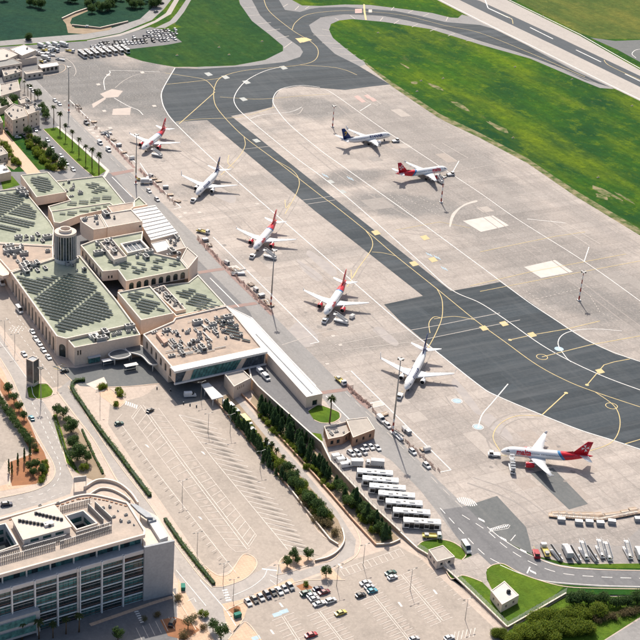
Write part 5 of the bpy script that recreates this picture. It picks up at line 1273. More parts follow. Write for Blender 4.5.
# gate kiosks
k1 = house('gate_kiosk', [(428.5, 549.5), (443, 545), (455, 556.5), (437, 561.5)], 3.4, 0, m_wall2, m_groof2, 'small flat-roofed gate kiosk with grey roof at the car park fence', 'kiosk', (1, 3, 1.2, 1.2), 0, .2)
k2 = house('gate_kiosk', [(491, 590.5), (504.5, 580.8), (519, 595), (502, 604.5)], 3.6, 0, m_wall, M('kiosk_roof', (.58, .54, .50), (.50, .47, .44), .4), 'square kiosk with pale overhanging roof and rooftop fan on the lawn', 'kiosk', (1, 3, 1.0, 1.2), 0, .2)
p = at(508.5, 592.5, 3.5); MB().tube([(p.x, p.y, 3.4), (p.x, p.y, 4.2)], .8, 12).tube([(p.x, p.y, 4.2), (p.x, p.y, 4.6)], .55, 12).build('roof_fan', m_dark, k2)

# ---- retaining wall, boundary walls and fences
def wall_along(name, pts, h, th, mat, label, base=None, cat='wall', group=None, coping=None, close=False):
    """masonry wall following pts; base(p) gives its foot height"""
    e = empty(name, (0, 0, 0), 0, label, cat, group)
    mb = MB(); cp = MB(); n = len(pts)
    L, Rr = [], []
    for i, p in enumerate(pts):
        d = pts[min(i+1, n-1)]-pts[max(i-1, 0)]; d.z = 0; d.normalize(); s = Vector((-d.y, d.x, 0))*(th/2); L.append(p-s); Rr.append(p+s)
    for i in range(n-1):
        zb = [base(pts[i]), base(pts[i+1])]; zt = [h(pts[i]) if callable(h) else zb[0]+h, h(pts[i+1]) if callable(h) else zb[1]+h]
        a, b, c, d = L[i], L[i+1], Rr[i+1], Rr[i]
        vs = [(a.x, a.y, zb[0]-.3), (b.x, b.y, zb[1]-.3), (c.x, c.y, zb[1]-.3), (d.x, d.y, zb[0]-.3), (a.x, a.y, zt[0]), (b.x, b.y, zt[1]), (c.x, c.y, zt[1]), (d.x, d.y, zt[0])]
        mb.add(vs, [(0, 1, 5, 4), (2, 3, 7, 6)]+([(3, 0, 4, 7)] if i == 0 else [])+([(1, 2, 6, 5)] if i == n-2 else []))
        e4 = [Vector(v) for v in vs[4:]]; m0, m1 = (e4[0]+e4[3])/2, (e4[1]+e4[2])/2
        w = [m0+(e4[0]-m0)*1.25, m1+(e4[1]-m1)*1.25, m1+(e4[2]-m1)*1.25, m0+(e4[3]-m0)*1.25]
        cp.add([tuple(v) for v in w]+[(v.x, v.y, v.z+.14) for v in w], [(4, 5, 6, 7), (0, 1, 5, 4), (2, 3, 7, 6), (3, 2, 1, 0)]+([(3, 0, 4, 7)] if i == 0 else [])+([(1, 2, 6, 5)] if i == n-2 else []))
    mb.build('masonry', mat, e); cp.build('coping', coping or m_cop, e)
    return e
m_stone = M('retaining_stone', (.50, .40, .31), (.42, .33, .26), .5, .9, .1, fine=2)
rw = dense([at(x, y) for x, y in EDGE[4:12]], 5)
wall_along('retaining_wall', rw, lambda p: .8, .5, m_stone, 'tall limestone retaining wall dropping from the ramp road to the conifers', land_z)
rw2 = dense([at(x, y) for x, y in EDGE[11:16]], 5)
wall_along('boundary_wall', rw2, lambda p: .55, .45, m_stone, 'low stone wall below the mesh fence of the lower car park', land_z)
wall_along('boundary_wall', dense([at(507, 628), at(536, 611.5), at(566, 594)], 5), lambda p: .5, .4, m_stone, 'low stone wall below the mesh fence above the bushes', land_z)
wall_along('parapet_wall', dense(lnd([(205, 389), (214, 400), (238, 428), (262, 457), (288, 487.5)]), 5), .9, .4, m_terra, 'low terracotta wall between the big car park and the sunken lane', land_z, coping=M('terracotta_coping', (.58, .38, .26)))
wall_along('parapet_wall', dense(lnd([(288, 487.5), (300, 503), (318, 526), (330, 541), (338, 546)]), 4), .9, .4, m_stone, 'grey stone wall under the overhanging trees of the big car park', land_z)
wall_along('parapet_wall', dense(lnd([(239, 392.5), (252, 406), (262, 417), (300, 460), (330, 494), (352, 520), (376, 546)]), 5), .9, .45, m_terra, 'terracotta wall along the foot of the conifer bank', land_z, coping=MATS['terracotta_coping'])
wall_along('parapet_wall', dense(lnd([(376, 546), (390, 545), (400, 541)], True), 3), .9, .4, m_stone, 'short stone wall closing the end of the conifer bank', land_z)
wall_along('curved_wall', dense(lnd([(315, 562), (328, 558.5), (338, 552), (344, 542), (342, 530)], True), 3), .9, .4, m_stone, 'curved stone wall round the bend of the sunken lane', land_z)
def fence(pts, h, label, base, step=2.5, group=None):
    e = empty('mesh_fence', (0, 0, 0), 0, label, 'fence', group)
    d = dense(pts, step)
    pm = MB().tube([(0, 0, 0), (0, 0, h)], .06, 6).mesh('post', m_alu)
    for p in d:
        o = link('post', pm, e); o.location = (p.x, p.y, base(p))
    for a, b in zip(d, d[1:]):
        za, zb = base(a), base(b); mb = MB()
        for k in range(1, 8): mb.bar((a.x, a.y, za+h*k/8), (b.x, b.y, zb+h*k/8), .025)
        for k in range(1, 6):
            p = a.lerp(b, k/6); zz = za+(zb-za)*k/6; mb.bar((p.x, p.y, zz+.05), (p.x, p.y, zz+h), .025)
        o = mb.build('mesh_panel', m_alu, e); o['kind'] = 'stuff'
    return e
fence([at(x, y) for x, y in EDGE[12:16]], 2.4, 'tall mesh fence between the gate lawns and the lower car park', lambda p: .6, 3)
fence([at(507, 628), at(536, 611.5), at(566, 594)], 2.4, 'mesh fence along the lawn above the dense bushes', lambda p: .55, 3)
fence([at(331, 463), at(372, 507), at(400, 533)], 2.0, 'mesh fence on the wall behind the parked apron buses', lambda p: .6, 3)
# road bridge sign gantry at the office and curved ramp wall
sg = empty('road_sign_gantry', land(80, 488), 0, 'white framed rectangular road sign on two posts beside the bend', 'road sign')
for dx in (-2.2, 2.2):
    MB().tube([(dx, dx*.4, 0), (dx, dx*.4, 5.2)], .14, 8).build('post', m_lconc, sg)
MB().box((0, 0, 4.0), (4.6, .2, 2.3), R(22)).build('sign_board', m_gconc, sg); MB().box((0, 0, 5.2), (4.9, .3, .2), R(22)).build('frame', m_whitec, sg)
wall_along('curved_wall', dense(lnd([(84, 490), (96, 482.5), (108, 482), (120, 486), (131, 495), (138, 505)], True), 3), 1.2, .5, m_wall2, 'pale curved wall of the ramp behind the office block', land_z)
wall_along('curved_wall', dense(lnd([(88, 497), (100, 490), (112, 491), (124, 497), (130, 502)], True), 3), .9, .4, m_wall2, 'inner pale kerb wall of the curved office ramp', land_z)
# ------------------------------------------------------------------ aircraft
A320 = dict(L=37.57, st=[(0, .06, 3.30), (.35, .58, 3.36), (1.0, 1.05, 3.50), (2.0, 1.48, 3.68), (3.4, 1.80, 3.82), (5.2, 1.96, 3.9), (7, 1.98, 3.92), (23.5, 1.98, 3.92), (26, 1.92, 3.98), (29, 1.62, 4.24), (32, 1.18, 4.58), (34.8, .68, 4.92), (36.7, .32, 5.1), (37.5, .12, 5.15)],
            hy=1.0, wing=dict(x0=11.3, c0=7.6, y1=6.3, c1=4.5, y2=16.7, c2=1.45, le=.50, z0=2.75, dih=.092, let=1.9), wl=dict(h=.8, c=.9, back=.6, out=.2),
            eng=dict(y=5.75, x=10.0, L=4.3, r=1.18, z=1.75), fin=dict(x0=28.6, c0=6.6, x1=34.4, c1=2.35, z0=5.4, z1=11.76), stab=dict(x0=31.6, c0=4.1, y=6.22, x1=35.0, c1=1.55, z0=5.2, z1=5.95), gear=(5.1, 17.7, 3.8))
B738 = dict(L=39.47, st=[(0, .06, 2.95), (.4, .55, 3.02), (1.1, 1.0, 3.2), (2.2, 1.42, 3.42), (3.8, 1.74, 3.58), (5.5, 1.87, 3.66), (7, 1.88, 3.68), (25.5, 1.88, 3.68), (28, 1.80, 3.76), (31, 1.5, 4.02), (34, 1.05, 4.42), (36.5, .6, 4.8), (38.0, .28, 5.05), (38.6, .12, 5.1)],
            hy=1.06, wing=dict(x0=12.6, c0=8.0, y1=5.8, c1=4.4, y2=17.1, c2=1.5, le=.52, z0=2.55, dih=.10, let=1.9), wl=dict(h=2.3, c=.7, back=1.5, out=.55),
            eng=dict(y=4.85, x=11.4, L=4.2, r=1.1, z=1.6), fin=dict(x0=30.0, c0=6.6, x1=36.6, c1=2.3, z0=5.1, z1=12.5), stab=dict(x0=33.4, c0=4.0, y=7.15, x1=37.2, c1=1.4, z0=5.2, z1=6.05), gear=(4.6, 18.9, 2.9))
def livery(name, kind):
    """painted fuselage: the colour fields follow the body's own length axis"""
    m, nt, bs = nodes(name); setup(bs, .32, .4)
    tc = nt.nodes.new('ShaderNodeTexCoord'); sp = nt.nodes.new('ShaderNodeSeparateXYZ'); nt.links.new(tc.outputs['Object'], sp.inputs[0])
    X, Z = sp.outputs['X'], sp.outputs['Z']
    dirt = noise(nt, mapping(nt, 0, (.3, 1, 1)), 1.2, 4, .6, .4, .7)
    base = mixc(nt, mathn(nt, 'MULTIPLY', dirt, .16), (.80, .79, .78), (.55, .53, .51))
    if kind == 'red':
        sx = mathn(nt, 'ADD', X, mathn(nt, 'MULTIPLY', Z, -.9))          # slanted edge
        def below(t): return mathn(nt, 'LESS_THAN', sx, t)
        base = mixc(nt, below(-11.2), base, (.035, .20, .42))
        low = mathn(nt, 'LESS_THAN', Z, 3.1)
        base = mixc(nt, mathn(nt, 'MULTIPLY', mathn(nt, 'LESS_THAN', sx, -11.7), low), base, (.75, .28, .04))
        base = mixc(nt, below(-12.5), base, (.60, .015, .03))
        base = mixc(nt, mathn(nt, 'MULTIPLY', mathn(nt, 'LESS_THAN', sx, -13.5), mathn(nt, 'LESS_THAN', Z, 2.75)), base, (.45, .02, .05))
    else:
        belly = mathn(nt, 'LESS_THAN', Z, 2.45)
        base = mixc(nt, belly, base, (.03, .05, .14))
        rear = mathn(nt, 'LESS_THAN', mathn(nt, 'ADD', X, mathn(nt, 'MULTIPLY', Z, .9)), -11.9)
        base = mixc(nt, mathn(nt, 'MULTIPLY', rear, mathn(nt, 'GREATER_THAN', Z, 5.0)), base, (.02, .04, .16))
    nt.links.new(base, bs.inputs['Base Color']); MATS[name] = m
    return m
m_liv = {'red': livery('red_tail_livery', 'red'), 'blue': livery('blue_tail_livery', 'blue')}
m_acw = M('aircraft_white', (.80, .79, .78), (.70, .69, .68), .5, .35, .4)
m_acg = M('aircraft_grey', (.70, .70, .70), (.60, .60, .60), .4, .4, .4, stretch=(.4, 1, 1))
m_red = M('signal_red', (.60, .015, .03), (.52, .015, .03), .4, .35, .4)
m_navy = M('navy_paint', (.02, .04, .16), (.018, .035, .13), .4, .35, .4)
m_gold = M('gold_paint', (.75, .50, .05), (.7, .45, .05), .4, .4, .3)
m_black = M('black_rubber', (.02, .02, .021), (.028, .028, .028), 1.0, .8, .2)
m_metal = M('bare_metal', (.55, .54, .52), (.45, .44, .43), 1, .3, .5, .8)
m_cock = glass('cockpit_glass', (.012, .016, .022), .08, .7)

def fus_at(sp, x):
    st = sp['st']
    for (x0, r0, z0), (x1, r1, z1) in zip(st, st[1:]):
        if x0 <= x <= x1:
            t = (x-x0)/(x1-x0); return r0+(r1-r0)*t, z0+(z1-z0)*t
    return st[-1][1], st[-1][2]
def airfoil_ring(le, c, y, z, th, vertical=False):
    prof = [(0, 0), (.08, .45), (.3, .55), (.6, .35), (1, .02), (1, -.02), (.6, -.22), (.3, -.4), (.08, -.35)]
    out = []
    for u, w in prof:
        if vertical: out.append((-(le+c*u), w*th*c, z))
        else: out.append((-(le+c*u), y, z+w*th*c))
    return out
def make_plane(sp, kind, cx):
    """all parts in coordinates with the origin on the ground under the wing box; x forwards"""
    P = {}
    sh = lambda pts: [(p[0]+cx, p[1], p[2]) for p in pts]
    # fuselage
    st = []
    for (x0, r0, z0), (x1, r1, z1) in zip(sp['st'], sp['st'][1:]):
        st += [(x0, r0, z0)]
    st.append(sp['st'][-1]); n = 24
    mb = MB(); mb.loft([sh([(-x, r*math.cos(2*math.pi*k/n), z+sp['hy']*r*math.sin(2*math.pi*k/n)) for k in range(n)]) for x, r, z in st])
    P['fuselage'] = mb.mesh('fuselage', m_liv[kind])
    # wings
    w = sp['wing']; wl = sp['wl']
    def wing(s):
        mb = MB(); secs = []
        le = lambda y: w['x0']+(y-w['let'])*w['le']
        zz = lambda y: w['z0']+max(0, y-1.9)*w['dih']
        c_at = lambda y: w['c0']+(w['c1']-w['c0'])*(y-1.0)/(w['y1']-1.0) if y < w['y1'] else w['c1']+(w['c2']-w['c1'])*(y-w['y1'])/(w['y2']-w['y1'])
        for y, th in ((.6, .14), (1.9, .14), (w['y1'], .12), ((w['y1']+w['y2'])/2, .11), (w['y2'], .10)):
            secs.append(sh(airfoil_ring(le(max(y, 1.2)), c_at(max(y, 1.0)), s*y, zz(y), th)))
        mb.loft(secs)
        y = w['y2']; l0 = le(y); z0 = zz(y)
        tip = []
        for t in (0, .35, 1.0):
            yy = y+wl['out']*(t**.7); c = w['c2']*(1-t)+wl['c']*t; ll = l0+.2+wl['back']*t
            tip.append(sh([(-(ll+c*u), s*(yy+(q*.09 if t > .2 else 0)), z0+.05+wl['h']*t+(q*.09 if t <= .2 else 0)) for u, q in ((0, 0), (.3, 1), (1, .1), (1, -.1), (.3, -1))]))
        tipm = MB(); tipm.loft(tip, mi=0); 
        # flap track fairings
        for yf in (w['y1']*.75, w['y1']*1.35, w['y1']*1.85):
            xx = le(yf)+c_at(yf)*.62
            mb.tube(sh([(-xx, s*yf, zz(yf)-.25), (-(xx+1.3), s*yf, zz(yf)-.42), (-(xx+2.4), s*yf, zz(yf)-.25)]), [.12, .22, .05], 8)
        return mb.mesh('wing', m_acg), tipm.mesh('winglet', m_liv_tip[kind])
    P['wing'] = [wing(1), wing(-1)]
    # engines
    e = sp['eng']
    def engine(s):
        mb = MB(); n = 20; prof = [(0.0, .84), (-.06, .93), (.25, 1.0), (1.4, 1.06), (2.9, .92), (3.6, .74), (3.6, .66)]
        ring = lambda x, r, zz=0: sh([(-(e['x']+x*e['L']/4.3), s*e['y']+r*e['r']*math.cos(2*math.pi*k/n), e['z']+zz+r*e['r']*.97*math.sin(2*math.pi*k/n)) for k in range(n)])
        mb.loft([ring(x, r) for x, r in prof], cap=False)
        nac = mb.mesh('nacelle', m_red if kind == 'red' else m_acw)
        lip = MB().loft([ring(.55, .80), ring(.12, .82), ring(-.06, .87), ring(-.08, .92), ring(.05, .96)], cap=False).mesh('intake_lip', m_metal)
        fan = MB().loft([ring(.55, .82), ring(.6, .3), ring(.25, .04)]).mesh('fan', m_dark)
        ex = MB().loft([ring(3.2, .66), ring(3.7, .5), ring(4.3, .42), ring(4.3, .3), ring(4.9, .05)]).mesh('exhaust', m_metal)
        le = w['x0']+(e['y']-w['let'])*w['le']; z = w['z0']+(e['y']-1.9)*w['dih']
        py = MB().loft([sh([(-(x0), s*e['y']-.16, zb), (-(x0), s*e['y']+.16, zb), (-(x0+dx), s*e['y']+.16, zt), (-(x0+dx), s*e['y']-.16, zt)]) for x0, dx, zb, zt in ((e['x']+1.0, .3, e['z']+.7, e['z']+1.22), (le+.3, 0, e['z']+.6, z+.15), (le+2.8, 0, z-.5, z-.1))], smooth=False).mesh('pylon', m_acg)
        return nac, lip, fan, ex, py
    P['engine'] = [engine(1), engine(-1)]
    f = sp['fin']; mb = MB()
    mb.loft([sh(airfoil_ring(f['x0']+(f['x1']-f['x0'])*t, f['c0']+(f['c1']-f['c0'])*t, 0, f['z0']+(f['z1']-f['z0'])*t, .10, True)) for t in (0, .5, 1)])
    mb.add(sh([(-(f['x0']-3.4), 0, f['z0']+.32), (-(f['x0']+.8), .14, f['z0']+.2), (-(f['x0']+.8), -.14, f['z0']+.2), (-(f['x0']+.75), 0, f['z0']+1.25)]), [(0, 1, 3), (0, 3, 2)])
    P['fin'] = mb.mesh('tail_fin', m_red if kind == 'red' else m_navy)
    t_ = sp['stab']
    P['stab'] = [MB().loft([sh(airfoil_ring(t_['x0']+(t_['x1']-t_['x0'])*t, t_['c0']+(t_['c1']-t_['c0'])*t, s*(.3+(t_['y']-.3)*t), t_['z0']+(t_['z1']-t_['z0'])*t, .09)) for t in (0, .5, 1)]).mesh('tailplane', m_acw) for s in (1, -1)]
    # gear
    g = sp['gear']
    def gear(x, y, z, r):
        leg = MB().tube(sh([(-x, y, r), (-x, y, z)]), .14, 8)
        leg.tube(sh([(-x, y-.45, r), (-x, y+.45, r)]), .1, 8)
        tyres = MB()
        for d in (-.38, .38): tyres.tube(sh([(-x, y+d-.16, r), (-x, y+d+.16, r)]), r, 14)
        return leg.mesh('gear_leg', m_metal), tyres.mesh('tyre', m_black)
    P['gear'] = [gear(g[0], 0, 2.4, .38), gear(g[1], g[2], 2.5, .55), gear(g[1], -g[2], 2.5, .55)]
    # cockpit panes and cabin windows on the skin
    def skin(x, a, off=.02):
        r, z = fus_at(sp, x); return ((-x)+cx, (r+off)*math.cos(a), z+sp['hy']*(r+off)*math.sin(a))
    ck = MB()
    for s in (1, -1):
        for (a0, a1, x0, x1) in ((R(88), R(62), 1.75, 2.75), (R(58), R(38), 1.8, 3.1), (R(35), R(22), 2.1, 3.5)):
            pts = [skin(x0, a0), skin(x0+.05, a1), skin(x1, a1), skin(x1-.1, a0)]
            ck.add([(p[0], s*p[1], p[2]) for p in pts], [(0, 1, 2, 3)])
    P['cockpit'] = ck.mesh('cockpit_window', m_cock)
    cw = MB(); x = 6.5
    while x < sp['L']*.78:
        if not (sp['L']*.405 < x < sp['L']*.43):
            for s in (1, -1):
                pts = [skin(x, R(17)), skin(x+.3, R(17)), skin(x+.3, R(28)), skin(x, R(28))]
                cw.add([(p[0], s*p[1], p[2]) for p in pts], [(0, 1, 2, 3)])
        x += .62
    P['cabin'] = cw.mesh('cabin_window', m_cock)
    dr = MB()
    for xd in (4.6, sp['L']*.80):
        for s in (1, -1):
            for (xa, xb, aa, ab) in ((xd, xd+.07, R(-8), R(48)), (xd+.85, xd+.92, R(-8), R(48)), (xd, xd+.92, R(45), R(48))):
                ps = [skin(xa, aa), skin(xb, aa), skin(xb, (aa+ab)/2), skin(xb, ab), skin(xa, ab), skin(xa, (aa+ab)/2)]
                dr.add([(p[0], s*p[1], p[2]) for p in ps], [(0, 1, 2, 5), (5, 2, 3, 4)])
    P['door'] = dr.mesh('door_outline', m_duct)
    # lettering wrapped round the skin
    txt, size, xc, ang0, mt, sy = (('malta', 2.75, 9.2, R(26), m_red, 1.15) if kind == 'red' else ('RYANAIR', 2.35, 12.6, R(27), m_navy, 1.1))
    def letters(s):
        me = text_mesh(txt, size, .035*size); bm = bmesh.new(); bm.from_mesh(me)
        for k in range(-4, 5):
            bmesh.ops.bisect_plane(bm, geom=bm.verts[:]+bm.edges[:]+bm.faces[:], plane_co=(0, k*.3, 0), plane_no=(0, 1, 0))
        for v in bm.verts:
            x = xc+s*v.co.x; r, z = fus_at(sp, x); a = ang0+v.co.y*sy/r
            v.co = Vector(((-x)+cx, s*(r+.025)*math.cos(a), z+sp['hy']*(r+.025)*math.sin(a)))
        bm.to_mesh(me); bm.free(); me.materials.clear(); me.materials.append(mt); return me
    P['text'] = [letters(1), letters(-1)]
    # emblem on the fin: eight-pointed cross / gold harp shape
    def emblem(s):
        mb = MB(); c = (f['x0']+(f['x1']-f['x0'])*.52+(f['c0']+(f['c1']-f['c0'])*.52)*.52, f['z0']+(f['z1']-f['z0'])*.52)
        yy = s*(.32)
        if kind == 'red':
            for k in range(4):
                a = k*math.pi/2+.25
                pts = [(0, .12), (-.62, 1.75), (0, 1.3), (.62, 1.75)]
                q = [(c[0]+u*math.cos(a)-v*math.sin(a), yy, c[1]+u*math.sin(a)+v*math.cos(a)) for u, v in pts]
                mb.add(sh([(-p[0], p[1], p[2]) for p in q]), [(0, 1, 2), (0, 2, 3)])
            return mb.mesh('emblem', m_acw)
        out = [(-.9, .9), (-.2, 1.5), (.7, 1.35), (1.1, .6), (.8, -.2), (.1, -1.0), (-.4, -1.5), (-.6, -1.2), (-.1, -.5), (.45, .2), (.4, .75), (-.1, .95), (-.6, .5)]
        tr = tessellate_polygon([[Vector((a, b, 0)) for a, b in out]])
        mb.add(sh([(-(c[0]-a*.95), yy, c[1]+b*.95) for a, b in out]), [tuple(t) for t in tr])
        return mb.mesh('emblem', m_gold)
    P['emblem'] = [emblem(1), emblem(-1)]
    return P
m_liv_tip = {'red': m_acw, 'blue': m_acw}
_pl = {}
def aircraft(sp, key, kind, nose, hd, label):
    cx = sp['L']*.45
    if key not in _pl: _pl[key] = make_plane(sp, kind, cx)
    P = _pl[key]
    c = Vector((nose[0]-math.cos(hd)*cx, nose[1]-math.sin(hd)*cx, .1))
    e = empty('airliner', c, hd, label, 'airplane', 'airliners parked on the apron')
    fu = link('fuselage', P['fuselage'], e)
    for nm, k in (('cockpit_window', 'cockpit'), ('cabin_window', 'cabin'), ('door_outline', 'door')):
        o = link(nm, P[k], fu)
        if k == 'cabin': o['kind'] = 'stuff'
    for me in P['text']: link('fuselage_lettering', me, fu)
    for wm, tm in P['wing']:
        wo = link('wing', wm, e); link('winglet', tm, wo)
    for nac, lip, fan, ex, py in P['engine']:
        en = link('engine', nac, e)
        for nm, me in (('intake_lip', lip), ('fan', fan), ('exhaust', ex), ('pylon', py)): link(nm, me, en)
    fo = link('tail_fin', P['fin'], e)
    for me in P['emblem']: link('emblem', me, fo)
    for me in P['stab']: link('tailplane', me, e)
    for lg_, ty in P['gear']:
        l = link('landing_gear', lg_, e); link('tyre', ty, l)
    return e
PL = [(B738, 'b', 'blue', (39.86, 555.6), -104.85, 'white airliner with navy tail between the dark taxiway edge and a tall mast'),
      (A320, 'r', 'red', (78.15, 510.1), 178.75, 'red-tailed airliner parked side-on beside the dark rectangular tarmac patch'),
      (A320, 'r', 'red', (2.26, 621.26), -104.0, 'red-tailed airliner on the stand next to the navy-tailed one, stairs at its front door'),
      (A320, 'r', 'red', (-36.88, 689.75), -103.9, 'red-tailed airliner nearest the arcaded upper terminal roof'),
      (B738, 'b', 'blue', (-74.85, 757.5), -103.95, 'navy-tailed airliner parked nose-in between two red-tailed ones'),
      (A320, 'r', 'red', (-114.5, 820.46), -104.7, 'red-tailed airliner at the far end of the terminal stands beside a white van'),
      (B738, 'b', 'blue', (35.04, 882.9), 35.8, 'navy-tailed airliner side-on beyond the taxiway, beside a striped mast'),
      (A320, 'r', 'red', (69.26, 829.86), 31.9, 'red-tailed airliner side-on beyond the taxiway behind a striped mast')]
planes = [aircraft(sp, k, kd, n, R(h), lb) for sp, k, kd, n, h, lb in PL]
# ------------------------------------------------------------------ vehicles
m_tyre = m_black
def paint(name, c): return M('paint_'+name, c, tuple(x*.85 for x in c), .8, .28, .5)
PAINT = {'white': paint('white', (.78, .77, .75)), 'silver': paint('silver', (.48, .48, .49)), 'black': paint('black', (.02, .022, .025)), 'blue': paint('blue', (.03, .07, .16)), 'navy': paint('navy', (.02, .03, .07)),
         'red': paint('red', (.38, .02, .03)), 'maroon': paint('maroon', (.16, .02, .03)), 'yellow': paint('yellow', (.62, .50, .12)), 'teal': paint('teal', (.05, .28, .36)), 'grey': paint('grey', (.20, .21, .22)), 'green': paint('green', (.03, .10, .08))}
m_lamp = M('lamp_glass', (.75, .73, .68), (.6, .58, .55), 2, .2, .5); m_tail = M('tail_lamp', (.45, .02, .02), (.35, .02, .02), 2, .3, .5)
m_vglass = glass('vehicle_glass', (.014, .018, .022), .07, .7)
def wheel_mesh(r, w):
    mb = MB(); mb.tube([(0, -w/2, 0), (0, w/2, 0)], r, 14); mb.tube([(0, -w/2-.015, 0), (0, w/2+.015, 0)], r*.6, 10, mi=1); return mb.mesh('wheel', [m_tyre, m_alu])
WH = {'car': wheel_mesh(.32, .2), 'van': wheel_mesh(.36, .24), 'truck': wheel_mesh(.48, .3)}
def profile_body(prof, w, tuck=.06, inset=.05):
    """extrude a side profile (x,z) across the width with rounded shoulders"""
    n = len(prof); cz = sum(p[1] for p in prof)/n; cx_ = sum(p[0] for p in prof)/n
    rings = []
    for y, s in ((-w/2, 1-tuck), (-w/2+inset, 1), (w/2-inset, 1), (w/2, 1-tuck)):
        rings.append([(cx_+(x-cx_)*(1-(1-s)*.5), y, cz+(z-cz)*s) for x, z in prof])
    return MB().loft(rings, smooth=False)
def make_car(color, style='hatch'):
    e = empty('parked_car', (0, 0, 0)); e['category'] = 'car'
    L = {'hatch': 3.9, 'sedan': 4.5, 'suv': 4.5}[style]; h = {'hatch': 1.45, 'sedan': 1.42, 'suv': 1.7}[style]; f, b = L/2, -L/2
    z0, zb = .28, .86 if style != 'suv' else 1.0
    prof = [(b+.05, z0), (b, .55), (b+.05, zb-.02), (b+.35, zb+.02), (f-1.0, zb), (f-.25, zb-.14), (f, .58), (f-.04, z0)]
    profile_body(prof, 1.74).build('body', PAINT[color], e)
    r0, r1 = (b+.25, b+.75) if style != 'sedan' else (b+.75, b+1.35)
    w0, w1 = f-1.05, f-1.95
    cab = MB()
    lo, hi = 1.62, 1.28
    ring = lambda x0, x1, ww, z: [(x0, -ww/2, z), (x1, -ww/2, z), (x1, ww/2, z), (x0, ww/2, z)]
    cab.loft([ring(r0, w0, lo, zb-.03), ring(r1, w1, hi, h-.06)], smooth=False)
    cab.build('windows', m_vglass, e)
    rf = MB(); rf.loft([ring(r1-.12, w1+.1, hi+.05, h-.08), ring(r1-.02, w1-.02, hi-.04, h), ], smooth=False)
    for s in (-1, 1):
        rf.bar((w0-.03, s*lo/2, zb-.02), (w1+.05, s*hi/2, h-.05), .08); rf.bar((r0+.03, s*lo/2, zb-.02), (r1-.05, s*hi/2, h-.05), .12)
        m = (w1+r1)/2; rf.bar((m, s*(lo/2+.005), zb-.02), (m, s*(hi/2+.01), h-.05), .1)
    rf.build('roof', PAINT[color], e)
    for x in (b+.75, f-.78):
        for s in (-.78, .78):
            o = link('wheel', WH['car'], e); o.location = (x, s, .32)
    for s in (-.6, .6):
        MB().box((f-.03, s, .68), (.08, .36, .14)).build('headlight', m_lamp, e); MB().box((b+.02, s, .72), (.06, .3, .16)).build('tail_light', m_tail, e)
    return e
def make_van(color='white', L=5.2, h=2.3, windows=True, name='van', cat='van'):
    e = empty(name, (0, 0, 0)); e['category'] = cat
    f, b = L/2, -L/2
    prof = [(b, .35), (b-.02, 1.0), (b+.1, h), (f-1.9, h), (f-.95, 1.25), (f-.15, 1.02), (f, .7), (f-.03, .35)]
    profile_body(prof, 1.95, .05, .12).build('body', PAINT[color], e)
    ws = MB(); ws.add([(f-.92, -.85, 1.32), (f-.92, .85, 1.32), (f-1.78, .78, h-.1), (f-1.78, -.78, h-.1)], [(0, 1, 2, 3)])
    ws.v = [(x+.06, y, z+.05) for x, y, z in ws.v]; ws.build('windscreen', m_vglass, e)
    xs = [(f-2.05, f-1.35)] if not windows else [(f-2.05, f-1.35), (f-3.3, f-2.2), (b+.3, f-3.45)]
    for s in (-1, 1):
        for x0, x1 in xs:
            MB().box(((x0+x1)/2, s*.985, h-.62), (x1-x0, .03, .6)).build('side_window', m_vglass, e)
    for x in (b+.95, f-.9):
        for s in (-.85, .85): o = link('wheel', WH['van'], e); o.location = (x, s, .36)
    for s in (-.7, .7): MB().box((f-.03, s, .85), (.08, .3, .18)).build('headlight', m_lamp, e)
    return e
def make_bus(kind='apron', color='white'):
    e = empty('apron_bus' if kind == 'apron' else 'coach', (0, 0, 0)); e['category'] = 'bus'
    L, w, h = (13.8, 3.0, 3.1) if kind == 'apron' else (12.0, 2.55, 3.3)
    f, b = L/2, -L/2
    prof = [(b, .35), (b, h-.2), (b+.15, h), (f-.35, h), (f-.08, 1.5), (f, .9), (f, .35)]
    profile_body(prof, w, .03, .1).build('body', PAINT[color], e)
    nw = 7
    for s in (-1, 1):
        if kind == 'apron':
            for i in range(nw):
                x0 = b+.6+(L-1.3)*i/nw; MB().box((x0+(L-1.3)/nw/2, s*(w/2+.01), 1.6), ((L-1.3)/nw-.09, .03, 2.1 if i in (1, 3, 5) else 1.5)).build('side_window', m_vglass, e)
        else:
            for i in range(6):
                x0 = b+.5+(L-1.0)*i/6; MB().box((x0+(L-1.0)/12, s*(w/2+.01), 2.15), ((L-1.0)/6-.06, .03, 1.45)).build('side_window', m_vglass, e)
    MB().add([(f+.02-.06, -w*.45, 1.25), (f+.02-.06, w*.45, 1.25), (f-.25+.02, w*.43, h-.35), (f-.25+.02, -w*.43, h-.35)], [(0, 1, 2, 3)]).build('windscreen', m_vglass, e)
    MB().box((b-.02, 0, h-.95), (.04, w*.8, .9)).build('rear_window', m_vglass, e)
    for x, l in ((-L*.22, 2.2), (L*.15, 1.8)):
        MB().box((x, 0, h+.16), (l, w*.6, .3), taper=(.92, .9)).build('roof_unit', M('bus_roof_pod', (.55, .54, .52)), e)
    for i in range(3): MB().box((-L*.38+L*.36*i, 0, h+.04), (.9, .8, .08)).build('roof_hatch', m_dark if i == 1 else M('bus_roof_pod', (.5, .5, .5)), e)
    for x in (b+2.4, f-2.2):
        for s in (-w/2+.18, w/2-.18): o = link('wheel', WH['truck'], e); o.location = (x, s, .48)
    return e
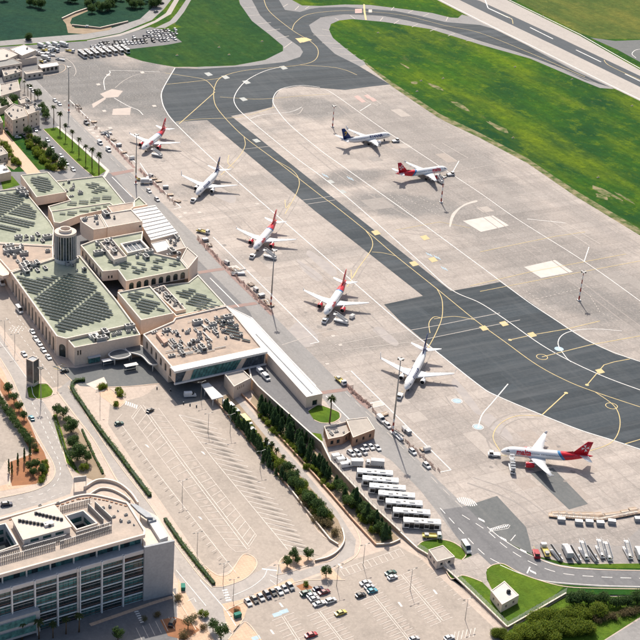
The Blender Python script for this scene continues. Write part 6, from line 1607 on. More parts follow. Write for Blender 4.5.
def make_truck(box='white', cab='white', L=7.0, flat=False, name='truck'):
    e = empty(name, (0, 0, 0)); e['category'] = 'truck'
    f, b = L/2, -L/2
    MB().box((0, 0, .7), (L-.3, 1.0, .3)).build('chassis', m_dark, e)
    prof = [(f-1.9, .55), (f-1.9, 2.3), (f-1.75, 2.4), (f-.55, 2.4), (f-.1, 1.4), (f, 1.1), (f, .55)]
    profile_body(prof, 2.1, .05, .1).build('cab', PAINT[cab], e)
    MB().add([(f-.06, -.88, 1.45), (f-.06, .88, 1.45), (f-.5, .84, 2.25), (f-.5, -.84, 2.25)], [(0, 1, 2, 3)]).build('windscreen', m_vglass, e)
    for s in (-1, 1): MB().box((f-1.15, s*1.055, 1.8), (.8, .03, .6)).build('side_window', m_vglass, e)
    if flat:
        MB().box((b+(L-2.1)/2, 0, 1.0), (L-2.1, 2.2, .22)).build('flatbed', PAINT[box], e)
        for s in (-1, 1): MB().box((b+(L-2.1)/2, s*1.08, 1.3), (L-2.1, .06, .4)).build('side_board', PAINT[box], e)
        MB().box((b+1.6, 0, 1.5), (1.6, 1.5, .8)).build('cargo', m_duct, e)
    else:
        MB().box((b+(L-2.1)/2, 0, 2.0), (L-2.15, 2.3, 2.3)).build('box_body', PAINT[box], e)
        for s in (-1, 1): MB().box((b+(L-2.1)/2, s*1.16, 2.0), (L-2.6, .03, 1.5)).build('side_panel', M('panel_grey', (.55, .55, .54)), e)
    for x in (b+1.4, f-1.1):
        for s in (-.9, .9): o = link('wheel', WH['truck'], e); o.location = (x, s, .48)
    return e
def make_stairs(dark=False):
    """self-propelled passenger stairs: x is the climbing direction"""
    e = empty('passenger_stairs', (0, 0, 0)); e['category'] = 'boarding stairs'
    MB().box((0, 0, .75), (7.4, 2.0, .5)).build('chassis', PAINT['white'], e)
    MB().box((-2.9, .55, 1.5), (1.4, .9, 1.1)).build('cab', PAINT['white'], e)
    MB().box((-3.62, .55, 1.65), (.04, .8, .6)).build('windscreen', m_vglass, e)
    tr = MB()
    for i in range(14):
        t = i/13; tr.box((-3.3+6.0*t, 0, .95+2.5*t), (.5, 1.5, .1))
    tr.build('treads', m_alu, e); tr2 = MB(); tr2.box((3.4, 0, 3.5), (1.6, 1.7, .12)); tr2.build('platform', m_alu, e)
    for s in (-1, 1):
        mb = MB(); mb.bar((-3.5, s*.82, 1.0), (2.7, s*.82, 3.45), .1, .35); mb.build('stringer', PAINT['white'], e)
        mb = MB(); mb.bar((-3.5, s*.85, 2.0), (2.7, s*.85, 4.5), .09); mb.bar((2.7, s*.85, 4.5), (4.2, s*.85, 4.5), .09)
        for i in range(8):
            x = -3.4+6.1*i/7; z = 1.05+2.45*i/7; mb.bar((x, s*.85, z), (x, s*.85, z+1.0), .07)
        mb.build('handrail', PAINT['white'], e)
        mb = MB(); mb.add([(-3.4, s*.84, 1.15), (2.7, s*.84, 3.6), (2.7, s*.84, 4.3), (-3.4, s*.84, 1.85)], [(0, 1, 2, 3)]); mb.build('side_panel', M('stair_panel', (.60, .60, .60)), e)
    mb = MB(); mb.bar((2.2, -.5, .9), (2.2, -.5, 3.3), .16); mb.bar((2.2, .5, .9), (2.2, .5, 3.3), .16); mb.build('lift_frame', m_metal, e)
    if dark:
        cp = MB()
        for i in range(6):
            t = i/5; cp.box((-3.0+6.0*t, 0, 3.05+2.4*t), (1.0, 1.9, .12))
        cp.build('canopy', m_gconc, e)
    for x in (-2.6, 2.4):
        for s in (-.85, .85): o = link('wheel', WH['car'], e); o.location = (x, s, .32)
    return e
def make_tug(color='white'):
    e = empty('pushback_tug', (0, 0, 0)); e['category'] = 'tug'
    profile_body([(-2.6, .4), (-2.6, 1.15), (-2.4, 1.3), (2.3, 1.25), (2.6, 1.0), (2.6, .4)], 2.3, .04, .1).build('body', PAINT[color], e)
    MB().box((-1.3, 0, 1.75), (1.7, 1.8, .9), taper=(.8, .9)).build('cab_glass', m_vglass, e); MB().box((-1.3, 0, 2.24), (1.6, 1.75, .1)).build('cab_roof', PAINT[color], e)
    MB().bar((2.5, 0, .6), (5.2, 0, .55), .12).build('tow_bar', PAINT['yellow'], e)
    MB().box((2.62, 0, .75), (.08, 2.2, .5)).build('bumper', m_dark, e)
    for x in (-1.6, 1.6):
        for s in (-1.0, 1.0): o = link('wheel', WH['truck'], e); o.location = (x, s, .48)
    return e
def make_gpu():
    e = empty('ground_power_unit', (0, 0, 0)); e['category'] = 'power unit'
    MB().box((0, 0, 1.05), (3.0, 1.7, 1.4), taper=(.96, .94)).build('housing', PAINT['white'], e); MB().box((0, 0, 1.78), (2.6, 1.4, .08)).build('lid', m_duct, e)
    MB().box((1.52, 0, 1.0), (.05, 1.3, .9)).build('grille', m_dark, e); MB().bar((1.5, 0, .5), (2.9, 0, .4), .1).build('tow_bar', m_dark, e)
    for x in (-.9, .9):
        for s in (-.7, .7): o = link('wheel', WH['car'], e); o.location = (x, s, .32)
    return e
def make_loader():
    e = empty('belt_loader', (0, 0, 0)); e['category'] = 'belt loader'
    profile_body([(-3.4, .4), (-3.4, .95), (3.0, .95), (3.4, .7), (3.4, .4)], 1.9, .04, .1).build('body', PAINT['white'], e)
    mb = MB(); mb.bar((-3.8, .3, 1.15), (4.0, .3, 2.5), .9, .14); mb.build('belt', m_black, e)
    mb = MB(); mb.bar((-3.8, -.2, 1.2), (4.0, -.2, 2.55), .1, .25); mb.bar((-3.8, .8, 1.2), (4.0, .8, 2.55), .1, .25); mb.build('side_rail', PAINT['white'], e)
    MB().box((-1.2, -.6, 1.4), (1.0, .7, .8)).build('seat_box', m_gconc, e)
    for x in (-2.2, 2.2):
        for s in (-.8, .8): o = link('wheel', WH['car'], e); o.location = (x, s, .32)
    return e
def make_dolly():
    e = empty('baggage_dolly', (0, 0, 0)); e['category'] = 'dolly'
    mb = MB(); mb.box((0, 0, .55), (3.0, 1.6, .12)); mb.build('deck', M('dolly_deck', (.50, .36, .25), (.42, .31, .22), 1), e)
    mb = MB()
    for i in range(6): mb.tube([(-1.25+.5*i, -.75, .66), (-1.25+.5*i, .75, .66)], .06, 6)
    mb.build('rollers', m_metal, e)
    MB().bar((1.5, 0, .5), (2.2, 0, .45), .08).build('tow_bar', m_dark, e)
    for x in (-1.1, 1.1):
        for s in (-.65, .65): o = link('wheel', WH['car'], e); o.location = (x, s, .26); o.scale = (.75, .75, .75)
    return e
def make_uld():
    e = empty('cargo_container', (0, 0, 0)); e['category'] = 'container'
    prof = [(-1.0, .0), (-1.0, 1.6), (1.0, 1.6), (1.0, .55), (.55, .0)]
    profile_body(prof, 3.0, .01, .02).build('shell', M('container_aluminium', (.36, .37, .38), (.28, .29, .30), .8, .5, .3, .1), e)
    for s in (-1, 1): MB().box((0, s*1.5, .9), (1.7, .05, 1.2)).build('side_curtain', M('container_curtain_shaded', (.30, .31, .33)), e)  # darker curtains: shade on the container's side faces put into the colour
    MB().box((0, 0, 1.64), (1.9, 2.9, .05)).build('roof_panel', PAINT['white'], e)
    return e
def make_barrier():
    e = empty('crowd_barrier', (0, 0, 0)); e['category'] = 'barrier'
    mb = MB(); mb.bar((-1.15, 0, 1.05), (1.15, 0, 1.05), .09); mb.bar((-1.15, 0, .25), (1.15, 0, .25), .09); mb.bar((-1.15, 0, .05), (-1.15, 0, 1.05), .09); mb.bar((1.15, 0, .05), (1.15, 0, 1.05), .09)
    mb.build('rail_frame', M('barrier_red', (.36, .20, .16), (.30, .20, .17), 1), e)
    mb = MB()
    for i in range(5): mb.box((-.9+.45*i, 0, .66), (.3, .05, .55))
    mb.build('infill', M('barrier_pale', (.60, .50, .43), (.5, .42, .36), 1), e)
    for x in (-.9, .9): MB().box((x, 0, .04), (.12, .7, .08)).build('foot', m_dark, e)
    return e
PROTO = {}
ORD = ('first', 'second', 'third', 'fourth', 'fifth', 'sixth', 'seventh', 'eighth', 'ninth', 'tenth', 'eleventh', 'twelfth', 'thirteenth')
def proto(key, fn):
    if key not in PROTO: PROTO[key] = fn()
    return PROTO[key]
def put(key, fn, loc, rz, label, group=None): return place(proto(key, fn), USED, loc, rz, label, group)
D = R(-58)                                       # run of the car park aisles
def car(p, rz, color, style, label, group): return put('car_'+color+style, lambda: make_car(color, style), p, rz, label, group)
CARG = 'cars parked on the landside'
# lower car park: row of eight along the kerb
for (x, y), c, s in zip(((248, 603.5), (254.3, 600.5), (260.8, 598.5), (267, 596), (273, 593.6), (279, 592), (284.6, 590), (290, 587.8)), ('white', 'black', 'silver', 'navy', 'black', 'white', 'silver', 'grey'), ('hatch', 'sedan', 'hatch', 'suv', 'hatch', 'sedan', 'hatch', 'suv')):
    car(land(x, y), D, c, s, '%s %s in the straight row along the pink kerb of the lower car park' % (c, {'hatch': 'hatchback', 'sedan': 'saloon', 'suv': 'SUV'}[s]), 'cars in the kerbside row')
names = {'hatch': 'hatchback', 'sedan': 'saloon', 'suv': 'SUV'}
for x, y, c, s, wh in ((318, 590, 'navy', 'hatch', 'beside a maroon car'), (324, 593.2, 'maroon', 'sedan', 'in the cluster near the palm bed'), (306, 594.5, 'green', 'suv', 'by the planted triangle'), (311.5, 596.5, 'white', 'hatch', 'in the cluster near the palm bed'), (314.5, 600, 'silver', 'hatch', 'in the cluster near the palm bed'), (318.8, 604.8, 'white', 'sedan', 'in the cluster near the palm bed'), (330.5, 602, 'white', 'suv', 'standing apart behind the cluster'), (340.5, 614, 'yellow', 'sedan', 'alone in the middle aisle'),
                       (360.5, 596.3, 'black', 'hatch', 'beside the group of four'), (365.5, 584, 'white', 'sedan', 'heading the group of four'), (369.3, 588, 'silver', 'hatch', 'in the group of four'), (372.2, 592, 'teal', 'hatch', 'in the group of four'), (390.5, 574, 'green', 'sedan', 'beside a lone white hatchback'), (392.3, 578.4, 'white', 'hatch', 'beside a lone dark green saloon'), (311, 636, 'red', 'sedan', 'at the bottom bays'), (449, 639, 'white', 'hatch', 'by the striped crossing'), (414, 640, 'silver', 'hatch', 'at the end of the long bays')):
    car(land(x, y), R(32)+random.uniform(-.05, .05), c, s, '%s %s parked in the lower car park %s' % (c, names[s], wh), CARG)
car(land(150, 411.5), D+R(115), 'black', 'hatch', 'black hatchback parked at the top of the empty marked bays', CARG)
car(land(119, 424.5), D+R(90), 'green', 'hatch', 'dark green hatchback in the angled bays beside the hedge', CARG)
car(land(31.5, 419), D+R(180), 'teal', 'hatch', 'teal hatchback driving on the curved approach road', CARG)
car(land(6.5, 505.5), R(20), 'navy', 'suv', 'dark blue SUV driving on the bend above the office block', CARG)
car(land(172, 624), R(80), 'black', 'suv', 'black SUV in the shade at the corner of the office block', CARG)
for i, (x, y) in enumerate(((32.5, 332.5), (35.6, 339.5), (39.3, 344.5), (43.3, 351), (48.5, 358))):
    put('taxi', lambda: make_car('white', 'sedan'), land(x, y), D+random.uniform(-.04, .04), ORD[4-i]+' white taxi of the arcade queue, counted from the arched corner doorway', 'taxis queuing at the arcade')
put('taxi', lambda: make_car('white', 'sedan'), land(24, 355), D, 'white saloon stopped beside the dark advertising tower', CARG)
put('minibus', lambda: make_van('white', 6.2, 2.7, True, 'minibus', 'minibus'), land(19.5, 311.5), D, 'white minibus in the shade of the terminal arcade', CARG)
put('minibus', lambda: make_van('white', 6.2, 2.7, True, 'minibus', 'minibus'), land(1.5, 284), D, 'white minibus at the columned portico', CARG)
put('van', lambda: make_van('white', 5.4, 2.3, False), land(190, 396.5), R(15), 'white van on the forecourt below the bridge', CARG)
car(land(64.5, 372), R(30), 'black', 'hatch', 'black hatchback on the shaded forecourt beside the arched doorway', CARG)
# vans along the sunken lane
for x, y, k in ((226.5, 406.5, 'white'), (232, 409, 'white'), (237, 414.5, 'white'), (253, 433.5, 'silver'), (268, 448, 'white')):
    put('van_'+k, lambda: make_van(k, 5.2, 2.2, False), land(x, y), D, ('silver' if k == 'silver' else 'white')+' van parked along the sunken lane beside the conifers', 'vans in the sunken lane')
put('lorry', lambda: make_truck('yellow', 'white', 8.0), land(246.5, 424.5), D, 'tan box lorry parked along the sunken lane', 'vans in the sunken lane')
for x, y in ((260.5, 373.5), (266, 378.8)):
    put('van_white', None, at(x, y), D, 'white van parked on the dark ramp beside the long shed', 'vans on the ramp')
for x, y in ((64.6, 161.5-34), (66, 163)): pass
for x, y, c in ((47.5, 141, 'white'), (61, 157, 'white'), (66.5, 164.3, 'silver'), (73, 170.5, 'white')):
    car(at(x, y), D, c, 'suv', c+' SUV parked in the lane below the row of palms', 'cars in the palm lane')
car(at(18, 138), R(10), 'white', 'hatch', 'white hatchback at the foot of the beige apartment house', CARG)
# bus yard
for i, (x, y) in enumerate(((374, 478), (379.5, 485.5), (386.5, 493), (395.6, 500.5), (403, 508.5), (410.5, 517.5), (421, 527.5))):
    put('apron_bus', lambda: make_bus('apron'), at(x, y), R(.6)+random.uniform(-.015, .015)+math.pi, ORD[i]+' white apron bus of the rank, counted from the crew building', 'apron buses in the yard').scale = (1.06, 1.06, 1.06)
put('boxtruck', lambda: make_truck('silver', 'white', 7.6), at(374.5, 466), math.pi, 'grey box truck beside the rank of apron buses', 'trucks in the bus yard')
put('camper', lambda: make_truck('white', 'white', 7.0), at(354, 466), math.pi+.1, 'white box truck below the crew building', 'trucks in the bus yard')
for x, y in ((337.5, 458.5), (342.5, 462), (346, 466.8)):
    put('van_white', None, at(x, y), R(25), 'white van nosed in against the yard fence below the crew building', 'vans against the yard fence')
for x, y, c in ((351, 454.5, 'white'), (357, 454, 'white'), (363, 453, 'silver')):
    car(at(x, y), R(-50), c, 'suv', c+' SUV in the short row outside the crew building', 'cars outside the crew building')
for x, y, c in ((365.5, 448.6, 'silver'), (371, 448, 'white'), (377.5, 449, 'white')):
    car(at(x, y), R(-60), c, 'hatch', c+' hatchback under the eaves of the crew building', 'cars outside the crew building')
put('camper', None, at(437, 537.5), R(5), 'white box truck parked behind the last apron bus', 'trucks in the bus yard') if False else None
fl = put('flat', lambda: make_truck('yellow', 'white', 7.5, True), at(432, 538), R(4), 'tan flatbed truck between the last bus and the gate lawn', 'trucks in the bus yard')
put('minibus', None, at(466, 549.5), R(-70), 'white minibus waiting at the lawn corner by the gate kiosk', CARG)
# aircraft service vehicles
put('stairs', make_stairs, at(341, 322.5), R(155), 'white passenger stairs at the front door of the third red-tailed airliner', 'passenger stairs')['label'] = 'white passenger stairs with raised handrails beside a red engine'
put('stairs', None, at(270, 258), R(152), 'white passenger stairs with shadow beside the tall mast by the arcaded roof', 'passenger stairs')
put('stairs', None, at(157, 156), R(152), 'white passenger stairs at the airliner nearest the far end of the terminal', 'passenger stairs')
put('stairs_c', lambda: make_stairs(True), at(511.5, 470), R(93), 'grey covered passenger stairs at the door of the side-on lettered airliner', 'passenger stairs')
put('stairs', None, at(439.5, 182), R(120), 'white passenger stairs beside the red engine of the far side-on airliner', 'passenger stairs')
for (x, y, rz, lb) in ((399.5, 397.5, 75, 'white tug in front of the navy-tailed airliner by the tall mast'), (494, 456, 0, 'white tug off the nose of the lettered red-tailed airliner'), (325, 322, 75, 'white tug under the nose of the red-tailed airliner with stairs'), (252.5, 257.5, 75, 'white tug under the nose of the red-tailed airliner by the arcaded roof'), (193.5, 201.5, 75, 'white tug under the nose of the navy-tailed airliner between red tails'), (395.5, 142, -145, 'tug off the nose of the far navy-tailed airliner'), (450.5, 175.5, -150, 'tug off the nose of the far red-tailed airliner')):
    put('tug', make_tug, at(x, y), R(rz), lb, 'pushback tugs')
for x, y, rz in ((384, 352+38, 20), (360, 305, 10)): pass
put('gpu', make_gpu, at(352, 318), R(60), 'white power unit beside the red engine and passenger stairs', 'power units')
# vehicles along the barrier line
for x, y, k, rz, lb in ((381, 420.8, 'v', -60, 'white van on the barrier line above the crew building'), (387.5, 426.8, 'c', -60, 'white SUV on the barrier line above the crew building'), (397.5, 437, 'l', -60, 'long belt loader at the foot of the tall striped mast'), (412.5, 453, 'c', -58, 'white SUV alone on the barrier line below the tall mast'), (426.5, 466.8, 'c', -58, 'white SUV at the lower end of the barrier line'),
                       (340.5, 382.5, 'y', -58, 'yellow-backed truck at the head of the barrier line'), (203, 233, 'y', -20, 'yellow-backed truck beside the corner of the barrier line'), (146.5, 183.5, 'b', 15, 'white box truck parked near the striped mast'), (143, 180.5, 'y', 5, 'yellow-backed truck near the striped mast'), (149, 192, 'c', -58, 'white SUV beside the white box truck'), (157, 200.5, 'c', -58, 'silver SUV on the service road'),
                       (100, 144, 'v', -58, 'white van on the far barrier line'), (108.5, 151, 'v', -58, 'white van behind the far barrier line'), (55, 101.5, 'c', -58, 'white SUV at the top of the service road'), (59.5, 105, 'c', -58, 'white SUV near the top of the service road'), (86.5, 124, 't', -58, 'dark tug at the far barrier line')):
    p = at(x, y)
    if k == 'v': put('van_white', None, p, R(rz), lb, 'vans on the apron')
    elif k == 'c': car(p, R(rz), 'silver' if 'silver' in lb else 'white', 'suv', lb, 'SUVs on the apron')
    elif k == 'l': put('loader', make_loader, p, R(rz), lb, 'belt loaders')
    elif k == 'y': put('flat', None, p, R(rz), lb, 'trucks on the apron')
    elif k == 'b': put('camper', None, p, R(rz), lb, 'trucks on the apron')
    else: put('tug_dark', lambda: make_tug('grey'), p, R(rz), lb, 'pushback tugs')
# barrier lines along the heads of stands
def barrier_line(a, b, n, label):
    for i in range(n):
        t = (i+random.uniform(-.25, .25))/n; p = at(a[0]+(b[0]-a[0])*t, a[1]+(b[1]-a[1])*t)+E2*random.uniform(-.7, .9)
        put('barrier', make_barrier, p, E1A+random.uniform(-.25, .25)+(math.pi/2 if i % 4 == 3 else 0), label, 'barriers along the stands')
barrier_line((197, 238), (272, 314), 46, 'red and pale crowd barrier in the line beside the arcaded terminal roof')
barrier_line((345, 384), (370, 408), 20, 'red and pale crowd barrier in the line above the crew building')
barrier_line((372, 410), (440, 474), 26, 'red and pale crowd barrier in the line below the tall striped mast')
barrier_line((70, 103), (134, 166), 26, 'red and pale crowd barrier in the line opposite the row of palms')
barrier_line((140, 170), (176, 206), 18, 'red and pale crowd barrier in the line behind the navy-tailed airliner stand')
# dollies with containers, and equipment in the lower right
for i in range(22):
    x = 553+i*4.0; y = 516.5+(.28*i if i < 12 else 3.4-.75*(i-12))
    put('dolly', make_dolly, at(x, y), R(-6)+(R(30) if i > 11 else 0)+random.uniform(-.06, .06), 'tan roller dolly coupled in the long train on the apron', 'dollies in the train').scale = (1.15, 1.6, 1.2)
for i, (x, y, rz) in enumerate(((561, 521.5, 90), (578.5, 524, 88), (589, 524, 90), (600, 525, 91), (611.5, 523.5, 86), (638, 521, 95))):
    put('uld', make_uld, at(x, y), R(rz), ORD[i]+' grey cargo container along the dolly train, counted from its loose end', 'containers by the dolly train')
for x, y in ((556, 515.5), (563, 515.5), (570, 516), (577, 516.3), (584, 516.5), (590, 516.5), (598, 516.5), (609, 517), (617, 516), (625, 514), (633, 511.5)):
    put('uld_low', lambda: make_gpu(), at(x, y), R(10), 'low white power unit standing behind the dolly train', 'power units by the dollies') if False else put('dolly', None, at(x, y-1), R(20), 'tan roller dolly left loose behind the dolly train', 'loose dollies')
eq = ((545, 552.5, 'flat', 100, 'yellow-backed truck in the equipment row by the hedge strip'), (556, 556, 'loader', 115, 'belt loader in the equipment row beside the yellow-backed truck'), (566.5, 554, 'boxtruck', 100, 'grey box truck in the equipment row'), (575, 557, 'loader', 110, 'belt loader between box trucks in the equipment row'), (583.5, 555, 'stairs', 105, 'passenger stairs stored in the equipment row'), (592, 557, 'loader', 112, 'belt loader beside the stored stairs in the equipment row'), (600, 553.5, 'stairs', 100, 'passenger stairs stored in the middle of the equipment row'), (607, 556, 'stairs', 102, 'passenger stairs stored at the gap in the equipment row'), (627.5, 554.5, 'stairs', 100, 'passenger stairs stored beyond the gap in the equipment row'), (638.5, 556, 'camper', 95, 'white box truck at the end of the equipment row'), (536, 555.5, 'tug_red', 95, 'red tug at the head of the equipment row'))
for x, y, k, rz, lb in eq:
    put(k, (lambda: make_tug('red')), at(x, y), R(rz), lb, 'equipment parked in a row')
# coaches and compound vehicles, top left
for i in range(8):
    put('coach', lambda: make_bus('coach'), at(82.5+i*6.1, 56.3-i*.7), R(-57), ORD[i]+' white coach of the slanted rank, counted from the compound trucks', 'coaches in a rank')
cols = ('white', 'silver', 'black', 'white', 'grey', 'navy', 'white', 'silver')
for nm, n, x0, y0, st in (('front', 24, 92, 47.5, 3.6), ('second', 22, 97, 44.3, 3.7), ('third', 13, 134, 38, 3.5), ('back', 9, 148, 33, 3.4)):
    for i in range(n):
        if random.random() < .12: continue
        k = random.randrange(8); c = cols[k]; sty = ('hatch', 'sedan', 'suv')[i % 3]
        car(at(x0+i*st, y0-i*.33), R(-57)+random.uniform(-.05, .05), c, sty, '%s %s in the %s row of the staff car park behind the coaches' % (c, names[sty], nm), 'staff cars, %s row' % nm)
for x, y, k in ((42, 48, 'boxtruck'), (49, 47.3, 'camper'), (56, 46.8, 'boxtruck'), (64, 46.3, 'camper'), (70, 52, 'flat'), (46, 60, 'camper'), (43, 63, 'flat')):
    put(k, None, at(x, y), R(-40+random.uniform(-20, 20)), {'boxtruck': 'grey box truck', 'camper': 'white box truck', 'flat': 'yellow-backed truck'}[k]+' parked in the compound beside the perimeter road', 'compound trucks')
for x, y, c in ((162, 4, 'black'), (156, 12.5, 'grey'), (88, 27.5, 'white'), (28.5, 40, 'navy')):
    car(at(x, y), R(60 if x > 100 else 15), c, 'suv', c+' SUV driving on the perimeter road beside the crop field', CARG)
# ------------------------------------------------------------------ masts, lamps and small furniture
m_mast = M('galvanised_steel', (.34, .34, .33), (.27, .27, .265), .6, .5, .4, .4)
m_bandr = M('mast_band_red', (.36, .05, .04), (.3, .05, .04), .8, .6)
def make_mast(h, striped):
    e = empty('floodlight_mast', (0, 0, 0)); e['category'] = 'floodlight mast'
    r0, r1 = (.42, .16)
    MB().box((0, 0, .25), (1.8, 1.8, .5)).build('footing', m_lconc, e)
    if striped:
        k = 7
        for i in range(k):
            t0, t1 = i/k, (i+1)/k
            MB().tube([(0, 0, .5+(h-.5)*t0), (0, 0, .5+(h-.5)*t1)], [r0+(r1-r0)*t0, r0+(r1-r0)*t1], 10).build('band', m_bandr if i % 2 == 0 else PAINT['white'], e)
    else:
        for i in range(4):
            t0, t1 = (.5+i*1.6)/h, (.5+(i+1)*1.6)/h
            MB().tube([(0, 0, h*t0), (0, 0, h*t1)], [r0+(r1-r0)*t0, r0+(r1-r0)*t1], 10).build('band', m_bandr if i % 2 == 0 else PAINT['white'], e)
        MB().tube([(0, 0, 6.9), (0, 0, h)], [r0*.93, r1], 10).build('pole', m_mast, e)
    MB().loft([[(.9*math.cos(2*math.pi*k/10), .9*math.sin(2*math.pi*k/10), z) for k in range(10)] for z in (h-.3, h-.1)], smooth=False).build('lamp_ring', m_mast, e)
    for k in range(6):
        a = 2*math.pi*k/6; MB().box((1.15*math.cos(a), 1.15*math.sin(a), h-.2), (.6, .6, .45), a).build('floodlight', m_dark if k % 2 else m_alu, e)
    return e
for (x, y), h, st, lb in (((392.5, 433), 35.5, False, 'very tall grey floodlight mast with striped foot on the barrier line'), ((270.8, 306), 30, False, 'tall grey floodlight mast beside the barrier line facing the tiled terminal roof'), ((135.8, 184), 30, False, 'tall grey floodlight mast by the white box truck and red crossing'), ((68.8, 112), 30, False, 'tall grey floodlight mast near the top of the service road'),
                          ((578.8, 300.5), 16.3, True, 'red and white striped mast beside the dark taxiway bend'), ((441, 202.5), 16.1, True, 'red and white striped mast in front of the far red-tailed airliner'), ((332.5, 127), 14.5, True, 'red and white striped mast beside the tail of the far navy-tailed airliner')):
    put('mast%s%s' % (h, st), lambda: make_mast(h, st), at(x, y), R(20), lb, 'floodlight masts')
def make_lamp(h=9, arms=2):
    e = empty('street_lamp', (0, 0, 0)); e['category'] = 'street lamp'
    MB().tube([(0, 0, 0), (0, 0, h)], [.12, .07], 8).build('pole', m_mast, e)
    for s in ((-1, 1) if arms == 2 else (1,)):
        MB().bar((0, 0, h-.1), (s*1.4, 0, h+.15), .08).build('arm', m_mast, e); MB().box((s*1.6, 0, h+.15), (.8, .35, .16)).build('lamp_head', m_dark, e)
    return e
for x, y, lb in ((100, 410, 'double-armed street lamp beside the hedge at the car park head'), (197, 549+4, 'double-armed street lamp beside the hedge near the lower kerb'), (223, 590-6, 'double-armed street lamp on the rounded kerb of the car park'), (182, 500, 'double-armed street lamp half-way along the hedge'), (201, 400, 'double-armed street lamp at the corner of the loading canopy'), (277, 585, 'double-armed street lamp above the kerbside row of cars'), (233, 600, 'double-armed street lamp by the zebra crossing'), (363, 565, 'double-armed street lamp at the empty bays of the lower car park'), (336.5, 586, 'double-armed street lamp by the palm bed'), (410, 590, 'double-armed street lamp between the long bays'), (465, 620, 'double-armed street lamp near the mesh fence'), (208, 432, 'double-armed street lamp above the terracotta wall'), (230, 433, 'double-armed street lamp on the terracotta wall side'), (58, 384, 'double-armed street lamp opposite the advertising tower'), (5, 338, 'double-armed street lamp on the arrivals road'), (15, 352, 'double-armed street lamp between the two approach roads'), (260, 470, 'double-armed street lamp over the stained bays')):
    put('lamp', make_lamp, land(x, y), D+math.pi/2, lb, 'street lamps')
tl = empty('lighting_mast', land(41, 400), 0, 'tall slim mast with a crown of lamps beside the advertising tower', 'lighting mast')
MB().tube([(0, 0, 0), (0, 0, 16)], [.22, .12], 8).build('pole', m_mast, tl)
for k in range(6):
    a = k*math.pi/3; MB().box((.9*math.cos(a), .9*math.sin(a), 15.6), (.9, .5, .3), a).build('lamp_head', m_dark, tl)
for x, y in ((183.5, 404), (190, 405.5), (196.5, 407), (157, 389), (170.5, 391)):
    p = land(x, y); e = put('bollard', lambda: (lambda e_: (tag(e_, None, 'bollard'), MB().tube([(0, 0, 0), (0, 0, .95)], [.3, .26], 10).build('post', m_dark, e_), MB().tube([(0, 0, .95), (0, 0, 1.1)], [.32, .2], 10).build('cap', m_gconc, e_), e_)[-1])(empty('bollard', (0, 0, 0))), p, 0, 'squat dark bollard at the edge of the forecourt', 'forecourt bollards')
# skip and shelter near the entrance
def make_shelter():
    e = empty('ticket_shelter', (0, 0, 0)); e['category'] = 'shelter'
    MB().box((0, 0, 2.7), (6.0, 2.4, .18)).build('roof', m_wroof, e)
    for x in (-2.8, 2.8):
        for y in (-1, 1): MB().tube([(x, y, 0), (x, y, 2.6)], .07, 6).build('post', m_alu, e)
    MB().box((0, 1.0, 1.3), (5.4, .06, 1.9)).build('back_pane', m_slate, e); MB().box((0, .6, .5), (4.5, .5, .1)).build('bench', m_alu, e)
    return e
put('shelter', make_shelter, land(131, 370), R(32), 'long white-roofed shelter outside the curved entrance canopies', 'entrance shelters')
put('shelter', make_shelter, land(108.5, 365), R(32), 'white-roofed shelter beside the teal kiosk front', 'entrance shelters')
put('shelter', make_shelter, land(191, 402), R(10), 'white-roofed shelter on the forecourt under the bridge', 'entrance shelters') if False else None
def make_skip():
    e = empty('recycling_bin', (0, 0, 0)); e['category'] = 'bin'
    MB().box((0, 0, .8), (1.4, 2.4, 1.4), taper=(1.05, 1.05)).build('body', M('bin_green', (.02, .16, .12)), e); MB().box((0, 0, 1.56), (1.5, 2.5, .12)).build('lid', M('bin_lid', (.03, .2, .15)), e)
    return e
put('bin', make_skip, land(237.5, 617), D, 'green recycling bin beside the kerbside planting bed', 'recycling bins')
put('bin', make_skip, land(183, 589), R(10), 'green recycling bin on the paving beside the office end wall', 'recycling bins')
put('bin', make_skip, land(359, 444), R(10), 'green recycling bin outside the crew building', 'recycling bins')

# ------------------------------------------------------------------ vegetation
def leafm(name, c, c2, c3=None):
    m, nt, bs = nodes(name); setup(bs, .7, .15)
    oi = nt.nodes.new('ShaderNodeObjectInfo'); geo = nt.nodes.new('ShaderNodeNewGeometry')
    f = nt.nodes.new('ShaderNodeMath'); f.operation = 'FRACT'
    out = mixc(nt, noise(nt, mapping(nt), 1.1, 3, .6, .35, .65), c, c2)
    out = mixc(nt, mathn(nt, 'MULTIPLY', geo.outputs['Random Per Island'], .85), out, c3 or tuple(x*1.6 for x in c))
    out = mixc(nt, mathn(nt, 'MULTIPLY', oi.outputs['Random'], .35), out, tuple(x*.55 for x in c))
    nt.links.new(out, bs.inputs['Base Color'])
    tl_ = nt.nodes.new('ShaderNodeBsdfTranslucent'); mx = nt.nodes.new('ShaderNodeMixShader'); mx.inputs[0].default_value = .45   # light through the leaves
    nt.links.new(out, tl_.inputs['Color']); nt.links.new(bs.outputs[0], mx.inputs[1]); nt.links.new(tl_.outputs[0], mx.inputs[2])
    nt.links.new(mx.outputs[0], nt.nodes['Material Output'].inputs['Surface']); MATS[name] = m; return m
m_pine = leafm('conifer_leaf', (.045, .105, .05), (.06, .13, .055), (.11, .18, .06))
m_bush = leafm('bush_leaf', (.085, .155, .026), (.12, .19, .03), (.30, .33, .035))
m_dbush = leafm('dark_tree_leaf', (.045, .10, .04), (.062, .125, .042), (.13, .19, .05))
m_hedge = leafm('hedge_leaf', (.06, .14, .022), (.085, .17, .025), (.15, .23, .035))
m_olive = leafm('olive_leaf', (.10, .105, .05), (.13, .13, .06), (.18, .17, .09))
m_dry = leafm('dry_leaf', (.14, .115, .055), (.19, .15, .075), (.26, .21, .11))
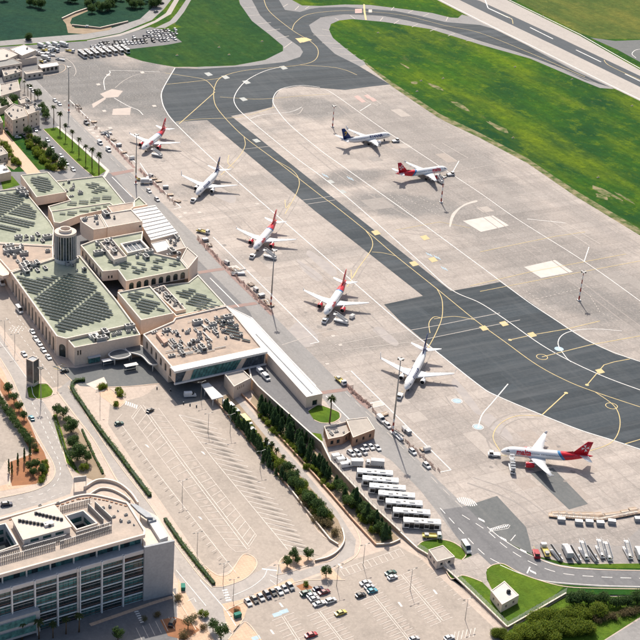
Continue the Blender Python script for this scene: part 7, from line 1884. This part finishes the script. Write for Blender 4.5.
m_palm = leafm('palm_leaf', (.035, .07, .025), (.055, .085, .03), (.10, .11, .04))
m_bark = M('bark', (.15, .105, .07), (.11, .08, .055), 1.5, .9, .1)
rnd = random.Random(11)
def leaf(mb, p, s, nrm=None, mi=0):
    a = Vector((rnd.gauss(0, 1), rnd.gauss(0, 1), rnd.gauss(0, 1))).normalized()
    if nrm is not None: a = (a*.75+nrm*.9).normalized()
    t = a.orthogonal().normalized(); t.rotate(Quaternion(a, rnd.uniform(0, 6.28))); b = a.cross(t)
    l, w = s*rnd.uniform(.7, 1.3), s*rnd.uniform(.4, .8)
    mb.add([p-t*l, p+b*w*.6, p+t*l, p-b*w*.6], [(0, 1, 2, 3)], mi)
def crown_round(R_, H, cz, n, s, clumps=14, flat=1.0):
    mb = MB(); cs = []
    for _ in range(clumps):
        a = rnd.uniform(0, 6.28); u = rnd.uniform(-1, 1); q = math.sqrt(max(0, 1-u*u)); k = rnd.uniform(.45, .78)
        cs.append((Vector((R_*q*math.cos(a)*k, R_*q*math.sin(a)*k, cz+H/2*u*k)), rnd.uniform(.34, .55)*R_))
    for _ in range(n):
        c, r = rnd.choice(cs); d = Vector((rnd.gauss(0, 1), rnd.gauss(0, 1), rnd.gauss(0, .8))).normalized()
        leaf(mb, c+d*r*rnd.uniform(.65, 1.05), s, d)
    return mb
def crown_cone(R_, H, z0, n, s):
    mb = MB(); ph = rnd.uniform(0, 6)
    for _ in range(n):
        t = rnd.random()**.8; a = rnd.uniform(0, 6.28); r = R_*(1-t)**.58*(.78+.22*math.sin(a*3+ph+t*11))*(.8+.2*math.sin(t*17+a+ph))*rnd.uniform(.5, 1.1)+.05
        d = Vector((math.cos(a), math.sin(a), .35))
        leaf(mb, Vector((r*math.cos(a), r*math.sin(a), z0+H*t)), s, d)
    return mb
def trunk(h, r, limbs=4, spread=1.2):
    mb = MB(); mb.tube([(0, 0, 0), (.05, 0, h*.5), (0, .04, h)], [r, r*.75, r*.4], 7)
    for k in range(limbs):
        a = 6.28*k/limbs+rnd.uniform(-.4, .4); mb.tube([(0, 0, h*.55), (spread*.5*math.cos(a), spread*.5*math.sin(a), h*.85), (spread*math.cos(a), spread*math.sin(a), h*1.1)], [r*.5, r*.35, r*.12], 6)
    return mb
VEG = {}
def veg(kind, var):
    key = (kind, var)
    if key in VEG: return VEG[key]
    if kind == 'conifer':
        cm = crown_cone(2.15, 7.0, .3, 1500, .38).mesh('crown', m_pine); tm = trunk(4, .16, 0).mesh('trunk', m_bark)
    elif kind == 'cypress':
        cm = crown_cone(.75, 6.5, .3, 700, .25).mesh('crown', m_pine); tm = trunk(4, .13, 0).mesh('trunk', m_bark)
    elif kind == 'round':
        cm = crown_round(1.7, 2.9, 2.6, 900, .26, 16).mesh('crown', m_dbush); tm = trunk(1.9, .16).mesh('trunk', m_bark)
    elif kind == 'broad':
        cm = crown_round(3.1, 4.6, 3.6, 2200, .36, 26).mesh('crown', m_dbush); tm = trunk(2.8, .25, 5, 1.6).mesh('trunk', m_bark)
    elif kind == 'bush':
        cm = crown_round(1.5, 1.9, 1.0, 700, .24, 12).mesh('crown', m_bush); tm = trunk(.9, .09, 4, .6).mesh('trunk', m_bark)
    elif kind == 'bigbush':
        cm = crown_round(4.0, 5.0, 2.6, 4200, .36, 46).mesh('crown', m_bush); tm = trunk(2.4, .25, 6, 2.2).mesh('trunk', m_bark)
    elif kind == 'olive':
        cm = crown_round(2.4, 3.4, 3.0, 700, .26, 18).mesh('crown', m_olive); tm = trunk(2.4, .18, 6, 1.5).mesh('trunk', m_bark)
    elif kind == 'drybush':
        cm = crown_round(2.6, 2.8, 1.7, 900, .28, 20).mesh('crown', m_dry); tm = trunk(1.6, .14, 6, 1.6).mesh('trunk', m_bark)
    elif kind in ('palm', 'shortpalm'):
        h = 11.0 if kind == 'palm' else 5.0
        tb = MB(); tb.tube([(0, 0, 0), (.12, .05, h*.5), (0, 0, h)], [.32, .24, .2], 8); tm = tb.mesh('trunk', m_bark)
        cb = MB()
        for k in range(30):
            a = 6.28*k/30+rnd.uniform(-.15, .15); el = rnd.choice((.9, .55, .2, -.25, -.6)); L = rnd.uniform(1.7, 2.3); prev = None
            d = Vector((math.cos(a), math.sin(a), 0)); sd = Vector((-d.y, d.x, 0))
            for j in range(5):
                t = j/4; p = Vector((0, 0, h))+d*(L*t*math.cos(el*.8))+Vector((0, 0, L*(math.sin(el)*t-.55*t*t))); w = .30*math.sin(math.pi*min(1, .15+t*.85))+.03
                cur = (p-sd*w-Vector((0, 0, .1)), p, p+sd*w-Vector((0, 0, .1)))
                if prev: cb.add([prev[0], prev[1], prev[2], cur[2], cur[1], cur[0]], [(0, 1, 4, 5), (1, 2, 3, 4)])
                prev = cur
        cm = cb.mesh('crown', m_palm)
    VEG[key] = (tm, cm); return VEG[key]
def tree(kind, p, label, group, scale=1.0, name=None, cat='tree', sz=None):
    tm, cm = veg(kind, rnd.randrange(2 if kind in ('bigbush', 'broad', 'olive', 'drybush') else 3))
    e = empty(name or {'conifer': 'conifer_tree', 'cypress': 'cypress_tree', 'round': 'round_tree', 'broad': 'broad_tree', 'bush': 'shrub', 'bigbush': 'large_bush', 'olive': 'olive_tree', 'drybush': 'dry_shrub', 'palm': 'palm_tree', 'shortpalm': 'palm_tree'}[kind], p, rnd.uniform(0, 6.28), label, cat, group)
    s = scale*(rnd.uniform(.7, 1.2) if kind == 'conifer' else rnd.uniform(.85, 1.16))*{'round': 1.25, 'broad': 1.25, 'bush': 1.2}.get(kind, 1.0); e.scale = (s, s, (sz or 1)*s)
    link('trunk', tm, e); link('crown', cm, e)
    return e
def rows(a, b, n, jit, fn):
    for i in range(n):
        t = (i+.5)/n; fn(a[0]+(b[0]-a[0])*t+rnd.uniform(-jit, jit), a[1]+(b[1]-a[1])*t+rnd.uniform(-jit, jit), i)
# conifers in the two banks of the sunken lane
rows((224, 409), (270, 464), 26, 1.2, lambda x, y, i: tree('conifer', land(x, y), 'dark conifer in the bank between the terracotta wall and the sunken lane', 'lane-side conifers', .85))
rows((264, 462), (300, 490), 8, 1.5, lambda x, y, i: tree('conifer', land(x-3, y), 'dark conifer in the bank between the terracotta wall and the sunken lane', 'lane-side conifers', .7))
rows((258, 407), (330, 482), 34, 2.0, lambda x, y, i: tree('conifer', land(x+rnd.uniform(-2, 3), y), 'dark conifer at the foot of the limestone retaining wall', 'retaining wall conifers', .98))
rows((262, 404), (312, 452), 14, 1.5, lambda x, y, i: tree('conifer', land(x+2, y), 'dark conifer at the foot of the limestone retaining wall', 'retaining wall conifers', .7))
rows((230, 414), (284, 474), 18, 2.2, lambda x, y, i: tree('bush', land(x+3, y), 'green shrub filling the bank beside the vans of the sunken lane', 'lane-bank shrubs', 1.1, None, 'shrub'))
rows((262, 414), (336, 492), 26, 2.4, lambda x, y, i: tree('bush', land(x-4, y), 'green shrub along the terracotta wall below the conifers', 'conifer-bank shrubs', .9, None, 'shrub'))
rows((334, 488), (386, 540), 16, 2.2, lambda x, y, i: tree('round' if i % 3 else 'conifer', land(x, y), 'leafy tree between the bus yard wall and the sunken lane' if i % 3 else 'dark conifer between the bus yard wall and the sunken lane', 'trees behind the bus yard', 1.05))
rows((340, 494), (384, 541), 16, 3, lambda x, y, i: tree('bush', land(x+2, y+1), 'green shrub among the trees behind the bus yard', 'bus yard shrubs', .9, None, 'shrub'))
rows((350, 500), (392, 541), 6, 1.5, lambda x, y, i: tree('conifer', land(x, y), 'dark conifer between the bus yard wall and the sunken lane', 'trees behind the bus yard', .9))
rows((282, 470), (326, 522), 17, 3.0, lambda x, y, i: tree('broad' if i % 2 else 'bigbush', land(x, y), 'leafy tree crowding the end of the big car park' if i % 2 else 'dense yellow-green bush crowding the end of the big car park', 'trees at the car park end', .68))
rows((300, 500), (336, 538), 7, 3, lambda x, y, i: tree('drybush', land(x, y), 'dry brown shrub at the end of the big car park', 'dry shrubs at the car park end', .95, None, 'shrub'))
rows((262, 446), (296, 486), 7, 2, lambda x, y, i: tree('shortpalm', land(x+3, y-2), 'short palm beside the vans of the sunken lane', 'lane palms', .75))
rows((280, 470), (290, 484), 4, 2, lambda x, y, i: tree('olive', land(x, y), 'olive-green tree above the stained parking bays', 'olive trees at the lane', .8))
# palms along the service road
for i, (x, y) in enumerate(((53.7, 124), (60, 132), (65.6, 139.5), (72.3, 147), (79, 154.5), (85.6, 162.5), (92, 167.5), (99, 174))):
    tree('palm', at(x, y), ORD[i]+' tall palm of the grass-strip row, counted from the beige apartment house', 'palm avenue', 1.0)
for x, y in ((24.5, 92), (28, 95.5), (31, 99), (35, 101), (20, 88)):
    tree('palm', at(x, y), 'palm clustered behind the beige apartment house', 'palms by the apartment house', .75)
tree('palm', at(329.5, 423), 'single tall palm on the round lawn beside the long shed', 'single palm', 1.0)
for x, y in ((22, 640), (39, 639), (53, 638), (66, 634), (79, 632)):
    tree('palm', land(x, y), 'palm in the row at the foot of the office block', 'office palms', .85, sz=.72)
# left plaza trees
rows((-4, 400), (30, 447), 13, .5, lambda x, y, i: tree('round', land(x, y), ORD[12-i]+' clipped round tree of the plaza row, counted from the cypresses', 'plaza tree row', .85))
for x, y, s in ((8.5, 392), (14, 401.5), (19, 409), (24, 417.5)) and ((8.5, 394, 1.15), (14, 403, 1.1), (19, 411, 1.05), (24, 420, .9)):
    tree('round', land(x, y), 'round tree in the red soil bed beside the approach road', 'red bed trees', s)
for x, y in ((9, 473), (12, 474.5), (18, 467), (24.5, 463), (30, 457)):
    tree('cypress', land(x, y), 'slim cypress along the plaza wall', 'plaza cypresses', 1.0)
for x, y in ((30, 471), (36, 469), (42, 474), (33, 476)):
    tree('round', land(x, y), 'spreading shrub in the red soil at the road bend', 'bend shrubs', .8, 'shrub', 'shrub')
rows((45, 462), (41, 484), 7, .6, lambda x, y, i: tree('bush', land(x+2.5*math.sin(i/6*3.14), y), 'low rounded shrub edging the road bend', 'bend edging shrubs', .8, None, 'shrub'))
rows((26, 436), (38, 452), 7, 1.2, lambda x, y, i: tree('olive' if i % 2 else 'bush', land(x, y), 'small olive-green tree between plaza row and road' if i % 2 else 'small shrub between plaza row and road', 'plaza edge planting', .7))
for k, x, y, s in (('round', 57, 415, 1.0), ('round', 63, 419, 1.1), ('broad', 71, 432, .78), ('broad', 72.5, 447, .8), ('broad', 77, 460, .95), ('round', 87, 463, 1.1), ('round', 68, 425, .8), ('bush', 84, 470, 1.2)):
    tree(k, land(x, y), {'round': 'rounded shrub-like tree in the median bed of the approach road', 'broad': 'large dark tree in the median bed of the approach road', 'bush': 'shrub at the tip of the median bed'}[k], 'median trees', s)
for x, y in ((101, 389), (104, 388)):
    tree('bush', land(x, y), 'shrub in the pink island by the zebra crossing', 'island shrubs', .9, None, 'shrub')
for x, y, s in ((119, 392, 1.0), (120.5, 396, 1.0), (116, 406, .9)):
    tree('bush', land(x, y), 'dark shrub at the edge of the car park island', 'island edge shrubs', s, None, 'shrub')
for x, y in ((287, 567), (293, 559.5), (297, 563.5), (308, 559)):
    tree('round', land(x, y), 'small round tree on the tan island of the car park exit', 'exit island trees', .85)
tree('round', land(326, 577), 'lone round tree with shadow on the pink kerb island', 'kerb island tree', .95)
for x, y, k, s in ((188, 629, 'olive', 1.1), (194, 620, 'olive', .7), (203, 616.5, 'bush', 1.0), (213, 631, 'round', 1.0), (221, 639, 'round', 1.1), (178, 601, 'drybush', .8), (203, 628, 'drybush', .6), (184, 637, 'drybush', .8), (144, 622, 'olive', .6), (157, 617, 'drybush', .6), (306, 585.5, 'bush', .7), (237, 611.5, 'drybush', .5), (118, 640, 'round', .9)):
    tree(k, land(x, y), {'olive': 'thin olive-green tree beside the office end wall', 'bush': 'low shrub beside the hedge road kerb', 'round': 'round dark tree at the lower end of the hedge road', 'drybush': 'bare brownish shrub near the office end wall'}[k], 'office corner planting', s)
# lower right thicket
for i in range(9):
    tree('bigbush', land(512+i*9.5+rnd.uniform(-2, 2), 640-i*1.2+rnd.uniform(-3, 6)), 'dense yellow-green bush in the thicket below the lawn fence', 'thicket bushes', rnd.uniform(.75, 1.0), None, 'bush')
for i in range(8):
    tree('bigbush', land(535+i*9+rnd.uniform(-2, 2), 626-i*1.5+rnd.uniform(-3, 3)), 'dense yellow-green bush in the thicket below the lawn fence', 'thicket bushes', rnd.uniform(.7, .95), None, 'bush')
for i in range(9):
    tree('broad', land(572+i*8+rnd.uniform(-2, 2), 606+rnd.uniform(-4, 4)), 'dark leafy tree in the thicket beside the curved service road', 'thicket trees', rnd.uniform(.55, .75))
for i in range(8):
    tree('drybush', land(598+i*6, 622-i*1.5+rnd.uniform(-2, 2)), 'dry brownish shrub on the far side of the thicket', 'thicket dry shrubs', .8, None, 'shrub')
for x, y in ((502, 637), (496, 636), (506, 640)):
    tree('bigbush', land(x, y), 'yellow-green bush at the corner of the lower car park', 'corner bushes', .55, None, 'bush')
# planting by the beige house and in the banks upper left
rows((28, 137), (64, 172), 16, 2.2, lambda x, y, i: tree('bush' if i % 3 else 'round', at(x, y), 'shrub in the planted bank below the beige apartment house' if i % 3 else 'round tree in the planted bank below the beige apartment house', 'bank planting', 1.3))
rows((30, 143), (56, 172), 14, 2.0, lambda x, y, i: tree('bush', at(x-3, y+1), 'shrub in the planted bank below the beige apartment house', 'bank planting', 1.4, None, 'shrub'))
rows((-2, 140), (18, 168), 9, 2.5, lambda x, y, i: tree('bush', at(x, y), 'shrub in the garden beside the pink footway', 'garden shrubs', 1.3, None, 'shrub'))
for x, y in ((5, 115-4), (3, 108), (45, 117), (42, 112), (46, 121), (14, 104), (38, 99)):
    tree('round', at(x, y), 'dark round tree hugging the beige apartment houses', 'house trees', 1.3)
# field edge trees
frnd = random.Random(5)
for i in range(26):
    x = 88+frnd.uniform(0, 70); y = 2+frnd.uniform(-6, 12)*(1-(x-88)/140)
    tree('broad', at(x, y), 'dark broad tree in the copse beside the crop field', 'copse trees', frnd.uniform(.8, 1.2))
for x, y in ((30, 6), (36, 7), (41, 8.5), (71, 3), (68, 1.5), (75, 2.5), (28.5, 40.5), (4, 1)):
    tree('broad', at(x, y), 'lone broad tree standing in the crop field', 'field trees', .9)
# hedges
def hedge(pts, w, h, label, base, dens=16):
    e = empty('hedge', (0, 0, 0), 0, label, 'hedge')
    core = MB(); lv = MB(); d = dense(pts, 2.0)
    for a, b in zip(d, d[1:]):
        dr_ = (b-a); dr_.z = 0; L = dr_.length; dr_.normalize(); s = Vector((-dr_.y, dr_.x, 0)); m = (a+b)/2
        core.box((m.x, m.y, base(m)+h*.42), (L+.05, w*.72, h*.84), math.atan2(dr_.y, dr_.x))
        for _ in range(int(dens*L)):
            t = rnd.random(); q = a.lerp(b, t); side = rnd.choice((-1, 0, 0, 1)); bulge = 1+.22*math.sin(q.x*1.3+q.y*.9)+.16*math.sin(q.x*.43-q.y*.61)
            if side: o = s*side*w*.5*bulge*rnd.uniform(.85, 1.05); z = rnd.uniform(.1, 1)*h; nn = s*side
            else: o = s*rnd.uniform(-.5, .5)*w; z = h*rnd.uniform(.9, 1.05)*bulge; nn = Vector((0, 0, 1))
            leaf(lv, Vector((q.x, q.y, base(q)))+o+Vector((0, 0, z)), rnd.uniform(.22, .42), nn)
    core.build('core', M('hedge_core', (.02, .045, .014)), e); o = lv.build('foliage', m_hedge, e)
    return e
hedge(lnd([(85, 381), (76, 382), (72, 386), (74, 393), (82, 405), (100, 431), (126, 465), (150, 497)], True), 1.8, 1.5, 'long clipped hedge between the hedge road and the big car park', land_z)
hedge(lnd([(165, 520), (182, 545), (196, 563), (214, 585)]), 1.5, 1.3, 'lower broken hedge beside the car park\'s angled bays', land_z, 13)
hedge(lnd([(54, 417), (60, 435), (66, 453), (76, 470)], True), 1.0, .8, 'low hedge edging the median bed on the approach road side', land_z)
hedge(lnd([(82, 430), (92, 452), (103, 474)], True), .9, .8, 'low hedge edging the median bed on the hedge road side', land_z)
# field boundary wall lines of rubble
for pts, lb in (([(62, 19.5), (75, 13.5), (87, 9.5)], 'rubble field wall beside the track in the crop field'), ([(72, 26), (100, 29), (128, 22.5)], 'rubble wall at the lower edge of the crop field')):
    wall_along('field_wall', dense([at(x, y) for x, y in pts], 6), 1.2, .7, m_stone, lb, lambda p: 0.0)
# small white marker boards in the grass
def make_marker():
    e = empty('taxiway_sign', (0, 0, 0)); e['category'] = 'sign'
    MB().box((0, 0, .6), (1.5, .2, .6)).build('sign_box', PAINT['yellow'], e); MB().box((0, 0, .1), (1.8, .8, .2)).build('base', m_lconc, e); return e
for x, y in ((219, 47.5), (257, 52), (262, 41.5), (169.5, 51.5), (177, 55.5), (158, 59.5), (229, 55), (254, 39), (378, 33), (411, 50), (443, 78.5), (422, 77), (421, 81), (448, 112), (515, 67), (542, 69), (572, 79.5), (592, 86), (632, 106), (607, 179.5), (598, 177.5), (489, 121), (513, 138), (530, 139), (417, 91.5), (577, 22.5), (543, 16))[::2]:
    put('marker', make_marker, at(x, y), R(40), 'small yellow taxiway sign box standing in the grass', 'taxiway signs')

xr = random.Random(8)
for i in range(16):
    x, y = xr.uniform(24, 62), xr.uniform(50, 62); k = xr.choice(('flat', 'camper', 'boxtruck', 'van_white', 'loader'))
    if 36 < x < 60 and y > 58: continue
    put(k, None, at(x, y), R(xr.uniform(-70, 20)), {'flat': 'yellow-backed truck', 'camper': 'white box truck', 'boxtruck': 'grey box truck', 'van_white': 'white van', 'loader': 'belt loader'}[k]+' among the clutter of the compound behind the gatehouse', 'compound clutter')
for x, y, c in ((30, 88, 'white'), (33, 92, 'silver'), (14, 127, 'white'), (24, 136, 'grey'), (6, 130, 'silver'), (52, 148, 'black'), (36, 131, 'white')):
    car(at(x, y), D+xr.uniform(-.1, .1), c, 'hatch', c+' hatchback in the lanes round the beige apartment houses', 'cars round the apartment houses')

# loose ground equipment along the heads of the stands and at the aircraft
WHAT = {'dolly': 'tan roller dolly', 'gpu': 'white power unit', 'loader': 'belt loader', 'uld': 'grey cargo container'}
for a, b, n, wh in (((199, 241), (268, 309), 15, 'among the barriers facing the arcaded terminal roof'), ((72, 106), (130, 163), 9, 'among the barriers opposite the row of palms'), ((374, 411), (438, 471), 6, 'among the barriers below the tall striped mast'), ((141, 171), (172, 203), 7, 'among the barriers behind the navy-tailed airliner stand')):
    for i in range(n):
        t = xr.random(); k = xr.choice(('dolly', 'dolly', 'gpu', 'uld', 'dolly', 'loader'))
        put(k, None, at(a[0]+(b[0]-a[0])*t, a[1]+(b[1]-a[1])*t)+E2*xr.uniform(2.2, 4.5), E1A+xr.choice((0, .3, 1.57))+xr.uniform(-.2, .2), WHAT[k]+' standing '+wh, 'loose stand equipment')
# ------------------------------------------------------------------ tidy the tree of objects
for o in list(bpy.data.objects):                 # a part that only groups sub-parts becomes its own main mesh
    if o.type == 'EMPTY' and o.parent is not None:
        kids = list(o.children); main = next((k for k in kids if k.type == 'MESH' and k.location.length < 1e-6 and k.rotation_euler[2] == 0), None)
        if main is None: continue
        par = o.parent; nm = o.name
        main.parent = par; main.location = o.location
        for k in kids:
            if k is not main: k.parent = main
        bpy.data.objects.remove(o); main.name = nm
for o in list(bpy.data.objects):                 # things surveyed in site coordinates get their origin at their own foot
    if o.type == 'EMPTY' and o.parent is None and o.location.length < 1e-6 and o.children:
        mn = Vector((1e9,)*3); mx = Vector((-1e9,)*3)
        for k in o.children:
            if k.type != 'MESH': continue
            for c in k.bound_box:
                v = Vector(c)+k.location; mn = Vector(map(min, mn, v)); mx = Vector(map(max, mx, v))
        b = Vector(((mn.x+mx.x)/2, (mn.y+mx.y)/2, mn.z))
        o.location = b
        for k in o.children: k.location = k.location-b
